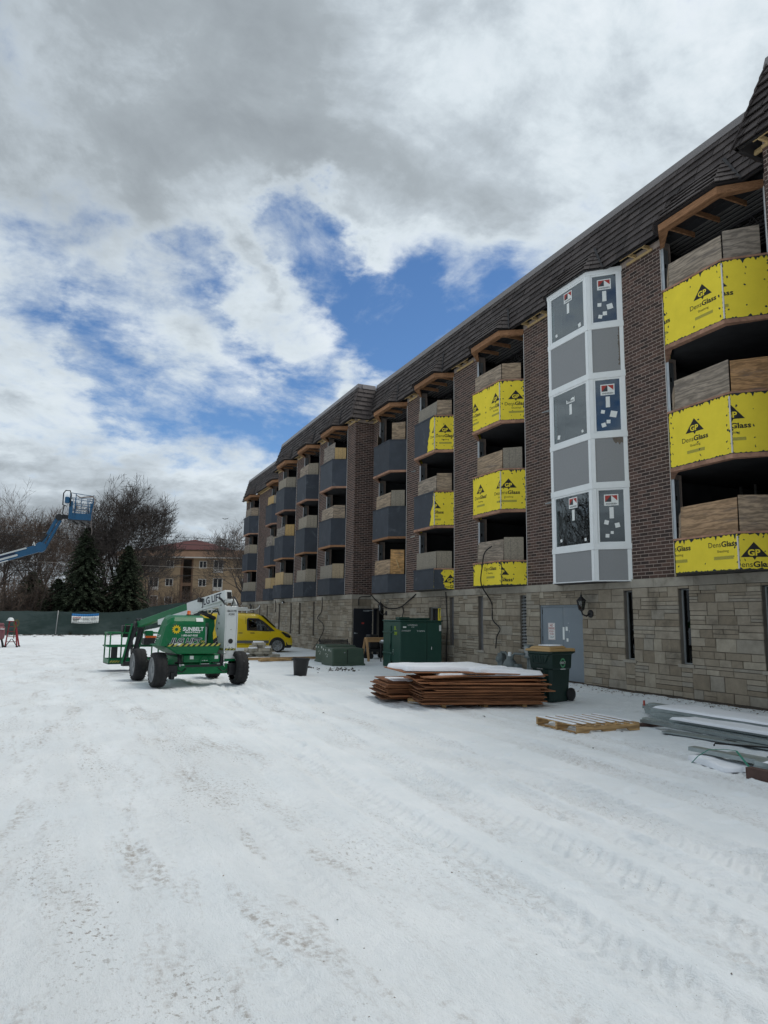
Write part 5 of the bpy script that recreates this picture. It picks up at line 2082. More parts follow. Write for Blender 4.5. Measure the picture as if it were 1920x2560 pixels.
    m.box((-0.90, y0 + 0.05, 1.0), (-0.5, y0 + 0.35, 1.36))
    m.build('control_box', K, L, bevel=0.02)
    m = MB()
    m.box((-0.26, y0 - 0.122, 0.99), (0.06, y0 + 0.05, 1.045))
    m.build('light_bar', MT['orange'], L)
    m = MB()
    m.box((-0.26, y0 - 0.10, 1.05), (-0.05, y0 + 0.1, 1.20))
    m.build('control_cover', G, L)
    hazard(L, (x0 + 0.02, y0, 0.27), (1, 0, 0), (0, 0, 1), 0.30, 0.06, 4)


green_lift()

MT['lift_blue'] = mat('lift_blue', (0.004, 0.075, 0.17), 0.4, var=0.12, scale=2, coat=0.2)
MT['lift_pale'] = mat('lift_pale', (0.50, 0.52, 0.52), 0.5, var=0.08)
MT['rag'] = mat('rag', (0.20, 0.165, 0.15), 0.95, var=0.3, scale=8)


def blue_lift():
    L = thing('boom_lift', 'blue boom lift with its basket raised in front of the bare trees', 'boom lift', (-10.0, 40.0, 0), 0, None, True)
    Bl, K, Pa = MT['lift_blue'], MT['lift_black'], MT['lift_pale']
    y = 40.0
    A, B, C = V((-9.2, y, 2.25)), V((-1.75, y, 4.93)), V((-0.95, y, 6.58))
    m = MB()
    m.bar(A, A.lerp(B, 0.70), 0.36, 0.50)
    m.build('boom_base', Bl, L, bevel=0.02)
    m = MB()
    m.bar(A.lerp(B, 0.6), B, 0.27, 0.38)
    m.build('boom_telescope', Bl, L, bevel=0.02)
    d = (B - A).normalized()
    n = V((0, -1, 0))
    up = V((-d.z, 0, d.x))
    for k, (o, h) in enumerate(((0.16, 0.07), (-0.06, 0.09), (-0.20, 0.05))):
        m = MB()
        m.bar(A.lerp(B, 0.05) + up * o + n * 0.19, A.lerp(B, 0.93 - 0.06 * k) + up * o + n * 0.19, 0.02, h, up)
        m.build('boom_rail', Pa, L)
    m = MB()
    m.bar(A.lerp(B, 0.05) + up * 0.06 + n * 0.185, A.lerp(B, 0.86) + up * 0.06 + n * 0.185, 0.012, 0.06, up)
    m.build('cable_tray', MT['decal_navy'], L)
    m = MB()
    m.tube([B + V((-0.30, -0.2, 0.12)), B + V((-0.26, -0.25, 0.28)), B + V((-0.2, -0.22, 0.10))], 0.025, 6)
    m.build('hose_clip', MT['decal_white'], L)
    m = MB()
    m.lathe(B + V((0.06, 0.18, 0.05)), (0, -1, 0), [(0, 0.26), (0.36, 0.26)], 16)
    m.build('knuckle', Bl, L)
    m = MB()
    m.bar(B + V((0.08, 0, 0.12)), C + V((-0.08, 0, -0.05)), 0.20, 0.16)
    m.build('jib', Bl, L, bevel=0.015)
    m = MB()
    m.bar(B + V((0.24, 0, 0.0)), C + V((0.08, 0, -0.16)), 0.20, 0.14)
    m.build('jib', Bl, L, bevel=0.015)
    m = MB()
    m.tube([B + V((-0.1, -0.12, 0.15)), B + V((0.25, -0.12, 0.62)), B + V((0.30, -0.12, 0.72))], 0.05, 8)
    m.build('jib_cylinder', K, L, smooth=True)
    m = MB()
    m.lathe(C + V((0.0, 0.17, -0.02)), (0, -1, 0), [(0, 0.17), (0.34, 0.17)], 14)
    m.bar(C, C + V((0.42, 0, 0.03)), 0.22, 0.20)
    m.build('jib_head', K, L)
    x0, x1, y0, y1, zf = -0.50, 0.62, 39.6, 40.9, 6.55
    m = MB()
    m.box((x0 - 0.04, y0, zf - 0.16), (x1 + 0.04, y1, zf - 0.10))
    for x in (x0 + 0.2, x0 + 0.55, x1 - 0.2):
        m.bar((x, y0, zf - 0.2), (x + 0.25, y1, zf - 0.2), 0.05, 0.08)
    m.build('basket_floor', MT['dark_trim'], L)
    m = MB()
    m.box((x0, y0, zf - 0.099), (x1, y0 + 0.02, zf + 0.24))
    m.box((x0, y1 - 0.02, zf - 0.099), (x1, y1, zf + 0.1))
    m.box((x1 - 0.02, y0 + 0.021, zf - 0.099), (x1, y1 - 0.021, zf + 0.1))
    m.box((x0, y0 + 0.021, zf - 0.099), (x0 + 0.02, y1 - 0.021, zf + 0.1))
    m.build('toe_board', Bl, L)
    m = MB()
    zt = zf + 1.22
    for z in (zf + 0.30, zf + 0.62, zf + 0.92, zt):
        m.tube([(x0, y0, z + 0.06), (x1, y0, z - 0.04), (x1, y1, z), (x0, y1, z), (x0, y0, z + 0.06)], 0.018, 6)
    for x in (x0 + 0.25, x0 + 0.55, x0 + 0.85):
        m.tube([(x, y1, zf), (x, y1, zt)], 0.016, 6)
    for x, yy in ((x0, y0), (x1, y0), (x0, y1), (x1, y1), (x0 + 0.28, y0), (x1 - 0.2, y1)):
        m.tube([(x, yy, zf), (x, yy, zt + 0.02)], 0.022, 6)
    m.build('basket_rail', MT['lift_blue'], L, smooth=True)
    m = MB()
    m.tube([(x0 - 0.12, y0 - 0.1, zf + 0.55), (x0 - 0.32, y0 - 0.1, zf + 0.62), (x0 - 0.32, y0 - 0.1, zt + 0.0), (x0 - 0.22, y0 - 0.1, zt + 0.15), (x0 - 0.02, y0 - 0.1, zt + 0.15), (x0 + 0.05, y0 - 0.1, zt - 0.05), (x0 + 0.02, y0 - 0.1, zf + 0.55)], 0.03, 8)
    m.tube([(x0 - 0.25, y0 - 0.1, zf + 0.6), (x0 - 0.30, y0 - 0.1, zf + 0.2), (x0 - 0.2, y0, zf - 0.02)], 0.03, 6)
    m.build('control_hoop', K, L, smooth=True)
    m = MB()
    m.box((x0 - 0.24, y0 - 0.14, zf + 0.72), (x0 - 0.02, y0 + 0.1, zf + 1.05))
    m.build('control_box', Bl, L, bevel=0.05, seg=2)
    m = MB()
    m.box((x0 - 0.02, y0 - 0.02, zf - 0.05), (x0 + 0.16, y0 - 0.003, zf + 0.85))
    m.build('gate_panel', Bl, L)
    m = MB()
    m.box((x1 - 0.14, y0 - 0.003, zf + 0.1), (x1 - 0.022, y0 + 0.35, zf + 0.8))
    m.build('tool_tray', MT['lift_blue'], L)
    m = MB()
    pts = [(x1 - 0.05, y0 - 0.05, zt - 0.05), (x1 + 0.08, y0 - 0.06, zt - 0.25), (x1 - 0.02, y0 - 0.06, zf + 0.3), (x1 - 0.04, y0 - 0.06, zf - 0.3), (x1 + 0.03, y0 - 0.05, zf - 0.62), (x1 + 0.02, y0 - 0.05, zf - 0.85)]
    m.tube(pts, [0.03, 0.03, 0.018, 0.018, 0.02, 0.012], 6)
    m.tube([(x0 + 0.25, y0 + 0.05, zt - 0.02), (x0 + 0.5, y0 + 0.04, zt - 0.16), (x0 + 0.8, y0, zt - 0.10), (x1, y0, zt - 0.06)], [0.02, 0.03, 0.035, 0.04], 6)
    m.build('rope_and_cloth', MT['rag'], L, smooth=True)
    # turntable, chassis and wheels stand outside the picture
    m = MB()
    m.box((-11.2, 39.0, 0.55), (-8.6, 41.0, 1.0))
    m.build('chassis', Bl, L, bevel=0.05)
    m = MB()
    m.box((-10.9, 39.2, 1.02), (-8.8, 40.8, 1.9))
    m.box((-9.6, 39.8, 1.9), (-8.9, 40.2, 2.5))
    m.build('turntable', Bl, L, bevel=0.08)
    for x in (-11.0, -8.7):
        for yy in (39.0, 41.0):
            m = MB()
            m.lathe((x, yy - 0.18, 0.5), (0, 1, 0), [(0, 0.3), (0.0, 0.45), (0.05, 0.5), (0.31, 0.5), (0.36, 0.45), (0.36, 0.3)], 24)
            w = m.build('wheel', MT['tyre'], L, smooth=True)
            m = MB()
            m.lathe((x, yy - 0.185, 0.5), (0, 1, 0), [(0, 0.29), (0.37, 0.29)], 20)
            m.build('rim', Pa, w)


blue_lift()

# ------------------------------------------------------------------ the yellow van
MT['van_yellow'] = mat('van_yellow', (0.66, 0.47, 0.006), 0.28, var=0.04, scale=1, coat=0.5, obj=True)
MT['van_glass'] = glass_mat('van_glass', (0.16, 0.20, 0.19), 0.10)
MT['van_grey'] = mat('van_grey', (0.10, 0.10, 0.095), 0.6, var=0.1, obj=True)
MT['van_plastic'] = mat('van_plastic', (0.02, 0.021, 0.023), 0.55, var=0.15, obj=True)


def van():
    Y_, K = MT['van_yellow'], MT['van_plastic']
    L = thing('panel_van', 'bright yellow panel van with a white roof rack parked along the stone wall', 'van', (7.57, 33.75, 0), rad(-2))
    # body: stations along x with half sections (half-width, z)
    W2 = 0.90
    st = [(-2.10, 1.72, 0.90), (-2.05, 1.79, 0.96), (-1.0, 1.83, 1.0), (0.15, 1.82, 1.0), (0.45, 1.79, 1.0), (0.62, 1.72, 0.995), (0.88, 1.50, 0.99), (1.12, 1.27, 0.985),
          (1.34, 1.10, 0.98), (1.55, 1.03, 0.97), (1.80, 0.96, 0.95), (1.97, 0.87, 0.90), (2.07, 0.75, 0.82), (2.10, 0.60, 0.78)]
    rows = []
    for x, zt, wf in st:
        w = W2 * wf
        belt = min(0.98, zt * 0.86)
        sec = [(0.0, 0.26), (w * 0.86, 0.26), (w * 0.97, 0.34), (w, 0.55), (w * 0.995, belt * 0.88), (w * 0.97, belt)]
        if zt > 1.3:
            sec += [(w * 0.90, belt + (zt - belt) * 0.55), (w * 0.82, zt - 0.10), (w * 0.72, zt - 0.025), (0.0, zt)]
        else:
            sec += [(w * 0.94, belt + (zt - belt) * 0.45), (w * 0.86, belt + (zt - belt) * 0.75), (w * 0.70, zt - 0.012), (0.0, zt)]
        rows.append([(x, -a, z) for a, z in sec] + [(x, a, z) for a, z in reversed(sec[:-1])][:-1] + [])
    m = MB()
    nv = len(rows[0])
    for r in rows:
        m.v.extend(r)
    for i in range(len(rows) - 1):
        for k in range(nv):
            k2 = (k + 1) % nv
            m.f.append((i * nv + k, (i + 1) * nv + k, (i + 1) * nv + k2, i * nv + k2))
            m.t.append(0.5)
            m.m.append(0)
    for i in (0, len(rows) - 1):
        m.f.append(tuple(i * nv + k for k in range(nv)))
        m.t.append(0.5)
        m.m.append(0)
    body = m.build('body', Y_, L, smooth=True)
    sb = body.modifiers.new('sub', 'SUBSURF')
    sb.levels = sb.render_levels = 1
    for s in (-1, 1):
        def side(name, pts, mm, off=0.012, parent=L, th=0.012):
            """flat shape on the van's flank: pts (x, z); the flank leans in above the belt"""
            q = []
            for x, z in pts:
                wf = 1.0 if x < 0.6 else 0.985 - max(0, x - 0.9) * 0.03 - max(0, x - 1.6) * 0.12
                y = W2 * wf * (1.0 if z < 0.86 else (1 - 0.03 * (z - 0.86) / 0.12 if z < 0.98 else 0.97 - 0.07 * (z - 0.98) / 0.45))
                q.append((x, s * (y + off - th), z))
            m_ = MB()
            m_.prism(q, (0, s * th, 0))
            return m_.build(name, MT[mm], parent)
        gl = [(-0.10, 1.0), (-0.12, 1.50), (-0.06, 1.57), (0.42, 1.56), (0.66, 1.44), (0.98, 1.18), (1.22, 0.98), (0.9, 0.965)]
        side('window_surround', gl, 'van_plastic', 0.010)
        side('window', [(-0.03, 1.02), (-0.04, 1.50), (0.38, 1.50), (0.60, 1.40), (0.86, 1.18), (0.94, 1.0)], 'van_glass', 0.016, th=0.004)
        side('window', [(-1.95, 1.05), (-1.97, 1.5), (-0.3, 1.52), (-0.28, 1.02)], 'van_yellow', 0.006)
        side('door_seam', [(-0.165, 0.40), (-0.175, 1.60), (-0.165, 1.60), (-0.155, 0.40)], 'van_plastic', 0.012)
        side('door_seam', [(0.97, 0.45), (0.985, 0.97), (0.995, 0.97), (0.98, 0.45)], 'van_plastic', 0.012)
        side('door_seam', [(-0.16, 0.395), (0.97, 0.395), (0.97, 0.405), (-0.16, 0.405)], 'van_plastic', 0.012)
        side('rubbing_strip', [(-1.2, 0.43), (-1.2, 0.55), (0.93, 0.55), (0.93, 0.43)], 'van_grey', 0.016)
        side('sill', [(-1.0, 0.22), (-1.0, 0.36), (0.95, 0.36), (0.95, 0.22)], 'van_yellow', 0.012)
        for x in (0.05, -0.50):
            m_ = MB()
            m_.box((x, s * 0.895, 0.875), (x + 0.20, s * 0.925, 0.905))
            m_.build('door_handle', K, L, bevel=0.008)
        # wheel arches and wheels
        for xw in (1.33, -1.33):
            arch = [(xw + 0.385 * math.cos(t * math.pi / 16), 0.32 + 0.385 * math.sin(t * math.pi / 16)) for t in range(-3, 20)]
            side('wheel_arch', arch, 'van_plastic', 0.014)
            lip = [(xw + 0.43 * math.cos(t * math.pi / 16), 0.32 + 0.43 * math.sin(t * math.pi / 16)) for t in range(0, 17)]
            lip += [(xw + 0.385 * math.cos(t * math.pi / 16), 0.32 + 0.385 * math.sin(t * math.pi / 16)) for t in range(16, -1, -1)]
            m_ = MB()
            n_ = len(lip) // 2
            yb_ = W2 * (0.985 - max(0, xw - 0.9) * 0.03)
            for k in range(n_ - 1):
                a_, b_, c_, d_ = lip[k], lip[k + 1], lip[-2 - k], lip[-1 - k]
                m_.face([(p_[0], s * (yb_ + 0.022), p_[1]) for p_ in ((a_, b_, c_, d_) if s < 0 else (d_, c_, b_, a_))])
                m_.face([(a_[0], s * (yb_ + 0.022), a_[1]), (b_[0], s * (yb_ + 0.022), b_[1]), (b_[0] * 1.0, s * (yb_ - 0.03), b_[1] + 0.02), (a_[0], s * (yb_ - 0.03), a_[1] + 0.02)])
            m_.build('arch_lip', Y_, L)
            t_ = MB()
            t_.lathe((xw, s * 0.735, 0.325), (0, s, 0), [(0, 0.2), (0.0, 0.29), (0.03, 0.322), (0.17, 0.322), (0.20, 0.30), (0.205, 0.245), (0.19, 0.235)], 32, False)
            wh = t_.build('wheel', MT['tyre'], L, smooth=True)
            t_ = MB()
            t_.lathe((xw, s * 0.91, 0.325), (0, s, 0), [(0, 0.235), (0.028, 0.238), (0.028, 0.218), (0.0, 0.205)], 32)
            for k in range(5):
                a0 = 2 * math.pi * k / 5 + 0.3
                for da in (-0.20, 0.20):
                    p0 = V((xw + 0.03 * math.cos(a0), s * 0.932, 0.325 + 0.03 * math.sin(a0)))
                    p1 = V((xw + 0.225 * math.cos(a0 + da), s * 0.932, 0.325 + 0.225 * math.sin(a0 + da)))
                    t_.bar(p0, p1, 0.02, 0.036, (0, s, 0))
            t_.lathe((xw, s * 0.925, 0.325), (0, s, 0), [(0, 0.055), (0.02, 0.05), (0.022, 0)], 14)
            t_.build('rim', MT['chrome'], wh)
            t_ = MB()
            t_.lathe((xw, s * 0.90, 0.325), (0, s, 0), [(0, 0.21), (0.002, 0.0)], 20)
            t_.build('wheel_shadow_disc', K, wh)  # black disc standing in for the shade behind the spokes
        # mirror
        m_ = MB()
        m_.box((0.68, s * 0.93, 1.0), (0.80, s * 1.06, 1.17))
        m_.bar((0.78, s * 0.86, 1.0), (0.76, s * 0.96, 1.03), 0.05, 0.05)
        m_.build('mirror', K, L, bevel=0.03, seg=2)
        # headlight
        side('headlight', [(1.50, 0.935), (1.60, 0.945), (1.85, 0.85), (1.97, 0.73), (1.93, 0.67), (1.75, 0.72), (1.66, 0.80)], 'van_glass', 0.022, th=0.006)
        side('headlight_housing', [(1.50, 0.94), (1.60, 0.95), (1.86, 0.855), (1.98, 0.735), (1.94, 0.66), (1.74, 0.71), (1.65, 0.80)], 'van_plastic', 0.014)
    m = MB()
    m.hexa([(1.76, -0.82, 0.20), (2.06, -0.68, 0.20), (2.06, 0.68, 0.20), (1.76, 0.82, 0.20), (1.74, -0.865, 0.50), (2.135, -0.70, 0.52), (2.135, 0.70, 0.52), (1.74, 0.865, 0.50)])
    m.build('front_bumper', K, L, bevel=0.05, seg=2)
    m = MB()
    m.hexa([(0.66, -0.70, 1.705), (1.28, -0.76, 1.145), (1.28, 0.76, 1.145), (0.66, 0.70, 1.705), (0.665, -0.70, 1.715), (1.29, -0.76, 1.155), (1.29, 0.76, 1.155), (0.665, 0.70, 1.715)])
    m.build('windscreen', MT['van_glass'], L)
    m = MB()
    for yy in (-0.62, 0.62):
        m.bar((-1.9, yy, 1.93), (0.05, yy, 1.93), 0.05, 0.05)
    for x in (-1.7, -0.9, -0.1):
        m.bar((x, -0.68, 1.955), (x, 0.68, 1.955), 0.06, 0.03)
        m.bar((x, -0.64, 1.80), (x, -0.64, 1.94), 0.05, 0.04, (1, 0, 0))
        m.bar((x, 0.64, 1.80), (x, 0.64, 1.94), 0.05, 0.04, (1, 0, 0))
    m.build('roof_rack', MT['lift_white'], L)
    m = MB()
    m.tube([(-1.2, -0.55, 1.99), (0.15, -0.55, 1.96), (0.36, -0.55, 1.98), (0.47, -0.55, 2.06), (0.52, -0.55, 2.16)], 0.02, 8)
    m.build('rack_hook', MT['lift_white'], L, smooth=True)
    m = MB()
    m.bar((-1.8, -0.2, 2.02), (0.0, -0.25, 2.02), 0.36, 0.08)
    m.build('roof_load', MT['lift_white'], L, bevel=0.02)
    m = MB()
    m.tube([(0.1, -0.5, 1.98), (0.12, -0.5, 2.12), (0.05, -0.48, 2.2)], 0.04, 6)
    m.build('rack_strap', K, L)


van()
# ------------------------------------------------------------------ things in the yard
MT['trafo'] = mat('trafo', (0.052, 0.085, 0.060), 0.5, var=0.10, scale=2, grime=((0.08, 0.105, 0.08), 2.0, 0.55, 0.8))
MT['trafo_dark'] = mat('trafo_dark', (0.016, 0.062, 0.046), 0.5, var=0.14, scale=2, stretch=(1, 1, 0.3), grime=((0.03, 0.085, 0.065), 1.5, 0.55, 0.8))
MT['paint_lime'] = mat('paint_lime', (0.35, 0.50, 0.02), 0.7, var=0.1)
MT['bin_green'] = mat('bin_green', (0.006, 0.026, 0.021), 0.45, var=0.15, scale=3, obj=True)
MT['bin_tan'] = mat('bin_tan', (0.42, 0.27, 0.115), 0.55, var=0.12, scale=3, obj=True)
MT['black_plastic'] = mat('black_plastic', (0.014, 0.015, 0.017), 0.5, var=0.15)
MT['concrete'] = mat('concrete', (0.36, 0.33, 0.27), 0.95, var=0.22, scale=5, bump=0.4, bscale=30, tint=0.2)
MT['red_ply'] = mat('red_ply', (0.30, 0.13, 0.06), 0.85, grain=0.3, var=0.30, scale=2.2, stretch=(0.5, 2, 6), tint=0.38, grime=((0.09, 0.04, 0.025), 2.5, 0.54, 0.8))
MT['pallet_wood'] = mat('pallet_wood', (0.44, 0.28, 0.13), 0.85, grain=0.35, var=0.28, scale=5, stretch=(0.5, 2, 4), tint=0.2)
MT['saw_wood'] = mat('saw_wood', (0.50, 0.31, 0.155), 0.8, var=0.2, scale=5, stretch=(2, 2, 0.4))
MT['galv'] = mat('galv', (0.33, 0.38, 0.385), 0.38, 0.55, var=0.16, scale=5, tint=0.2)
MT['rust_steel'] = mat('rust_steel', (0.10, 0.06, 0.05), 0.7, 0.3, var=0.3, scale=6)
MT['strap_green'] = mat('strap_green', (0.02, 0.20, 0.14), 0.5, var=0.1)
MT['cable'] = mat('cable', (0.012, 0.012, 0.013), 0.6, var=0.1)
MT['meter'] = mat('meter', (0.15, 0.175, 0.175), 0.5, 0.2, var=0.2, scale=12)
MT['soil'] = mat('soil', (0.055, 0.045, 0.036), 0.95, var=0.35, scale=12, bump=0.5)
MT['leaf'] = mat('leaf', (0.11, 0.075, 0.045), 0.9, var=0.3, tint=0.4)


def gz(x, y):
    return ground_z(x, y)


# large green cabinet by the wall
def big_cabinet():
    L = thing('transformer_cabinet', 'tall dark green steel cabinet with lime spray paint beside the open black door', 'cabinet', (10.99, 22.78, 0), 0, None, True)
    x0, x1, y0, y1, zt = 10.2, 11.79, 22.05, 23.5, 1.56
    m = MB()
    m.box((x0, y0, -0.05), (x1, y1, zt))
    m.build('body', MT['trafo_dark'], L, bevel=0.03, seg=2)
    m = MB()
    m.box((x0 - 0.03, y0 - 0.03, zt + 0.001), (x1 + 0.03, y1 + 0.03, zt + 0.05))
    m.build('lid', MT['trafo_dark'], L, bevel=0.02)
    m = MB()
    for a, b, c in ((10.4, 22.6, 0.10), (10.9, 22.8, 0.07), (11.35, 22.9, 0.08)):
        m.box((a, b, zt + 0.052), (a + 0.42, b + 0.3, zt + 0.05 + c))
    m.build('lid_clutter', MT['trafo_dark'], L, bevel=0.02)
    m = MB()
    m.box((x0 + 1.0, y0 - 0.004, 0.05), (x0 + 1.012, y0 + 0.01, zt))
    m.build('door_seam', MT['void'], L)
    m = MB()
    m.tube([(x0 + 1.18, y0 - 0.02, 0.62), (x0 + 1.18, y0 - 0.03, 0.72)], 0.02, 8)
    m.build('latch', MT['chrome'], L)
    for z in (0.45, 1.16):
        m = MB()
        m.box((x0 - 0.05, y0 + 0.55, z), (x0 - 0.003, y1 - 0.05, z + 0.05))
        m.build('side_rib', MT['trafo_dark'], L, bevel=0.01)
    for z in (0.2, 0.8):
        m = MB()
        m.box((x0 - 0.04, y0 + 0.72, z - 0.15), (x0 - 0.003, y0 + 0.77, z + 0.6))
        m.build('side_rib', MT['trafo_dark'], L, bevel=0.01)
    m = MB()
    m.box((x0 - 0.004, y0 + 0.62, 0.0), (x0 + 0.0, y0 + 0.72, 0.22))
    m.build('damage', MT['void'], L)
    m = MB()
    f = Flat(m, (x0, y0 + 0.60, 1.0), (0, -1, 0), (0, 0, 1), None, 0.004)
    f.text('BL', 0.12, 0.28, width=0.16, height=0.12, bold=0.01, shear=0.15)
    f.text('OM5', 0.11, 0.10, width=0.24, height=0.11, bold=0.01, shear=0.1)
    m.build('spray_paint', MT['paint_lime'], L)
    m = MB()
    f = Flat(m, (x0, y0, 1.15), (1, 0, 0), (0, 0, 1), None, 0.004)
    f.rect(0.10, 0.20, 0.22, 0.25)
    f.text('LAWRENCE', 0.28, 0.27, width=0.36, height=0.05)
    f.text('112', 0.42, 0.21, width=0.10, height=0.04)
    f.text('3-HOLEY', 0.05, 0.08, width=0.34, height=0.05)
    f.text('TOPIN', 0.62, 0.07, width=0.30, height=0.05)
    f.rect(1.48, 0.10, 1.56, 0.30)
    m.build('painted_lettering', MT['decal_white'], L)
    m = MB()
    f = Flat(m, (x0, y0 + 0.6, 0.4), (0, -1, 0), (0, 0, 1), None, 0.004)
    for k in range(3):
        f.rect(0.02, 0.04 + 0.07 * k, 0.05, 0.07 + 0.07 * k)
    m.build('label', MT['decal_white'], L)


big_cabinet()


def small_trafo(x0, x1, y0, y1, zt, label, z0=-0.06):
    L = thing('pad_transformer', label, 'transformer', ((x0 + x1) / 2, (y0 + y1) / 2, 0), 0, 'small green transformers', True)
    m = MB()
    n = [(x0, y0, z0), (x1, y0, z0), (x1, y1, z0), (x0, y1, z0)]
    m.hexa(n + [(x0 + 0.0, y0 + 0.03, zt - 0.01), (x1 - 0.02, y0 + 0.03, zt - 0.01), (x1 - 0.02, y1 - 0.03, zt), (x0, y1 - 0.03, zt)])
    m.build('housing', MT['trafo'], L, bevel=0.045, seg=3)
    m = MB()
    m.box((x0 + (x1 - x0) * 0.45, y0 - 0.004, 0.0), (x0 + (x1 - x0) * 0.45 + 0.012, y0 + 0.02, zt - 0.06))
    m.build('seam', MT['void'], L)
    m = MB()
    m.box((x0 - 0.02, y0 - 0.02, z0), (x1 + 0.02, y1 + 0.02, 0.07))
    m.build('skirt', MT['trafo'], L, bevel=0.01)
    m = MB()
    f = Flat(m, (x0, y1, 0.0), (0, -1, 0), (0, 0, 1), None, 0.004)
    w = y1 - y0
    for a, b, s in ((0.08, 0.80, 0.06), (0.30, 0.80, 0.05), (0.62, 0.80, 0.07), (0.80, 0.78, 0.04), (0.40, 0.60, 0.03), (0.52, 0.56, 0.03), (0.30, 0.58, 0.03), (0.46, 0.44, 0.05)):
        f.rect(a * w, b * zt, a * w + s, b * zt + s * 1.1)
    m.build('label', MT['decal_white'], L)
    m = MB()
    m.lathe((x0 + (x1 - x0) * 0.36, y0 + 0.005, zt * 0.75), (0, -1, 0), [(0, 0.02), (0.03, 0.02), (0.03, 0)], 8)
    m.build('bolt', MT['chrome'], L)


small_trafo(8.40, 9.60, 23.72, 24.85, 0.61, 'low green transformer box nearer the camera, in front of its twin')
small_trafo(8.62, 9.85, 25.15, 26.35, 0.65, 'low green transformer box standing behind another like it')


# concrete blocks heaped by the van
def blocks():
    rnd = random.Random(3)
    pos = []
    for lev, cnt, w in ((0, 9, 0.72), (1, 8, 0.62), (2, 6, 0.50), (3, 4, 0.36), (4, 2, 0.2)):
        for k in range(cnt):
            pos.append((7.22 + w * (2 * (k + 0.5) / cnt - 1) + rnd.uniform(-0.06, 0.06), 29.62 + rnd.uniform(-0.22, 0.26) * (1 - 0.15 * lev), 0.055 + 0.118 * lev, rnd.uniform(-22, 22)))
    for i, (x, y, z, a) in enumerate(pos):
        m = MB()
        m.tint = rnd.random()
        m.obox((0, 0, 0), (rnd.uniform(0.30, 0.46), rnd.uniform(0.22, 0.30), 0.112))
        o = m.build('concrete_block', MT['concrete'], None, bevel=0.012)
        o.location, o.rotation_euler = (x, y, z), (rnd.uniform(-0.03, 0.03), rnd.uniform(-0.03, 0.03), rad(a))
        tag(o, 'pale concrete block in the snow-dusted heap before the yellow van', 'block', 'concrete blocks in the heap')
    for i, (x, y, z, w, d) in enumerate(((7.2, 29.6, 0.585, 0.42, 0.26), (6.95, 29.5, 0.35, 0.34, 0.26), (7.55, 29.55, 0.36, 0.30, 0.24), (6.62, 29.5, 0.12, 0.34, 0.3), (7.85, 29.7, 0.13, 0.30, 0.26))):
        o = snow_pad('snow_patch', None, [(x - w / 2, y - d / 2), (x + w / 2, y - d / 2), (x + w / 2, y + d / 2), (x - w / 2, y + d / 2)], z, 0.06)
        tag(o, 'snow lying on the heap of concrete blocks', 'snow', None, 'stuff')
    for (p, q, t, lb) in (((6.5, 26.45, 0.06), (8.0, 26.9, 0.06), 0.4, 'brown plank lying in the snow behind the black bucket bin'), ((6.1, 27.2, 0.06), (9.9, 27.75, 0.06), 0.2, 'long thin plank lying in the snow before the block heap')):
        m = MB()
        m.tint = t
        m.bar(p, q, 0.22 if t > 0.3 else 0.1, 0.09)
        tag(m.build('plank', MT['pallet_wood'], None, bevel=0.006), lb, 'plank')


blocks()


# black tapered bin
def bucket():
    L = thing('trash_barrel', 'black tapered plastic trash barrel without lid standing in the snow', 'barrel', (6.2, 20.3, 0), rad(20))
    m = MB()
    m.lathe((0, 0, -0.02), (0.03, -0.02, 1), [(0, 0.175), (0.02, 0.185), (0.44, 0.232), (0.46, 0.25), (0.50, 0.255), (0.52, 0.245), (0.50, 0.228), (0.12, 0.19), (0.12, 0)], 26)
    m.build('barrel_body', MT['black_plastic'], L, smooth=True)
    for s in (-1, 1):
        m = MB()
        m.box((s * 0.24, -0.06, 0.44), (s * 0.30, 0.06, 0.48))
        m.build('handle', MT['black_plastic'], L, bevel=0.012)


bucket()


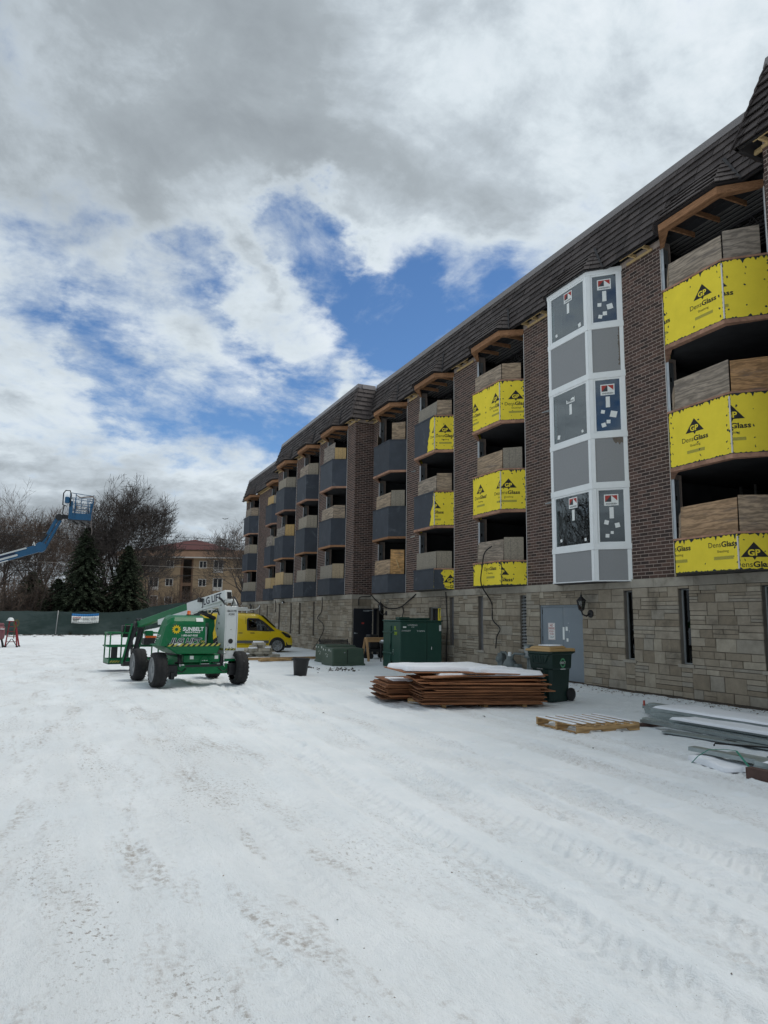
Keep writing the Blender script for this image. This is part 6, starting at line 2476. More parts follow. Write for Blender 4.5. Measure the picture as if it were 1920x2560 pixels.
# wheelie bin
def wheelie():
    f_ = V((-0.97, -0.24, 0))
    L = thing('wheelie_bin', 'dark green wheelie bin with snowy tan lid in front of the grey double door', 'bin', (9.50, 12.82, 0), math.atan2(f_.x, -f_.y) - 0.0)
    # local: -y is the front, x the width
    G = MT['bin_green']
    m = MB()
    lo, mid, hi = 0.0, 0.62, 0.99
    def ring(w, d0, d1, z, c=0.06):
        return [(-w + c, -d0, z), (w - c, -d0, z), (w, -d0 + c, z), (w, d1 - c, z), (w - c, d1, z), (-w + c, d1, z), (-w, d1 - c, z), (-w, -d0 + c, z)]
    rs = [ring(0.235, 0.29, 0.27, 0.0), ring(0.245, 0.30, 0.29, 0.04), ring(0.275, 0.345, 0.325, 0.66), ring(0.30, 0.37, 0.345, 0.69), ring(0.315, 0.40, 0.36, 0.97), ring(0.335, 0.42, 0.38, 0.99), ring(0.335, 0.42, 0.38, 1.035)]
    for a, b in zip(rs, rs[1:]):
        for k in range(8):
            k2 = (k + 1) % 8
            m.face([a[k], a[k2], b[k2], b[k]])
    m.face(list(reversed(rs[0])))
    m.face(rs[-1])
    m.build('tub', G, L, bevel=0.01)
    # moulded chute panel on the front and the grab bar recess
    m = MB()
    m.hexa([(-0.17, -0.40, 0.78), (0.17, -0.40, 0.78), (0.17, -0.36, 0.78), (-0.17, -0.36, 0.78), (-0.28, -0.432, 0.965), (0.28, -0.432, 0.965), (0.28, -0.36, 0.965), (-0.28, -0.36, 0.965)])
    m.build('front_panel', G, L, bevel=0.012)
    for k in range(5):
        m = MB()
        x = -0.14 + 0.07 * k
        m.hexa([(x - 0.008, -0.412, 0.80), (x + 0.008, -0.412, 0.80), (x + 0.008, -0.39, 0.80), (x - 0.008, -0.39, 0.80), (x - 0.008, -0.443, 0.955), (x + 0.008, -0.443, 0.955), (x + 0.008, -0.40, 0.955), (x - 0.008, -0.40, 0.955)])
        m.build('panel_rib', G, L)
    m = MB()
    m.box((-0.09, -0.352, 0.36), (0.09, -0.30, 0.63))
    m.build('grab_recess', MT['void'], L)
    m = MB()
    m.tube([(-0.10, -0.345, 0.50), (0.10, -0.345, 0.50)], 0.018, 8)
    m.build('grab_bar', MT['chrome'] if False else MT['meter'], L)
    m = MB()
    m.box((-0.11, -0.355, 0.05), (-0.06, -0.27, 0.64))
    m.box((0.06, -0.355, 0.05), (0.11, -0.27, 0.64))
    m.build('front_rib', G, L, bevel=0.012)
    # lid: sloped, overhanging, with a raised panel
    m = MB()
    m.hexa([(-0.345, -0.445, 1.037), (0.345, -0.445, 1.037), (0.345, 0.41, 1.037), (-0.345, 0.41, 1.037), (-0.33, -0.43, 1.085), (0.33, -0.43, 1.085), (0.33, 0.40, 1.10), (-0.33, 0.40, 1.10)])
    m.hexa([(-0.29, -0.38, 1.086), (0.29, -0.38, 1.086), (0.27, 0.20, 1.10), (-0.27, 0.20, 1.10), (-0.25, -0.33, 1.135), (0.25, -0.33, 1.135), (0.24, 0.15, 1.15), (-0.24, 0.15, 1.15)])
    m.build('lid', MT['bin_tan'], L, bevel=0.016, seg=2)
    snow_pad('snow_cap', L, [(-0.20, -0.22), (0.20, -0.24), (0.22, 0.14), (-0.22, 0.14)], 1.148, 0.022, 0.16)
    m = MB()
    m.tube([(-0.26, 0.37, 1.0), (-0.26, 0.47, 1.02), (0.26, 0.47, 1.02), (0.26, 0.37, 1.0)], 0.022, 8)
    m.build('handle', G, L, smooth=True)
    for s in (-1, 1):
        m = MB()
        m.lathe((s * 0.24, 0.30, 0.135), (s, 0, 0), [(0, 0.06), (0, 0.125), (0.015, 0.137), (0.05, 0.137), (0.065, 0.12), (0.06, 0.05), (0.065, 0.0)], 22)
        m.build('wheel', MT['black_plastic'], L, smooth=True)
    m = MB()
    m.tube([(-0.28, 0.30, 0.135), (0.28, 0.30, 0.135)], 0.015, 8)
    m.box((-0.2, 0.38, 0.0), (0.2, 0.46, 0.03))
    m.build('axle', MT['black_plastic'], L)
    m = MB()
    f = Flat(m, (-0.17, -0.352, 0.67), (1, 0, 0), (0, -0.05, 1), None, 0.012)
    f.text('VETERANS', 0.17, 0.03, width=0.22, height=0.035, bold=0.01, center=True)
    f.text('DISPOSAL', 0.17, -0.005, width=0.16, height=0.025, center=True)
    m.build('lettering', MT['decal_white'], L)
    # round emblem on the side
    for s in (1, -1):
        a, b = MB(), MB()
        o = (s * 0.308, -0.0 * s, 0.80)
        u = (0, 1 * s, 0)
        fa, fb = Flat(a, o, u, (s * 0.0, 0, 1), None, 0.008), Flat(b, o, u, (0, 0, 1), None, 0.010)
        for k in range(14):
            for q0, q1 in ((0.3, 2.9), (3.4, 6.0)):
                t0, t1 = q0 + (q1 - q0) * k / 14, q0 + (q1 - q0) * (k + 1) / 14
                fa.poly([(0.055 * math.cos(t0), 0.065 * math.sin(t0)), (0.085 * math.cos(t0), 0.10 * math.sin(t0)), (0.085 * math.cos(t1), 0.10 * math.sin(t1)), (0.055 * math.cos(t1), 0.065 * math.sin(t1))])
        fb.text('DIRECT', 0.0, -0.018, width=0.19, height=0.045, bold=0.015, center=True)
        fb.rect(-0.08, -0.135, 0.08, -0.12)
        a.build('emblem', MT['strap_green'] if False else mat('emblem_green', (0.10, 0.33, 0.17), 0.6, var=0.05), L)
        b.build('lettering', MT['decal_white'], L)


wheelie()


# plywood sheets, each laid a little askew
def plywood():
    rnd = random.Random(11)
    c, ang = V((7.62, 12.80, 0)), math.atan2(-0.56, 2.38)
    m0 = [MB() for _ in range(5)]
    ms = []
    for k, m in enumerate(m0):
        m.tint = 0.1 + 0.2 * k
        m.box((-1.22, -0.61, -0.009), (1.22, 0.61, 0.009))
        ms.append(m.mesh('plywood_sheet', MT['red_ply']))
    m = MB()
    m.tint = 0.4
    for x in (-0.9, 0.0, 0.9):
        m.box((x - 0.05, -0.55, -0.02), (x + 0.05, 0.60, 0.075))
    z = 0.085
    for x in (-0.80, 0.05, 0.85):
        o = bpy.data.objects.new('bearer', None)
        bpy.data.objects.remove(o)
        mm = MB()
        mm.tint = rnd.random()
        mm.box((-0.045, -0.50, -0.045), (0.045, 0.60, 0.02))
        o = mm.build('bearer', MT['pallet_wood'], None)
        o.location = c + Matrix.Rotation(ang, 3, 'Z') @ V((x, 0, 0.02))
        o.rotation_euler = (0, 0, ang)
        tag(o, 'timber bearer under the large plywood stack by the wheelie bin', 'timber', 'bearers under the large stack')
    z = 0.055
    for i in range(19):
        o = bpy.data.objects.new('plywood_sheet', rnd.choice(ms))
        col.objects.link(o)
        s = 1.0 if i < 11 else 2.0
        o.location = c + V((rnd.uniform(-0.09, 0.09) * s, rnd.uniform(-0.06, 0.06) * s, z))
        o.rotation_euler = (rnd.uniform(-0.005, 0.005) * s, rnd.uniform(-0.006, 0.006) * s, ang + rnd.uniform(-0.035, 0.035) * s)
        z += 0.0195 + rnd.uniform(0, 0.012)
        tag(o, 'red-brown plywood sheet in the large stack left of the wheelie bin', 'plywood', 'plywood sheets in the large stack')
    ztop = z
    # smaller stack behind its left end
    c2 = V((7.30, 13.95, 0))
    z = 0.06
    for i in range(15):
        o = bpy.data.objects.new('plywood_sheet', rnd.choice(ms))
        col.objects.link(o)
        o.location = c2 + V((rnd.uniform(-0.12, 0.10), rnd.uniform(-0.07, 0.07), z))
        o.rotation_euler = (rnd.uniform(-0.004, 0.004), rnd.uniform(-0.008, 0.008), ang + 0.06 + rnd.uniform(-0.05, 0.05))
        z += 0.022 + rnd.uniform(0, 0.006)
        tag(o, 'red-brown plywood sheet in the smaller stack behind the large one', 'plywood', 'plywood sheets in the smaller stack')
    # loose top sheets with snow
    tops = [((7.70, 12.86, ztop + 0.03), (0.012, -0.02, ang - 0.05), 1.0, 'snow-covered plywood sheet lying askew on the large stack, lower one'),
            ((7.25, 13.25, ztop + 0.10), (0.02, 0.016, ang + 0.16), 1.0, 'snow-covered plywood sheet bridging the two stacks, topmost and widest'),
            ((8.05, 12.75, ztop + 0.075), (-0.02, 0.03, ang + 0.10), 0.72, 'shorter snowy plywood offcut on the right end of the large stack'),
            ((7.0, 12.42, ztop + 0.055), (-0.03, -0.02, ang + 0.30), 0.6, 'narrow plywood offcut slanting over the front edge of the stack')]
    for (p, r, s, lb) in tops:
        o = bpy.data.objects.new('plywood_sheet', ms[2])
        col.objects.link(o)
        o.location, o.rotation_euler = p, r
        o.scale = (s, 1.0 if s > 0.65 else 0.35, 1)
        tag(o, lb, 'plywood')
    for (cx_, cy_, a_, w, d, zz, h, sl, lb) in ((7.23, 13.27, ang + 0.16, 1.20, 0.58, ztop + 0.111, 0.115, 0.016, 'thick snow on the topmost plywood sheet'),
                                               (7.78, 12.66, ang - 0.03, 1.12, 0.42, ztop + 0.041, 0.075, -0.02, 'snow on the lower plywood sheet of the large stack'),
                                               (8.15, 12.72, ang + 0.10, 0.80, 0.50, ztop + 0.086, 0.080, 0.03, 'snow on the offcut at the right end of the stack'),
                                               (6.42, 13.95, ang + 0.06, 0.22, 0.42, 0.40, 0.04, 0.0, 'snow on the left end of the smaller plywood stack')):
        R3 = Matrix.Rotation(a_, 2)
        out = []
        for (x, y) in ((-w, -d), (w, -d), (w, d), (-w, d)):
            q = R3 @ V((x, y))
            out.append((cx_ + q.x, cy_ + q.y))
        ux = R3 @ V((1, 0))
        o = snow_pad('snow_cap', None, out, zz, h, 0.13, zf=lambda x, y, zz=zz, sl=sl, ux=ux, cx_=cx_, cy_=cy_: zz - sl * ((x - cx_) * ux.x + (y - cy_) * ux.y))
        tag(o, lb, 'snow', None, 'stuff')
    mm = MB()
    mm.tint = 0.7
    mm.bar((6.35, 13.3, 0.05), (6.85, 12.75, 0.05), 0.09, 0.09)
    tag(mm.build('timber_offcut', MT['pallet_wood'], None), 'short pale timber offcut on the snow between the plywood stacks', 'timber')
    mm = MB()
    fs = [(6.30, 13.2), (6.55, 12.95), (6.95, 12.55), (6.75, 12.50), (6.35, 12.9)]
    mm.prism([(x, y, 0.03 + 0.02 * math.sin(9 * x)) for x, y in fs], (0, 0, 0.012))
    tag(mm.build('plastic_sheet', mat('plastic_film', (0.45, 0.48, 0.48), 0.25, var=0.2, scale=10, bump=0.6, bscale=14), None), 'crumpled clear plastic film on the snow beside the plywood', 'plastic film')


plywood()


def pallet():
    x0, x1, y0, y1 = 7.15, 8.36, 9.02, 10.08
    L = thing('pallet', 'wooden pallet with snowy deck boards lying flat on the snow', 'pallet', ((x0 + x1) / 2, (y0 + y1) / 2, 0), 0, None, True)
    rnd = random.Random(5)
    for y in (y0, (y0 + y1) / 2 - 0.02, y1 - 0.04):
        m = MB()
        m.tint = rnd.random()
        m.prism([(x0, y, 0.0), (x0 + 0.2, y, 0.0), (x0 + 0.24, y, 0.035), (x0 + 0.46, y, 0.035), (x0 + 0.5, y, 0.0), (x1 - 0.5, y, 0.0), (x1 - 0.46, y, 0.035), (x1 - 0.24, y, 0.035), (x1 - 0.2, y, 0.0), (x1, y, 0.0), (x1, y, 0.10), (x0, y, 0.10)], (0, 0.04, 0))
        m.build('stringer', MT['pallet_wood'], L, bevel=0.004)
    n = 7
    for k in range(n):
        x = x0 + (x1 - x0 - 0.09) * k / (n - 1)
        m = MB()
        m.tint = rnd.random()
        m.box((x, y0 + rnd.uniform(-0.01, 0.01), 0.101), (x + 0.09, y1 + rnd.uniform(-0.01, 0.01), 0.118))
        m.build('deck_board', MT['pallet_wood'], L, bevel=0.003)
        if True:
            snow_pad('snow_cap', L, [(x + 0.002, y0 + 0.12), (x + 0.086, y0 + 0.12), (x + 0.086, y1 - 0.02), (x + 0.002, y1 - 0.02)], 0.119, 0.014, 0.03)
    for x in (x0 + 0.03, (x0 + x1) / 2 - 0.05, x1 - 0.13):
        m = MB()
        m.tint = rnd.random()
        m.box((x, y0, -0.018), (x + 0.10, y1, -0.001))
        m.build('bottom_board', MT['pallet_wood'], L)


pallet()


def channel(mb, p, q, w, h, t=0.004, roll=0.0):
    """steel U-channel from p to q, open side down unless rolled"""
    p, q = V(p), V(q)
    d = (q - p).normalized()
    sx = d.cross(V((0, 0, 1))).normalized()
    R3 = Matrix.Rotation(roll, 3, d)
    sx, up = R3 @ sx, R3 @ sx.cross(d)
    prof = [(-w / 2, -h / 2), (-w / 2, h / 2), (w / 2, h / 2), (w / 2, -h / 2), (w / 2 - t, -h / 2), (w / 2 - t, h / 2 - t), (-w / 2 + t, h / 2 - t), (-w / 2 + t, -h / 2)]
    a = [p + sx * x + up * y for x, y in prof]
    b = [q + sx * x + up * y for x, y in prof]
    for k in range(8):
        k2 = (k + 1) % 8
        mb.face([a[k], b[k], b[k2], a[k2]])
    for r in (a, b):
        mb.face([r[0], r[1], r[6], r[7]])
        mb.face([r[1], r[2], r[5], r[6]])
        mb.face([r[2], r[3], r[4], r[5]])


def studs():
    rnd = random.Random(21)
    # long stack beside the wall, running along the building
    lay = [(8.72, 9.35, 0.10, 0.15), (8.95, 9.55, 0.09, 0.15), (9.18, 9.60, 0.10, 0.15), (9.42, 9.75, 0.11, 0.15), (9.66, 10.2, 0.10, 0.15), (9.9, 10.5, 0.10, 0.15), (10.12, 10.75, 0.11, 0.15), (10.32, 10.4, 0.10, 0.15),
           (9.05, 9.05, 0.17, 0.15), (9.30, 9.70, 0.18, 0.15), (9.55, 10.1, 0.18, 0.15), (9.78, 10.35, 0.18, 0.15), (10.0, 10.62, 0.19, 0.15), (9.45, 9.85, 0.26, 0.15), (9.70, 10.15, 0.26, 0.15), (9.93, 10.4, 0.27, 0.15)]
    for i, (x, y, z, w) in enumerate(lay):
        z = 0.02 + z * 0.62
        m = MB()
        m.tint = rnd.random()
        dx = rnd.uniform(-0.02, 0.02)
        channel(m, (x, y, z), (x + 0.28 + dx, y - rnd.uniform(4.2, 5.6), z + rnd.uniform(-0.01, 0.02)), w * rnd.choice((0.6, 0.8, 1.0)), 0.045, 0.003, rnd.choice((0, 0, math.pi)))
        o = m.build('metal_stud', MT['galv'], None)
        tag(o, 'galvanised steel stud in the long snowy stack along the wall', 'steel stud', 'steel studs in the stack along the wall')
    for (x0, x1, y, z, ln, lb) in ((9.38, 10.05, 9.85, 0.208, 4.2, 'snow lying on the highest studs of the stack by the wall'), (8.90, 9.40, 8.95, 0.150, 3.8, 'snow on the lower near edge of the stud stack by the wall'), (10.03, 10.42, 10.2, 0.162, 4.2, 'snow on the far side of the stud stack by the wall')):
        out = [(x0, y), (x1, y), (x1 + 0.24, y - ln), (x0 + 0.24, y - ln)][::-1]
        out = [(x1, y), (x0, y), (x0 + 0.24, y - ln), (x1 + 0.24, y - ln)]
        o = snow_pad('snow_cap', None, out, z, 0.045, 0.02)
        tag(o, lb, 'snow', None, 'stuff')
    # flat perforated piece on the near side
    m = MB()
    m.tint = 0.2
    m.hexa([(8.35, 8.55, 0.03), (8.62, 8.62, 0.03), (9.25, 5.0, 0.03), (8.98, 4.95, 0.03), (8.35, 8.55, 0.05), (8.62, 8.62, 0.05), (9.25, 5.0, 0.05), (8.98, 4.95, 0.05)][0:8])
    o = m.build('steel_track', MT['galv'], None)
    tag(o, 'flat grey steel track half under snow at the foot of the stud stack', 'steel track')
    k = MB()
    for t in (0.28, 0.60, 0.85):
        c = V((8.485, 8.58, 0.0)).lerp(V((9.115, 4.97, 0)), t)
        k.obox(c + V((0, 0, 0.0515)), (0.07, 0.16, 0.002), Matrix.Rotation(0.17, 3, 'Z'))
    k.build('slot', MT['void'], o)
    m = MB()
    m.bar((8.55, 9.32, 0.03), (9.1, 9.15, 0.03), 0.09, 0.05)
    tag(m.build('timber_offcut', MT['rust_steel'], None), 'dark timber offcut under the near end of the stud stack', 'timber')
    m = MB()
    m.box((9.52, 10.14, 0.20), (9.545, 10.165, 0.29))
    m.build('red_marker', mat('marker_red', (0.40, 0.07, 0.05), 0.7, var=0.1), None)
    tag(bpy.data.objects['red_marker'], 'small red marker tag on the end of the stud stack', 'marker')
    # strapped bundle in the near right corner
    lay = [(7.30, 6.98, 0.14, 0), (7.52, 6.6, 0.12, 0), (7.66, 6.75, 0.06, math.pi), (7.72, 6.2, 0.13, 0), (7.25, 5.98, 0.16, 0), (7.50, 5.9, 0.16, 0), (7.75, 5.85, 0.17, 0), (7.38, 6.1, 0.08, 0), (7.60, 6.0, 0.08, math.pi)]
    for i, (x, y, z, r) in enumerate(lay):
        z = 0.02 + z * 0.75
        m = MB()
        m.tint = rnd.random()
        channel(m, (x, y, z), (x + 0.35, y - 3.6, z), 0.13, 0.05, 0.003, r)
        tag(m.build('metal_stud', MT['galv'], None), 'galvanised steel stud in the strapped bundle near the right edge', 'steel stud', 'steel studs in the strapped bundle')
    m = MB()
    m.bar((7.02, 5.92, 0.06), (7.32, 3.0, 0.06), 0.10, 0.12)
    tag(m.build('steel_bar', MT['rust_steel'], None), 'rusty brown steel bar lying along the strapped stud bundle', 'steel bar')
    out = [(7.82, 5.75), (7.16, 5.88), (7.5, 2.6), (8.2, 2.6)]
    tag(snow_pad('snow_cap', None, out, 0.165, 0.045, 0.03), 'snow lying on the strapped stud bundle', 'snow', None, 'stuff')
    out = [(7.46, 6.95), (7.16, 6.92), (6.98, 6.2), (7.36, 6.10)]
    tag(snow_pad('snow_drift', None, out, 0.0, 0.075, 0.04), 'small snow drift heaped against the strapped studs', 'snow', None, 'stuff')
    m = MB()
    pts = [(7.00, 6.72, 0.0), (7.02, 6.62, 0.11), (7.12, 6.55, 0.19), (7.26, 6.44, 0.205), (7.36, 6.36, 0.195)]
    for a, b in zip(pts, pts[1:]):
        m.bar(a, b, 0.02, 0.004)
    m.bar(pts[-1], (7.08, 5.88, 0.03), 0.022, 0.005)
    m.bar((8.05, 6.15, 0.30), (7.98, 5.7, 0.22), 0.02, 0.004)
    tag(m.build('strap', MT['strap_green'], None), 'green plastic strap looped over the stud bundle', 'strap')
    m = MB()
    m.tube([(7.38, 6.70, 0.20), (7.42, 6.72, 0.22), (7.85, 6.32, 0.21), (8.02, 6.22, 0.24), (8.12, 6.05, 0.30), (8.15, 5.8, 0.24)], 0.012, 6)
    tag(m.build('rubber_hose', MT['cable'], None, smooth=True), 'black hose bent across the strapped stud bundle', 'hose')


studs()


def sawhorse():
    L = thing('sawhorse', 'pale new timber sawhorse standing left of the tall green cabinet', 'sawhorse', (10.9, 26.3, 0), 0, None, True)
    m = MB()
    m.box((10.62, 26.22, 0.72), (11.75, 26.26, 0.86))
    m.box((10.62, 26.17, 0.86), (11.75, 26.31, 0.90))
    m.build('top_beam', MT['saw_wood'], L, bevel=0.004)
    for x in (10.66, 11.6):
        for s in (-1, 1):
            m = MB()
            m.bar((x, 26.24 + s * 0.07, 0.86), (x - 0.02, 26.24 + s * 0.36, 0.0), 0.09, 0.04, (0, s, 0.2))
            m.build('leg', MT['saw_wood'], L, bevel=0.004)
    L = thing('utility_table', 'snow-topped grey plastic table between sawhorse and tall cabinet', 'table', (11.3, 25.2, 0), 0, None, True)
    m = MB()
    m.box((10.95, 24.6, 0.70), (11.7, 25.6, 0.78))
    m.build('table_top', MT['meter'], L, bevel=0.02)
    for x, y in ((11.0, 24.65), (11.62, 24.65), (11.0, 25.55), (11.62, 25.55)):
        m = MB()
        m.box((x, y, 0), (x + 0.04, y + 0.04, 0.70))
        m.build('leg', MT['dark_trim'], L)
    snow_pad('snow_cap', L, [(10.97, 24.62), (11.68, 24.62), (11.68, 25.58), (10.97, 25.58)], 0.781, 0.05)
    L = thing('tool_cart', 'black wheeled tool cart parked in the open black doorway', 'cart', (11.6, 27.3, 0), 0, None, True)
    m = MB()
    m.box((11.1, 27.0, 0.30), (12.0, 27.6, 0.42))
    m.box((11.15, 27.05, 0.42), (11.55, 27.5, 0.98))
    m.box((11.6, 27.1, 0.42), (11.95, 27.5, 0.86))
    m.build('tray', MT['black_plastic'], L, bevel=0.03)
    for x in (11.2, 11.85):
        for y in (27.05, 27.55):
            m = MB()
            m.lathe((x, y - 0.03, 0.12), (0, 1, 0), [(0, 0.05), (0, 0.12), (0.06, 0.12), (0.06, 0.05)], 14)
            m.build('wheel', MT['black_plastic'], L)
            m = MB()
            m.box((x - 0.02, y - 0.02, 0.12), (x + 0.02, y + 0.02, 0.30))
            m.build('fork', MT['dark_trim'], L)
    # black metal bench by the wall
    L = thing('bench', 'black slatted metal bench by the wall behind the green transformers', 'bench', (10.3, 29.0, 0), rad(-12))
    for k in range(6):
        m = MB()
        m.bar((-0.62, -0.02 + 0.02 * k, 0.42 + 0.055 * k), (0.62, -0.02 + 0.02 * k, 0.42 + 0.055 * k), 0.02, 0.045)
        m.build('back_slat', MT['black_plastic'], L)
    for k in range(5):
        m = MB()
        m.bar((-0.62, -0.45 + 0.085 * k, 0.40), (0.62, -0.45 + 0.085 * k, 0.40), 0.07, 0.02)
        m.build('seat_slat', MT['black_plastic'], L)
    for x in (-0.6, 0.6):
        m = MB()
        m.tube([(x, -0.46, 0.0), (x, -0.45, 0.40), (x, -0.02, 0.41), (x, 0.12, 0.75)], 0.022, 8)
        m.tube([(x, 0.0, 0.40), (x, 0.10, 0.0)], 0.022, 8)
        m.tube([(x, -0.46, 0.40), (x, -0.44, 0.58), (x, -0.1, 0.60), (x, 0.05, 0.56)], 0.022, 8)
        m.build('end_frame', MT['black_plastic'], L, smooth=True)


sawhorse()


def wall_fittings():
    # gas meter
    L = thing('gas_meter', 'grey gas meter with pipes on the stone wall behind the plywood', 'gas meter', (12.1, 18.2, 0), 0, None, True)
    m = MB()
    m.lathe((11.98, 18.15, 0.16), (0, 0, 1), [(0, 0.14), (0.04, 0.20), (0.22, 0.21), (0.30, 0.17), (0.38, 0.10), (0.44, 0.09), (0.46, 0.04), (0.46, 0)], 20)
    m.build('meter_body', MT['meter'], L, smooth=True)
    m = MB()
    m.lathe((11.98, 18.15, 0.61), (0, 0, 1), [(0, 0.06), (0.09, 0.055), (0.12, 0.05), (0.12, 0)], 14)
    m.build('meter_dial', MT['decal_white'], L, smooth=True)
    for y0_, y1_ in ((18.02, 17.55), (18.28, 18.62)):
        m = MB()
        m.tube([(11.98, y0_, 0.45), (11.98, y0_, 0.62), (11.98, y0_ + (y1_ - y0_) * 0.25, 0.70), (11.98, y1_, 0.70), (12.15, y1_ + 0.0, 0.70)], 0.035, 10)
        m.build('pipe', MT['meter'], L, smooth=True)
    m = MB()
    m.box((11.93, 18.55, 0.0), (12.13, 18.78, 0.68))
    m.build('regulator_box', MT['meter'], L, bevel=0.03)
    m = MB()
    m.lathe((11.93, 18.66, 0.5), (-1, 0, 0), [(0, 0.11), (0.05, 0.11), (0.09, 0.06), (0.09, 0)], 16)
    m.build('regulator', MT['meter'], L, smooth=True)
    m = MB()
    m.box((11.95, 17.75, 0.0), (12.15, 17.95, 0.4))
    m.build('second_box', MT['meter'], L, bevel=0.03)
    # electric box on a post
    L = thing('electric_box', 'grey electric box on a double conduit left of the grey door', 'electric box', (12.2, 17.48, 0), 0, None, True)
    m = MB()
    m.box((12.10, 17.36, 0.58), (12.28, 17.62, 0.97))
    m.build('box', MT['meter'], L, bevel=0.03, seg=2)
    m = MB()
    m.box((12.092, 17.41, 0.64), (12.101, 17.57, 0.92))
    m.build('box_cover', MT['alu'], L)
    for y in (17.43, 17.53):
        m = MB()
        m.tube([(12.2, y, 0.0), (12.2, y, 0.58)], 0.042, 10)
        m.build('conduit', MT['meter'], L, smooth=True)

    def lantern(x, y, z, lb, s=1.0):
        L = thing('wall_lantern', lb, 'lantern', (x, y, z), 0, 'wall lanterns')
        m = MB()
        m.lathe((0.0, -0.0, 0.0), (-1, 0, 0), [(0, 0.10), (0.03, 0.10), (0.05, 0.07), (0.05, 0)], 16)
        m.build('wall_plate', MT['dark_trim'], L)
        m = MB()
        m.tube([(-0.05, 0, 0.0), (-0.14, 0, -0.06), (-0.24, 0.03, -0.02), (-0.26, 0.05, 0.08)], 0.022, 8)
        m.build('arm', MT['dark_trim'], L, smooth=True)
        c = V((-0.26, 0.05, 0.10))
        m = MB()
        for k in range(6):
            a0 = math.pi * k / 3
            m.bar(c + V((0.07 * math.cos(a0), 0.07 * math.sin(a0), 0.0)), c + V((0.115 * math.cos(a0), 0.115 * math.sin(a0), 0.22)), 0.014, 0.014)
        m.lathe(c, (0, 0, 1), [(-0.04, 0.02), (0, 0.075), (0.01, 0.075), (0.012, 0.0)], 6)
        m.lathe(c + V((0, 0, 0.22)), (0, 0, 1), [(0, 0.0), (0, 0.14), (0.02, 0.135), (0.10, 0.05), (0.12, 0.03), (0.15, 0.03), (0.17, 0.012), (0.24, 0.006), (0.24, 0)], 6)
        m.build('cage', MT['dark_trim'], L)
        m = MB()
        m.lathe(c, (0, 0, 1), [(0.012, 0.062), (0.215, 0.10)], 6)
        m.build('lantern_glass', MT['van_glass'], L)
        m = MB()
        m.lathe(c, (0, 0, 1), [(0.015, 0.012), (0.12, 0.015), (0.14, 0.0)], 8)
        m.build('candle', MT['decal_white'], L)

    lantern(D - 0.01, 14.88, 1.86, 'black carriage lantern on the stone wall right of the grey door')
    lantern(D - 0.01, 28.02, 1.86, 'black carriage lantern on the wall beside the open black door')
    L = thing('flood_light', 'small round flood light on the stone band above the van', 'light', (W - 0.04, 40.9, 2.48), 0)
    m = MB()
    m.lathe((0, 0, 0), (-1, -0.3, -0.2), [(0, 0.05), (0.10, 0.07), (0.12, 0.08), (0.12, 0.06)], 14)
    m.build('housing', MT['dark_trim'], L)
    m = MB()
    m.lathe((-0.11, -0.033, -0.022), (-1, -0.3, -0.2), [(0, 0.058), (0.008, 0.05), (0.01, 0)], 14)
    m.build('lens', MT['decal_white'], L)

    def cable(pts, r, lb):
        # smooth the run a little
        P_ = [V(p) for p in pts]
        out = []
        for i in range(len(P_) - 1):
            a, b, c, d = P_[max(i - 1, 0)], P_[i], P_[i + 1], P_[min(i + 2, len(P_) - 1)]
            for k in range(6):
                t = k / 6
                out.append(0.5 * ((2 * b) + (c - a) * t + (2 * a - 5 * b + 4 * c - d) * t * t + (3 * b - a - 3 * c + d) * t ** 3))
        out.append(P_[-1])
        m = MB()
        m.tube(out, r, 6)
        tag(m.build('hanging_cable', MT['cable'], None, smooth=True), lb, 'cable', 'cables on the facade')

    x = D - 0.05
    cable([(11.68, 18.62, 3.90), (11.60, 18.9, 3.72), (11.58, 19.0, 3.35), (11.62, 19.15, 2.75), (x, 19.6, 2.2), (x - 0.03, 19.5, 1.68), (x - 0.05, 19.05, 1.40), (x - 0.04, 19.24, 1.15), (x - 0.05, 19.30, 0.78)], 0.02, 'black cable hanging from the yellow bay down to the gas meter')
    cable([(x, 29.65, 2.66), (x, 28.9, 2.35), (x - 0.04, 27.8, 2.08), (x - 0.05, 27.0, 2.05), (x - 0.04, 26.3, 2.14), (x - 0.02, 25.65, 2.38), (x, 25.1, 2.60)], 0.024, 'black cable swagged along the wall above the tall green cabinet')
    cable([(x, 29.7, 2.66), (x - 0.05, 29.75, 2.60), (11.75, 29.74, 2.55), (11.7, 29.73, 2.2)], 0.018, 'short cable end hanging over the open black door')
    cable([(x, 26.35, 2.12), (x, 26.24, 1.95), (x - 0.1, 26.2, 1.62)], 0.018, 'short branch cable dropping from the swag behind the cabinet')
    cable([(x, 22.66, 2.62), (x, 22.6, 2.0), (x, 22.55, 1.4), (x, 22.62, 0.6), (x, 22.6, 0.08)], 0.02, 'straight black cable running down the wall right of the cabinet')
    w = W - 0.05
    cable([(w, 33.87, 2.62), (w, 33.92, 1.95), (w, 34.55, 1.60), (w - 0.05, 33.6, 1.36), (w - 0.05, 33.38, 1.03), (w - 0.1, 34.05, 0.45), (w - 0.15, 34.7, 0.05)], 0.018, 'thin cable snaking down the pale stone wall by the bench')
    cable([(w, 42.9, 2.60), (w, 42.75, 2.4), (w, 42.7, 1.9)], 0.02, 'short cable stub hanging above the van bonnet')


wall_fittings()


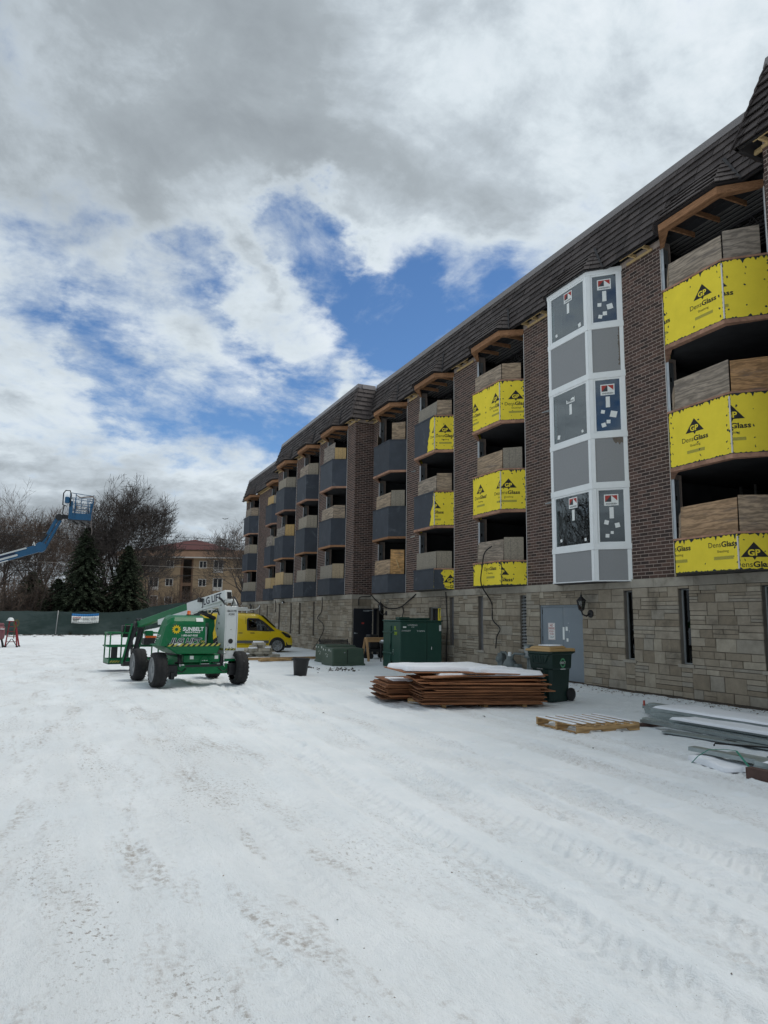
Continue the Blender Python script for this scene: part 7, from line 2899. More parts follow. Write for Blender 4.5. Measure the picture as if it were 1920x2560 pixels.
def strip_of_litter():
    """soil, leaves and twigs along the foot of the wall"""
    rnd = random.Random(4)
    m = MB()
    for i in range(800):
        y = rnd.uniform(8.6, 17.4) if rnd.random() < 0.85 else rnd.uniform(17.4, 22)
        x = 12.27 - abs(rnd.gauss(0, 0.42))
        if x < 10.9:
            continue
        m.tint = rnd.random()
        r = rnd.uniform(0.010, 0.034)
        a = rnd.uniform(0, 6.3)
        z = gz(x, y) + 0.006 + 0.02 * rnd.random()
        t = rnd.uniform(-0.5, 0.5)
        u, v = V((math.cos(a), math.sin(a), t * 0.6)) * r, V((-math.sin(a), math.cos(a), rnd.uniform(-0.4, 0.4))) * r * rnd.uniform(0.3, 0.8)
        c = V((x, y, z))
        m.face([c - u - v * 0.4, c - v, c + u, c + v])
    tag(m.build('leaf_litter', MT['leaf'], None), 'dead leaves scattered along the foot of the stone wall', 'leaves', None, 'stuff')
    m = MB()
    n = 90
    for i in range(n):
        y0_, y1_ = 8.6 + 9.2 * i / n, 8.6 + 9.2 * (i + 1) / n
        w0, w1 = (0.14 + 0.10 * noise.noise(V((yy * 2.1, 0, 4))) for yy in (y0_, y1_))
        m.face([(12.34, y0_, 0.085), (12.34, y1_, 0.085), (12.30 - max(w1, 0.03), y1_, gz(12.2 - w1, y1_) - 0.015), (12.30 - max(w0, 0.03), y0_, gz(12.2 - w0, y0_) - 0.015)])
    tag(m.build('soil', MT['soil'], None), 'dark soil showing at the foot of the stone wall', 'soil', None, 'stuff')
    m = MB()
    for i in range(150):
        px_, py_ = (8.0 + rnd.gauss(0, 0.35), 21.9 + rnd.gauss(0, 0.35)) if rnd.random() < 0.5 else (7.3 + rnd.gauss(0, 0.12), 23.3 + rnd.gauss(0, 0.2))
        r = rnd.uniform(0.02, 0.07)
        c = V((px_, py_, gz(px_, py_) + r * 0.3))
        q = [c + V((rnd.uniform(-1, 1), rnd.uniform(-1, 1), rnd.uniform(-0.5, 0.8))) * r for _ in range(4)]
        for a, b, d_ in ((0, 1, 2), (0, 2, 3), (0, 3, 1), (1, 3, 2)):
            m.face([q[a], q[b], q[d_]])
    tag(m.build('soil_clods', MT['soil'], None), 'dark clods of soil in the snow before the transformers', 'soil', None, 'stuff')
    # grit, bark chips and bits of ice on the packed lane
    m = MB()
    for i in range(900):
        y = 2.4 + 13 * rnd.random() ** 1.7
        x = rnd.uniform(-2.2, 3.2) + 0.16 * y * rnd.uniform(-1, 0.6)
        if noise.noise(V((x * 0.9, y * 0.35, 8))) < 0.12 and rnd.random() < 0.9:
            continue
        r = 0.002 + 0.006 * rnd.random() ** 5
        c = V((x, y, gz(x, y) + r * 0.35))
        m.tint = rnd.random()
        a = rnd.uniform(0, 6.3)
        u, v = V((math.cos(a), math.sin(a), 0)) * r * rnd.uniform(0.9, 1.8), V((-math.sin(a), math.cos(a), 0)) * r * 0.7
        w_ = V((0, 0, r * 0.9))
        for q in ((u, v), (v, -u), (-u, -v), (-v, u)):
            m.face([c + q[0], c + q[1], c + w_])
    tag(m.build('grit', mat('grit', (0.27, 0.24, 0.21), 0.9, var=0.3, tint=0.6), None), 'specks of grit and bark on the packed snow lane', 'grit', None, 'stuff')
    for (x, y, s, lb) in ((7.85, 8.86, 0.03, 'small dark clod on the snow before the pallet'), (6.5, 7.9, 0.028, 'tiny dark scrap on the open snow below the pallet'), (6.9, 11.3, 0.04, 'dark scrap of bark on the snow before the plywood'), (4.3, 12.6, 0.035, 'dark scrap lying on the snow between lift and plywood')):
        m = MB()
        q = [V((rnd.uniform(-1, 1), rnd.uniform(-1, 1), rnd.uniform(0, 0.7))) * s for _ in range(6)]
        for a in range(6):
            m.face([q[a], q[(a + 1) % 6], q[(a + 3) % 6]])
        o = m.build('scrap', MT['soil'], None)
        o.location = (x, y, gz(x, y) + 0.01)
        tag(o, lb, 'scrap')


strip_of_litter()
# ------------------------------------------------------------------ fence, ladder, trees, house beyond
MT['mesh_green'] = mat('mesh_green', (0.030, 0.052, 0.047), 0.8, var=0.22, scale=0.5, stretch=(1, 1, 2.5), bump=0.05, bscale=3, grime=((0.055, 0.08, 0.075), 0.35, 0.45, 0.6))
MT['post'] = mat('post', (0.30, 0.31, 0.31), 0.5, 0.4, var=0.1)
MT['bark'] = mat('bark', (0.075, 0.062, 0.054), 0.95, var=0.3, scale=2.5, bump=0.6, bscale=12, tint=0.15)
MT['twig'] = mat('twig', (0.055, 0.045, 0.040), 0.95, var=0.2, scale=1.0, tint=0.3)
MT['twig_brown'] = mat('twig_brown', (0.115, 0.082, 0.064), 0.95, var=0.25, scale=1.0, tint=0.3)
MT['needle'] = mat('needle', (0.042, 0.056, 0.032), 0.85, var=0.25, scale=1.2, tint=0.6, spec=0.2)
MT['tan_brick'] = mat('tan_brick', (0.27, 0.19, 0.115), 0.9, var=0.10, scale=3, stretch=(0.4, 0.4, 6))
MT['red_roof'] = mat('red_roof', (0.075, 0.018, 0.016), 0.8, var=0.25, scale=1.5)
MT['brown_roof'] = mat('brown_roof', (0.17, 0.10, 0.062), 0.85, var=0.2, scale=1.5)
MT['pale_panel'] = mat('pale_panel', (0.46, 0.43, 0.39), 0.7, var=0.08)
MT['red_ladder'] = mat('red_ladder', (0.25, 0.018, 0.025), 0.5, var=0.12)
MT['maroon'] = mat('maroon', (0.20, 0.075, 0.085), 0.5, var=0.2, scale=3)


def fence():
    path = [(-16, 60.5), (-11, 60.6), (-6.2, 60.6), (-3.1, 60.6), (-1.05, 60.5), (0.85, 60.5), (3.6, 60.8), (6.0, 60.9), (8.6, 60.7), (11.0, 60.0)]
    L = thing('construction_fence', 'long fence covered in dark green mesh fabric before the trees', 'fence', (-2, 60.6, 0), 0, None, True)
    for (p, q) in zip(path, path[1:]):
        m = MB()
        n = 9
        rows = []
        for i in range(n + 1):
            t = i / n
            x, y = p[0] + (q[0] - p[0]) * t, p[1] + (q[1] - p[1]) * t
            b = gz(x, y)
            sag = 0.05 * math.sin(math.pi * t)
            rows.append([(x, y - 0.04 - 0.012 * math.sin(math.pi * k / 3) * math.sin(math.pi * t) * (0.4 + noise.noise(V((x, k, 0)))), b + 0.02 + (1.78 - sag) * k / 3) for k in range(4)])
        for a, b in zip(rows, rows[1:]):
            for k in range(3):
                m.face([a[k], b[k], b[k + 1], a[k + 1]])
        o = m.build('mesh_panel', MT['mesh_green'], L)
        sd_ = o.modifiers.new('solid', 'SOLIDIFY')
        sd_.thickness = 0.01
    for i, (x, y) in enumerate(path):
        m = MB()
        b = gz(x, y)
        br = i == 4
        m.tube([(x + (0.10 if i == 3 else 0), y - (0.12 if br else 0.0), b - 0.2), (x + (0.30 if i == 3 else (0.08 if br else 0)), y - (0.12 if br else 0.0), b + 1.84)], 0.035 if br else 0.028, 8)
        m.build('post', MT['post'] if br else MT['dark_trim'], L, smooth=True)
    # banner
    x0, x1, y = 0.0, 1.95, 60.33
    bz = 1.60
    L = thing('danger_banner', 'white banner with blue top band hung on the green fence', 'banner', (0.98, y, 0.85), 0, None, True)
    zz = lambda u, v: 0.92 + v * 0.72 - 0.05 * math.sin(math.pi * u) + 0.03 * u
    a, b = MB(), MB()
    n = 12
    for i in range(n):
        u0, u1 = i / n, (i + 1) / n
        P_ = lambda u, v: (x0 + (x1 - x0) * u, y - 0.03 * math.sin(6 * u + 2 * v), zz(u, v))
        for v0, v1, mb in ((0, 0.35, a), (0.35, 0.74, a), (0.74, 1.0, b)):
            mb.face([P_(u0, v0), P_(u1, v0), P_(u1, v1), P_(u0, v1)])
    for mb, nm_, mm in ((a, 'banner_sheet', 'decal_white'), (b, 'blue_band', 'banner_blue')):
        if mm == 'banner_blue':
            MT[mm] = mat(mm, (0.02, 0.17, 0.42), 0.6, var=0.1, scale=3)
        o = mb.build(nm_, MT[mm], L, smooth=True)
        s_ = o.modifiers.new('solid', 'SOLIDIFY')
        s_.thickness = 0.006
    m = MB()
    f = Flat(m, (x0, y - 0.045, 0.90), (1, 0, 0.01), (0, 0, 1), None, 0.0)
    f.text('DANGER', 0.10, 0.38, width=0.58, height=0.10, bold=0.03)
    m.build('lettering', MT['sticker_red'], L)
    m = MB()
    f.mb = m
    f.rect(0.10, 0.30, 0.62, 0.33)
    f.rect(0.10, 0.255, 0.55, 0.285)
    for k in range(5):
        f.rect(0.12, 0.14 + 0.02 * k, 0.40 + 0.05 * (k % 3), 0.15 + 0.02 * k)
        f.rect(0.80, 0.20 + 0.05 * k, 1.30 - 0.06 * (k % 2), 0.212 + 0.05 * k)
        f.rect(1.42, 0.20 + 0.05 * k, 1.80 - 0.05 * (k % 3), 0.212 + 0.05 * k)
    f.rect(0.02, 0.03, 1.62, 0.05)
    f.text('SITEPRO', 1.66, 0.02, width=0.24, height=0.04, bold=0.02)
    m.build('lettering', MT['sticker_dark'], L)
    o = snow_pad('snow_patch', None, [(0.55, 60.1), (0.95, 60.1), (0.95, 60.4), (0.55, 60.4)], 0.0, 0.05)
    bpy.data.objects.remove(o)
    # bits of snow and twigs along the foot of the fence
    rnd = random.Random(8)
    m = MB()
    for i in range(420):
        x, yy = rnd.uniform(-9, 3), 60.2 - abs(rnd.gauss(0, 1.6))
        r = rnd.uniform(0.03, 0.11)
        a0 = rnd.uniform(0, 3.1)
        c = V((x, yy, gz(x, yy) + 0.02))
        u, v = V((math.cos(a0), math.sin(a0), 0)) * r * 1.6, V((-math.sin(a0), math.cos(a0), 0)) * r * 0.4
        m.face([c - u, c - v + V((0, 0, 0.03)), c + u, c + v + V((0, 0, 0.04))])
    tag(m.build('twig_litter', MT['soil'], None), 'dark twigs and soil scattered on the snow before the fence', 'litter', None, 'stuff')


fence()


def ladder_group():
    y = 39.6
    L = thing('step_ladder', 'red step ladder with dark feet standing open at the left edge', 'ladder', (-2.66, y, 0), 0, None, True)
    top = 1.22
    for (xa, xb) in ((-2.60, -2.52), (-2.80, -2.62)):
        pass
    # two rails in front, two behind
    for (bx, by, tx) in ((-2.86, y - 0.05, -2.79), (-2.36, y - 0.05, -2.52), (-2.92, y + 0.55, -2.78), (-2.30, y + 0.55, -2.53)):
        m = MB()
        m.bar((bx, by, 0.02), (tx, y + 0.22, top), 0.035, 0.07)
        m.build('rail', MT['red_ladder'], L)
        m = MB()
        m.box((bx - 0.05, by - 0.05, 0.0), (bx + 0.05, by + 0.05, 0.06))
        m.build('foot', MT['black_plastic'], L)
    for k in range(4):
        t = 0.2 + 0.2 * k
        m = MB()
        m.box((-2.86 + 0.07 * t, y - 0.07 + 0.27 * t, top * t), (-2.36 - 0.16 * t, y + 0.01 + 0.27 * t, top * t + 0.03))
        m.build('step', MT['red_ladder'], L)
    m = MB()
    for s in (-1, 1):
        m.bar((-2.61 + s * 0.02, y + 0.0, 0.40), (-2.61 + s * 0.22, y - 0.04, 0.08), 0.02, 0.035)
    m.build('foot_brace', MT['black_plastic'], L)
    m = MB()
    m.box((-2.82, y + 0.12, top), (-2.50, y + 0.34, top + 0.05))
    m.build('top_cap', MT['red_ladder'], L, bevel=0.01)
    L = thing('hard_hat', 'white hard hat resting on top of the red step ladder', 'hard hat', (-2.74, y + 0.2, top + 0.05), 0)
    m = MB()
    m.lathe((0, 0, 0), (0, 0, 1), [(0, 0.175), (0.012, 0.175), (0.015, 0.145), (0.06, 0.142), (0.12, 0.115), (0.155, 0.06), (0.165, 0.0)], 20)
    m.build('shell', MT['white_trim'], L, smooth=True)
    m = MB()
    m.box((-0.20, -0.08, 0.0), (-0.10, 0.08, 0.012))
    m.build('peak', MT['white_trim'], L)
    m = MB()
    for k in range(16):
        pass
    n = 18
    for r in (0.13, 0.16):
        m.tube([(-2.47 + 0.7 * r * math.cos(2 * math.pi * t / n), y + 0.05 + 0.3 * r * math.cos(2 * math.pi * t / n), top - 0.06 + r * math.sin(2 * math.pi * t / n)) for t in range(n + 1)], 0.022, 6)
    m.tube([(-2.5, y + 0.02, top - 0.2), (-2.54, y, 0.8), (-2.53, y, 0.42)], 0.025, 6)
    tag(m.build('hose_coil', mat('hose_olive', (0.10, 0.09, 0.03), 0.6, var=0.3), None, smooth=True), 'dark coiled hose hung on the red step ladder', 'hose')
    L = thing('air_compressor', 'maroon air compressor tank on legs beside the red ladder', 'compressor', (-3.25, y, 0), 0, None, True)
    m = MB()
    m.lathe((-3.75, y, 0.70), (1, 0, 0), [(0, 0.0), (0.0, 0.18), (0.06, 0.33), (0.70, 0.36), (0.80, 0.28), (0.83, 0.0)], 20)
    m.build('tank', MT['maroon'], L, smooth=True)
    m = MB()
    m.box((-3.5, y - 0.16, 1.0), (-3.0, y + 0.2, 1.16))
    m.build('motor', MT['maroon'], L, bevel=0.04)
    for x in (-3.6, -3.06):
        m = MB()
        m.bar((x, y - 0.1, 0.42), (x + (0.10 if x > -3.3 else -0.1), y - 0.2, 0.0), 0.05, 0.05)
        m.bar((x, y + 0.1, 0.42), (x + (0.10 if x > -3.3 else -0.1), y + 0.3, 0.0), 0.05, 0.05)
        m.build('leg', MT['black_plastic'], L)
    m = MB()
    m.box((-3.12, y - 0.38, 0.86), (-2.94, y - 0.30, 0.90))
    m.build('label', MT['decal_white'], L)


ladder_group()


# ---- trees
def bare_tree(name, label, group, base, H, spread, seed, levels=6, rx=1.0, lean=(0, 0), trunk_h=0.28, r0=0.30, twig='twig', droop=0.0, nmain=5, loc_rot=0.0, dome=None):
    rnd = random.Random(seed)
    tr, cr = MB(), MB()

    def branch(p, d, ln, r, lev):
        n = 4 if lev < 2 else (3 if lev < levels - 1 else 2)
        pts, rr = [p.copy()], [r]
        q, dd = p.copy(), d.copy()
        n0 = n
        wob = 0.07 + 0.018 * lev
        for i in range(n):
            dd = (dd + V((rnd.gauss(0, wob), rnd.gauss(0, wob), rnd.gauss(0, wob * 0.7) + (0.05 if lev < 3 else 0.045) - droop))).normalized()
            q = q + dd * (ln / n0)
            pts.append(q.copy())
            rr.append(r * (1 - 0.5 * (i + 1) / n0))
            if dome and lev and (q.x ** 2 + q.y ** 2) / dome[0] ** 2 + ((q.z - dome[2]) / dome[1]) ** 2 > 1:
                break
        cut = len(pts) - 1 < n0
        n = len(pts) - 1
        mb = tr if lev == 0 else cr
        mb.tint = rnd.random()
        mb.tube(pts, rr, 9 if lev == 0 else (6 if lev < 3 else (4 if lev < 4 else 3)), caps=False)
        if lev >= levels or (cut and lev > 3):
            return
        k = nmain if lev == 0 else (rnd.choice((3, 4)) if lev < 3 else rnd.choice((3, 4, 4)))
        az0 = rnd.uniform(0, 6.28)
        for j in range(k):
            t = 1.0 if j == 0 and lev > 0 else (rnd.uniform(0.72, 1.0) if lev == 0 else rnd.uniform(0.28, 0.98))
            f = t * n
            i = min(int(f), n - 1)
            pp = pts[i].lerp(pts[i + 1], f - i)
            az = az0 + 6.283 * j / k + rnd.uniform(-0.5, 0.5)
            el = rnd.uniform(0.40, 0.80) if lev else rnd.uniform(0.30, 0.78) * spread
            if j == 0 and lev:
                el *= 0.45
            u = dd.orthogonal().normalized()
            v = dd.cross(u)
            nd = (dd * math.cos(el) + (u * math.cos(az) + v * math.sin(az)) * math.sin(el))
            nd.x *= rx
            nd = nd.normalized()
            if nd.z < -0.15:
                nd.z *= 0.2
            branch(pp, nd, ln * rnd.uniform(0.58, 0.82) * (1.25 if lev == 0 else 1), max(rr[min(i + 1, n)] * rnd.uniform(0.55, 0.82), 0.014), lev + 1)

    branch(V((0, 0, -0.3)), V((lean[0], lean[1], 1)).normalized(), H * trunk_h, r0, 0)
    # scale to the wanted height
    top = max(v[2] for v in cr.v)
    s = H / top
    for mb in (tr, cr):
        mb.v = [(a * s, b * s, c * s) for a, b, c in mb.v]
    L = thing(name, label, 'tree', base, loc_rot, group)
    tr.build('trunk', MT['bark'], L, smooth=True)
    cr.build('crown', MT[twig], L, smooth=True)
    return L


def place_tree(src, base, rz, s, label):
    c = copy_tree(src)
    c.location, c.rotation_euler, c.scale = base, (0, 0, rz), s
    c['label'] = label
    return c


bare_tree('bare_tree', 'tallest bare tree with a wide round crown left of the tan house', 'bare trees', (4.3, 66.0, 0.4), 13.6, 1.25, 12, 7, trunk_h=0.30, r0=0.42, nmain=8, dome=(4.7, 5.9, 7.6))
w1 = bare_tree('bare_tree', 'bare tree in the left thicket, first from the left edge', 'bare trees', (-5.2, 73.0, 0.4), 13.2, 0.8, 5, 6, r0=0.24, trunk_h=0.34, nmain=5, twig='twig_brown')
w2 = bare_tree('bare_tree', 'bare tree in the left thicket behind the raised blue boom', 'bare trees', (-2.6, 71.0, 0.4), 12.6, 0.7, 9, 6, r0=0.22, trunk_h=0.36, nmain=5, twig='twig_brown')
w3 = bare_tree('bare_tree', 'bare tree standing between the two dark spruces', 'bare trees', (2.2, 72.0, 0.4), 12.0, 0.8, 31, 6, r0=0.22, trunk_h=0.33, nmain=5)
spots = [(w2, (-8.0, 75, 0.4), 1.2, 1.0, 'bare tree deep in the left thicket, partly cut by the edge'), (w1, (-0.9, 78, 0.4), 2.6, 0.98, 'bare tree in the left thicket behind the raised basket'), (w3, (-3.9, 80, 0.4), 0.7, 1.1, 'slender bare tree far back in the left thicket'),
         (w1, (0.6, 84, 0.4), 4.0, 0.86, 'bare tree far behind the nearer dark spruce'), (w3, (7.4, 78, 0.5), 2.2, 0.78, 'smaller bare tree at the left end of the tan house'),
         (w3, (-10.5, 70, 0.4), 3.3, 1.05, 'bare tree outside the left edge of the yard'), (w1, (-14, 66, 0.4), 1.0, 1.1, 'bare tree beyond the left end of the fence'), (w3, (-6.6, 68, 0.4), 5.0, 0.8, 'lower bare tree just behind the fence at the left edge'),
         (w2, (22.5, 112, 0.9), 0.3, 1.35, 'bare tree rising behind the right slope of the red roof'), (w3, (18.5, 116, 0.9), 1.9, 1.25, 'bare tree rising behind the middle of the red roof'), (w1, (11.0, 114, 0.9), 2.9, 0.95, 'bare tree behind the left slope of the red roof')]
for src, b, rz, s, lb in spots:
    place_tree(src, b, rz, (s, s, s), lb)
bare_tree('bare_tree', 'gnarled bare tree reaching out past the far end of the building', 'bare trees', (17.2, 72.0, 0.5), 11.2, 1.25, 44, 6, r0=0.30, trunk_h=0.30, nmain=6, lean=(-0.25, 0))
bare_tree('bare_tree', 'bare tree left of the yard, mirrored in the lowest white window', 'bare trees', (-13.0, 44.0, 0), 15.0, 0.95, 77, 6, r0=0.40, trunk_h=0.28, nmain=6)


def bush(name, label, base, H, wid, n, seed, mt_='twig_brown', kind=None):
    rnd = random.Random(seed)
    L = thing(name, label, 'bush', base, 0, 'leafless bushes')
    st, tw = MB(), MB()
    for i in range(n):
        a, r = rnd.uniform(0, 6.28), wid * rnd.random() ** 0.6
        p = V((r * math.cos(a), r * 0.6 * math.sin(a), -0.1))
        d = V((math.cos(a) * 0.35 * r / wid + rnd.gauss(0, 0.12), rnd.gauss(0, 0.2), 1)).normalized()
        h = H * rnd.uniform(0.55, 1.0) * (1 - 0.35 * (r / wid) ** 2)
        pts = [p]
        for k in range(4):
            d = (d + V((rnd.gauss(0, 0.10), rnd.gauss(0, 0.1), 0))).normalized()
            pts.append(pts[-1] + d * h / 4)
        st.tint = rnd.random()
        st.tube(pts, [0.025, 0.02, 0.016, 0.012, 0.008], 4, caps=False)
        for k in range(16):
            t = rnd.uniform(0.2, 1) * 3.99
            q = pts[int(t)].lerp(pts[int(t) + 1], t % 1)
            e = V((rnd.gauss(0, 1), rnd.gauss(0, 1), rnd.uniform(0.2, 1.4))).normalized() * rnd.uniform(0.25, 0.75)
            tw.tint = rnd.random()
            tw.tube([q, q + e * 0.5 + V((rnd.gauss(0, 0.05), 0, 0.03)), q + e], [0.011, 0.009, 0.006], 3, caps=False)
    st.build('stems', MT['bark'], L)
    tw.build('twigs', MT[mt_], L)
    return L


bush('bare_bush', 'dense leafless bush in front of the tan house', (9.4, 70, 0.9), 4.6, 2.4, 120, 3)
bush('bare_bush', 'thin leafless bush right of the white boom by the tan house', (13.2, 72, 0.9), 4.0, 2.0, 80, 4)
bush('bare_bush', 'brown leafless bush behind the fence at the left edge', (-4.6, 64, 0.2), 5.6, 2.6, 150, 5)
bush('bare_bush', 'brown leafless bush behind the fence below the blue boom', (-1.9, 65.5, 0.2), 5.2, 2.2, 130, 6)
bush('bare_bush', 'leafless bush between the two spruces', (2.3, 66, 0.3), 4.6, 1.2, 70, 7, 'twig')


def spruce(label, base, H, wid, seed):
    rnd = random.Random(seed)
    L = thing('spruce_tree', label, 'tree', base, 0, 'dark spruces behind the fence')
    m = MB()
    m.tube([(0, 0, -0.3), (0, 0, H * 0.5), (0.02, 0, H)], [0.16, 0.09, 0.015], 8)
    m.build('trunk', MT['bark'], L, smooth=True)
    m = MB()
    z = 0.25
    while z < H - 0.05:
        f = 1 - z / H
        r = wid * (f ** 0.72) * (0.92 + 0.2 * rnd.random()) + 0.06
        nb = max(5, int(6 + 9 * f))
        for k in range(nb):
            a = 6.283 * k / nb + rnd.uniform(-0.35, 0.35)
            rr = r * rnd.uniform(0.72, 1.12)
            u = V((math.cos(a), math.sin(a), 0))
            s = V((-math.sin(a), math.cos(a), 0))
            nt = max(4, int(rr * 9.5))
            for j in range(nt):
                t = (j + 0.6) / nt
                c = u * rr * t + V((0, 0, z + 0.18 * rr * t - 0.42 * rr * t * t + rnd.uniform(-0.05, 0.05)))
                w_ = 0.11 + 0.16 * (1 - t) * min(1, rr)
                for sgn in (-1, 1):
                    m.tint = rnd.random() * (0.45 + 0.55 * t)
                    tip = c + u * rnd.uniform(0.10, 0.20) + s * sgn * rnd.uniform(0.09, 0.22) + V((0, 0, rnd.uniform(-0.14, 0.04)))
                    m.face([c + V((0, 0, 0.035)), c + u * 0.09 + s * sgn * 0.02 - V((0, 0, 0.03)), tip, c + s * sgn * w_ * 0.8 + V((0, 0, rnd.uniform(-0.10, 0.02)))])
                m.tint = rnd.random() * 0.5
                m.face([c - s * 0.05, c + u * 0.16 + V((0, 0, 0.0)), c + s * 0.05, c - V((0, 0, rnd.uniform(0.08, 0.2)))])
        z += 0.10 + 0.13 * f
    m.build('crown', MT['needle'], L)


spruce('taller dark spruce behind the fence below the raised basket', (0.75, 63.4, 0.1), 8.6, 2.85, 2)
spruce('dark spruce behind the fence next to the tan house', (4.05, 63.6, 0.2), 7.2, 2.7, 3)
spruce('low wide dark spruce behind the fence at the far left', (-3.3, 67.0, 0.2), 4.9, 3.0, 4)
spruce('low dark spruce between the taller spruce and the left edge', (-1.2, 64.8, 0.1), 4.4, 2.6, 5)


# ---- the wood beyond, too dense to count
def far_wood():
    rnd = random.Random(15)
    m = MB()
    for i in range(600):
        x, y = rnd.uniform(-60, 9), rnd.uniform(86, 120)
        h = rnd.uniform(2.5, 6.5)
        z = 0.9
        d = V((rnd.gauss(0, 0.08), rnd.gauss(0, 0.08), 1))
        m.tint = rnd.random()
        p = [V((x, y, z - 0.5)) + d * h * t + V((rnd.gauss(0, 0.1), 0, 0)) * h * 0.1 for t in (0, 0.4, 0.75, 1.0)]
        m.tube(p, [0.12, 0.085, 0.05, 0.02], 4, caps=False)
        for k in range(26):
            t = rnd.uniform(0.12, 1)
            q = V((x, y, z - 0.5)) + d * h * t
            e = V((rnd.gauss(0, 1), rnd.gauss(0, 1), rnd.uniform(0.2, 1.6))).normalized() * rnd.uniform(0.6, 2.2)
            m.tint = rnd.random()
            m.tube([q, q + e * 0.5 + V((0, 0, 0.1)), q + e], [0.035, 0.026, 0.012], 3, caps=False)
    tag(m.build('distant_wood', MT['twig_brown'], None), 'leafless brown wood filling the background behind the fence', 'wood', None, 'stuff')


far_wood()


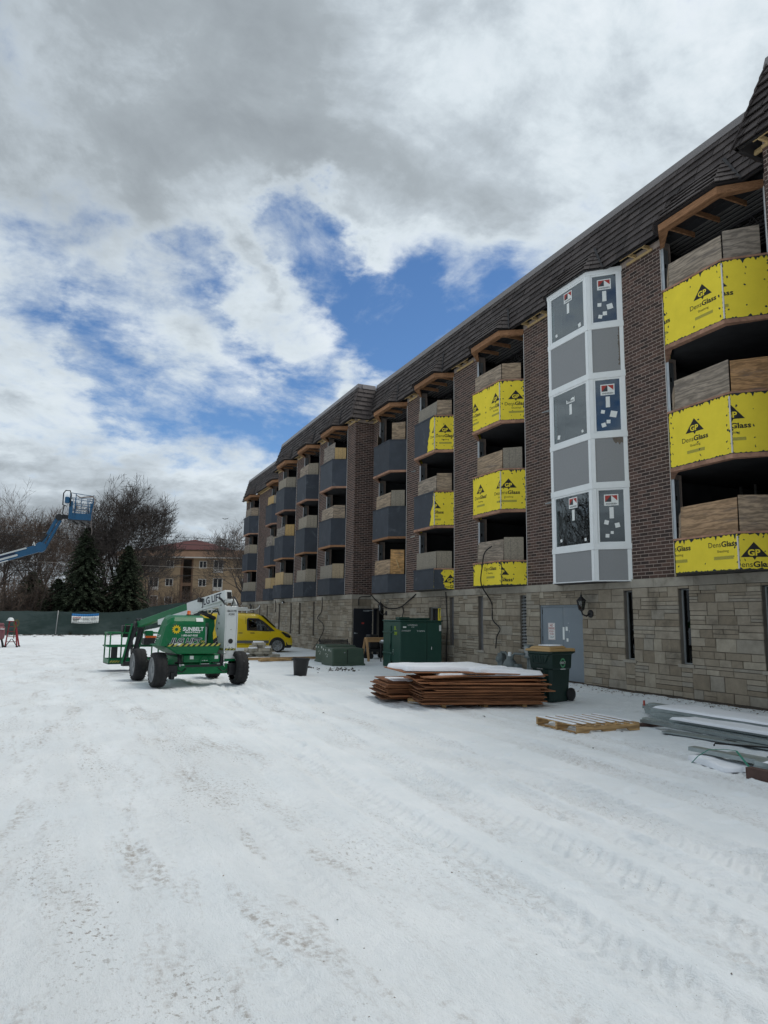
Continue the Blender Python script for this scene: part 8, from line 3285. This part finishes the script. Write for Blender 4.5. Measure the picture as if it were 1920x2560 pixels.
# ---- tan apartment house
def house():
    e, nv = V((0.917, -0.399, 0)), V((-0.399, -0.917, 0))       # along the front, and out of it
    o = V((13.5, 97.5, 0.0))
    L = thing('apartment_house', 'tan brick three-storey house with dark red hipped roof behind the fence', 'house', o, 0, None, True)
    P_ = lambda u, d, z: o + e * u + nv * d + V((0, 0, z))
    def bx(mb, u0, u1, d0, d1, z0, z1):
        mb.hexa([P_(u0, d1, z0), P_(u1, d1, z0), P_(u1, d0, z0), P_(u0, d0, z0), P_(u0, d1, z1), P_(u1, d1, z1), P_(u1, d0, z1), P_(u0, d0, z1)])
    m = MB()
    bx(m, -9.0, -0.75, -14, 0, -0.5, 9.15)
    bx(m, 1.0, 9.6, -14, 0, -0.5, 9.15)
    m.build('wall', MT['tan_brick'], L)
    m = MB()
    bx(m, -0.76, 1.01, -13.9, -0.35, -0.5, 9.14)
    m.build('stair_bay', MT['brown_roof'], L)
    for z0, z1 in ((5.85, 8.95), (3.0, 5.4)):
        m = MB()
        bx(m, -0.42, 0.68, -0.36, -0.32, z0, z1)
        m.build('stair_window', MT['dark_glass'], L)
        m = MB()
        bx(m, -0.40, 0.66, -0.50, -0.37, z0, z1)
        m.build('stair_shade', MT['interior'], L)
    for u in (-4.15, -2.1, 2.3, 4.35, 8.2, -7.6):
        small = u in (-2.1, 2.3)
        for z in (8.25, 5.85, 3.45):
            w, h = (0.42, 0.42) if small else (0.55, 0.55)
            m = MB()
            bx(m, u - w - 0.10, u + w + 0.10, 0.0, 0.05, z - h - 0.08, z + h + 0.08)
            wd = m.build('window', MT['pale_panel'], L)
            for s in (-1, 1):
                m = MB()
                bx(m, u + (0.05 if s > 0 else -w), u + (w if s > 0 else -0.05), 0.051, 0.058, z - h, z + h)
                m.build('pane', MT['dark_house_pane'], wd)
            if not small:
                m = MB()
                bx(m, u - w - 0.10, u + w + 0.10, 0.0, 0.045, z - h - 0.50, z - h - 0.085)
                m.build('sill_panel', MT['pale_panel'], wd)
    m = MB()
    # lower skirt roof and upper red hip
    a = [P_(-10.0, 0.9, 9.10), P_(10.6, 0.9, 9.10), P_(10.6, -15, 9.10), P_(-10.0, -15, 9.10)]
    b = [P_(-8.6, -0.2, 10.25), P_(9.2, -0.2, 10.25), P_(9.2, -13.6, 10.25), P_(-8.6, -13.6, 10.25)]
    for k in range(4):
        k2 = (k + 1) % 4
        m.face([a[k], a[k2], b[k2], b[k]])
    m.face(list(reversed(a)))
    rf_ = m.build('roof', MT['brown_roof'], L)
    m = MB()
    c = [P_(-6.4, 0.0, 10.24), P_(6.4, 0.0, 10.24), P_(6.4, -13, 10.24), P_(-6.4, -13, 10.24)]
    r0, r1 = P_(-0.6, -5.5, 12.15), P_(0.2, -7, 12.15)
    m.face([c[0], c[1], r1, r0])
    m.face([c[1], c[2], r1])
    m.face([c[2], c[3], r0, r1])
    m.face([c[3], c[0], r0])
    m.build('upper_roof', MT['red_roof'], rf_)
    m = MB()
    bx(m, -10.0, 10.6, 0.92, 1.0, 9.05, 9.20)
    m.build('gutter', MT['pale_panel'], rf_)


MT['dark_house_pane'] = mat('house_pane', (0.02, 0.023, 0.026), 0.15, var=0.1, spec=0.6)
house()

# ---- utility wires crossing behind the yard
rnd = random.Random(2)
for (z0, z1, y, r, lb) in ((8.75, 8.15, 64.5, 0.018, 'highest of the thin utility wires crossing before the trees'), (8.45, 7.85, 64.6, 0.018, 'second utility wire from the top crossing before the trees'),
                           (8.1, 7.6, 64.7, 0.022, 'third utility wire from the top crossing before the trees'), (5.85, 5.75, 64.9, 0.010, 'pale low utility wire crossing the tan house'), (5.0, 5.05, 65.0, 0.018, 'lowest dark utility wire crossing the tan house')):
    m = MB()
    n = 16
    m.tube([(-40 + 75 * t / n, y, z0 + (z1 - z0) * t / n - 0.5 * math.sin(math.pi * t / n) + 0.5) for t in range(n + 1)], r, 5)
    tag(m.build('utility_wire', MT['cable'] if 'pale' not in lb else MT['pale_panel'], None), lb, 'wire', 'utility wires')
# poles that carry them, beyond both edges of the picture
for x, h, lb in ((-40, 10.5, 'wooden utility pole beyond the left edge'), (35, 10.0, 'wooden utility pole hidden behind the brick building')):
    L = thing('utility_pole', lb, 'pole', (x, 64.75, 0), 0, 'utility poles')
    m = MB()
    m.tube([(0, 0, -0.3), (0, 0, h)], [0.16, 0.11], 10)
    m.build('shaft', MT['bark'], L, smooth=True)
    m = MB()
    m.box((-0.06, -0.5, h - 1.5), (0.06, 0.5, h - 1.35))
    m.build('cross_arm', MT['bark'], L)
# a bird crossing the sky
m = MB()
c = V((17.0, 90.0, 13.7))
m.face([c, c + V((0.5, -0.1, 0.22)), c + V((0.25, 0.1, 0.02))])
m.face([c, c + V((-0.45, -0.1, 0.10)), c + V((-0.2, 0.1, -0.02))])
m.tube([c + V((-0.12, 0, -0.03)), c, c + V((0.2, 0, 0.05))], [0.02, 0.06, 0.02], 5)
tag(m.build('bird', MT['cable'], None), 'small dark bird flying above the tan house', 'bird')
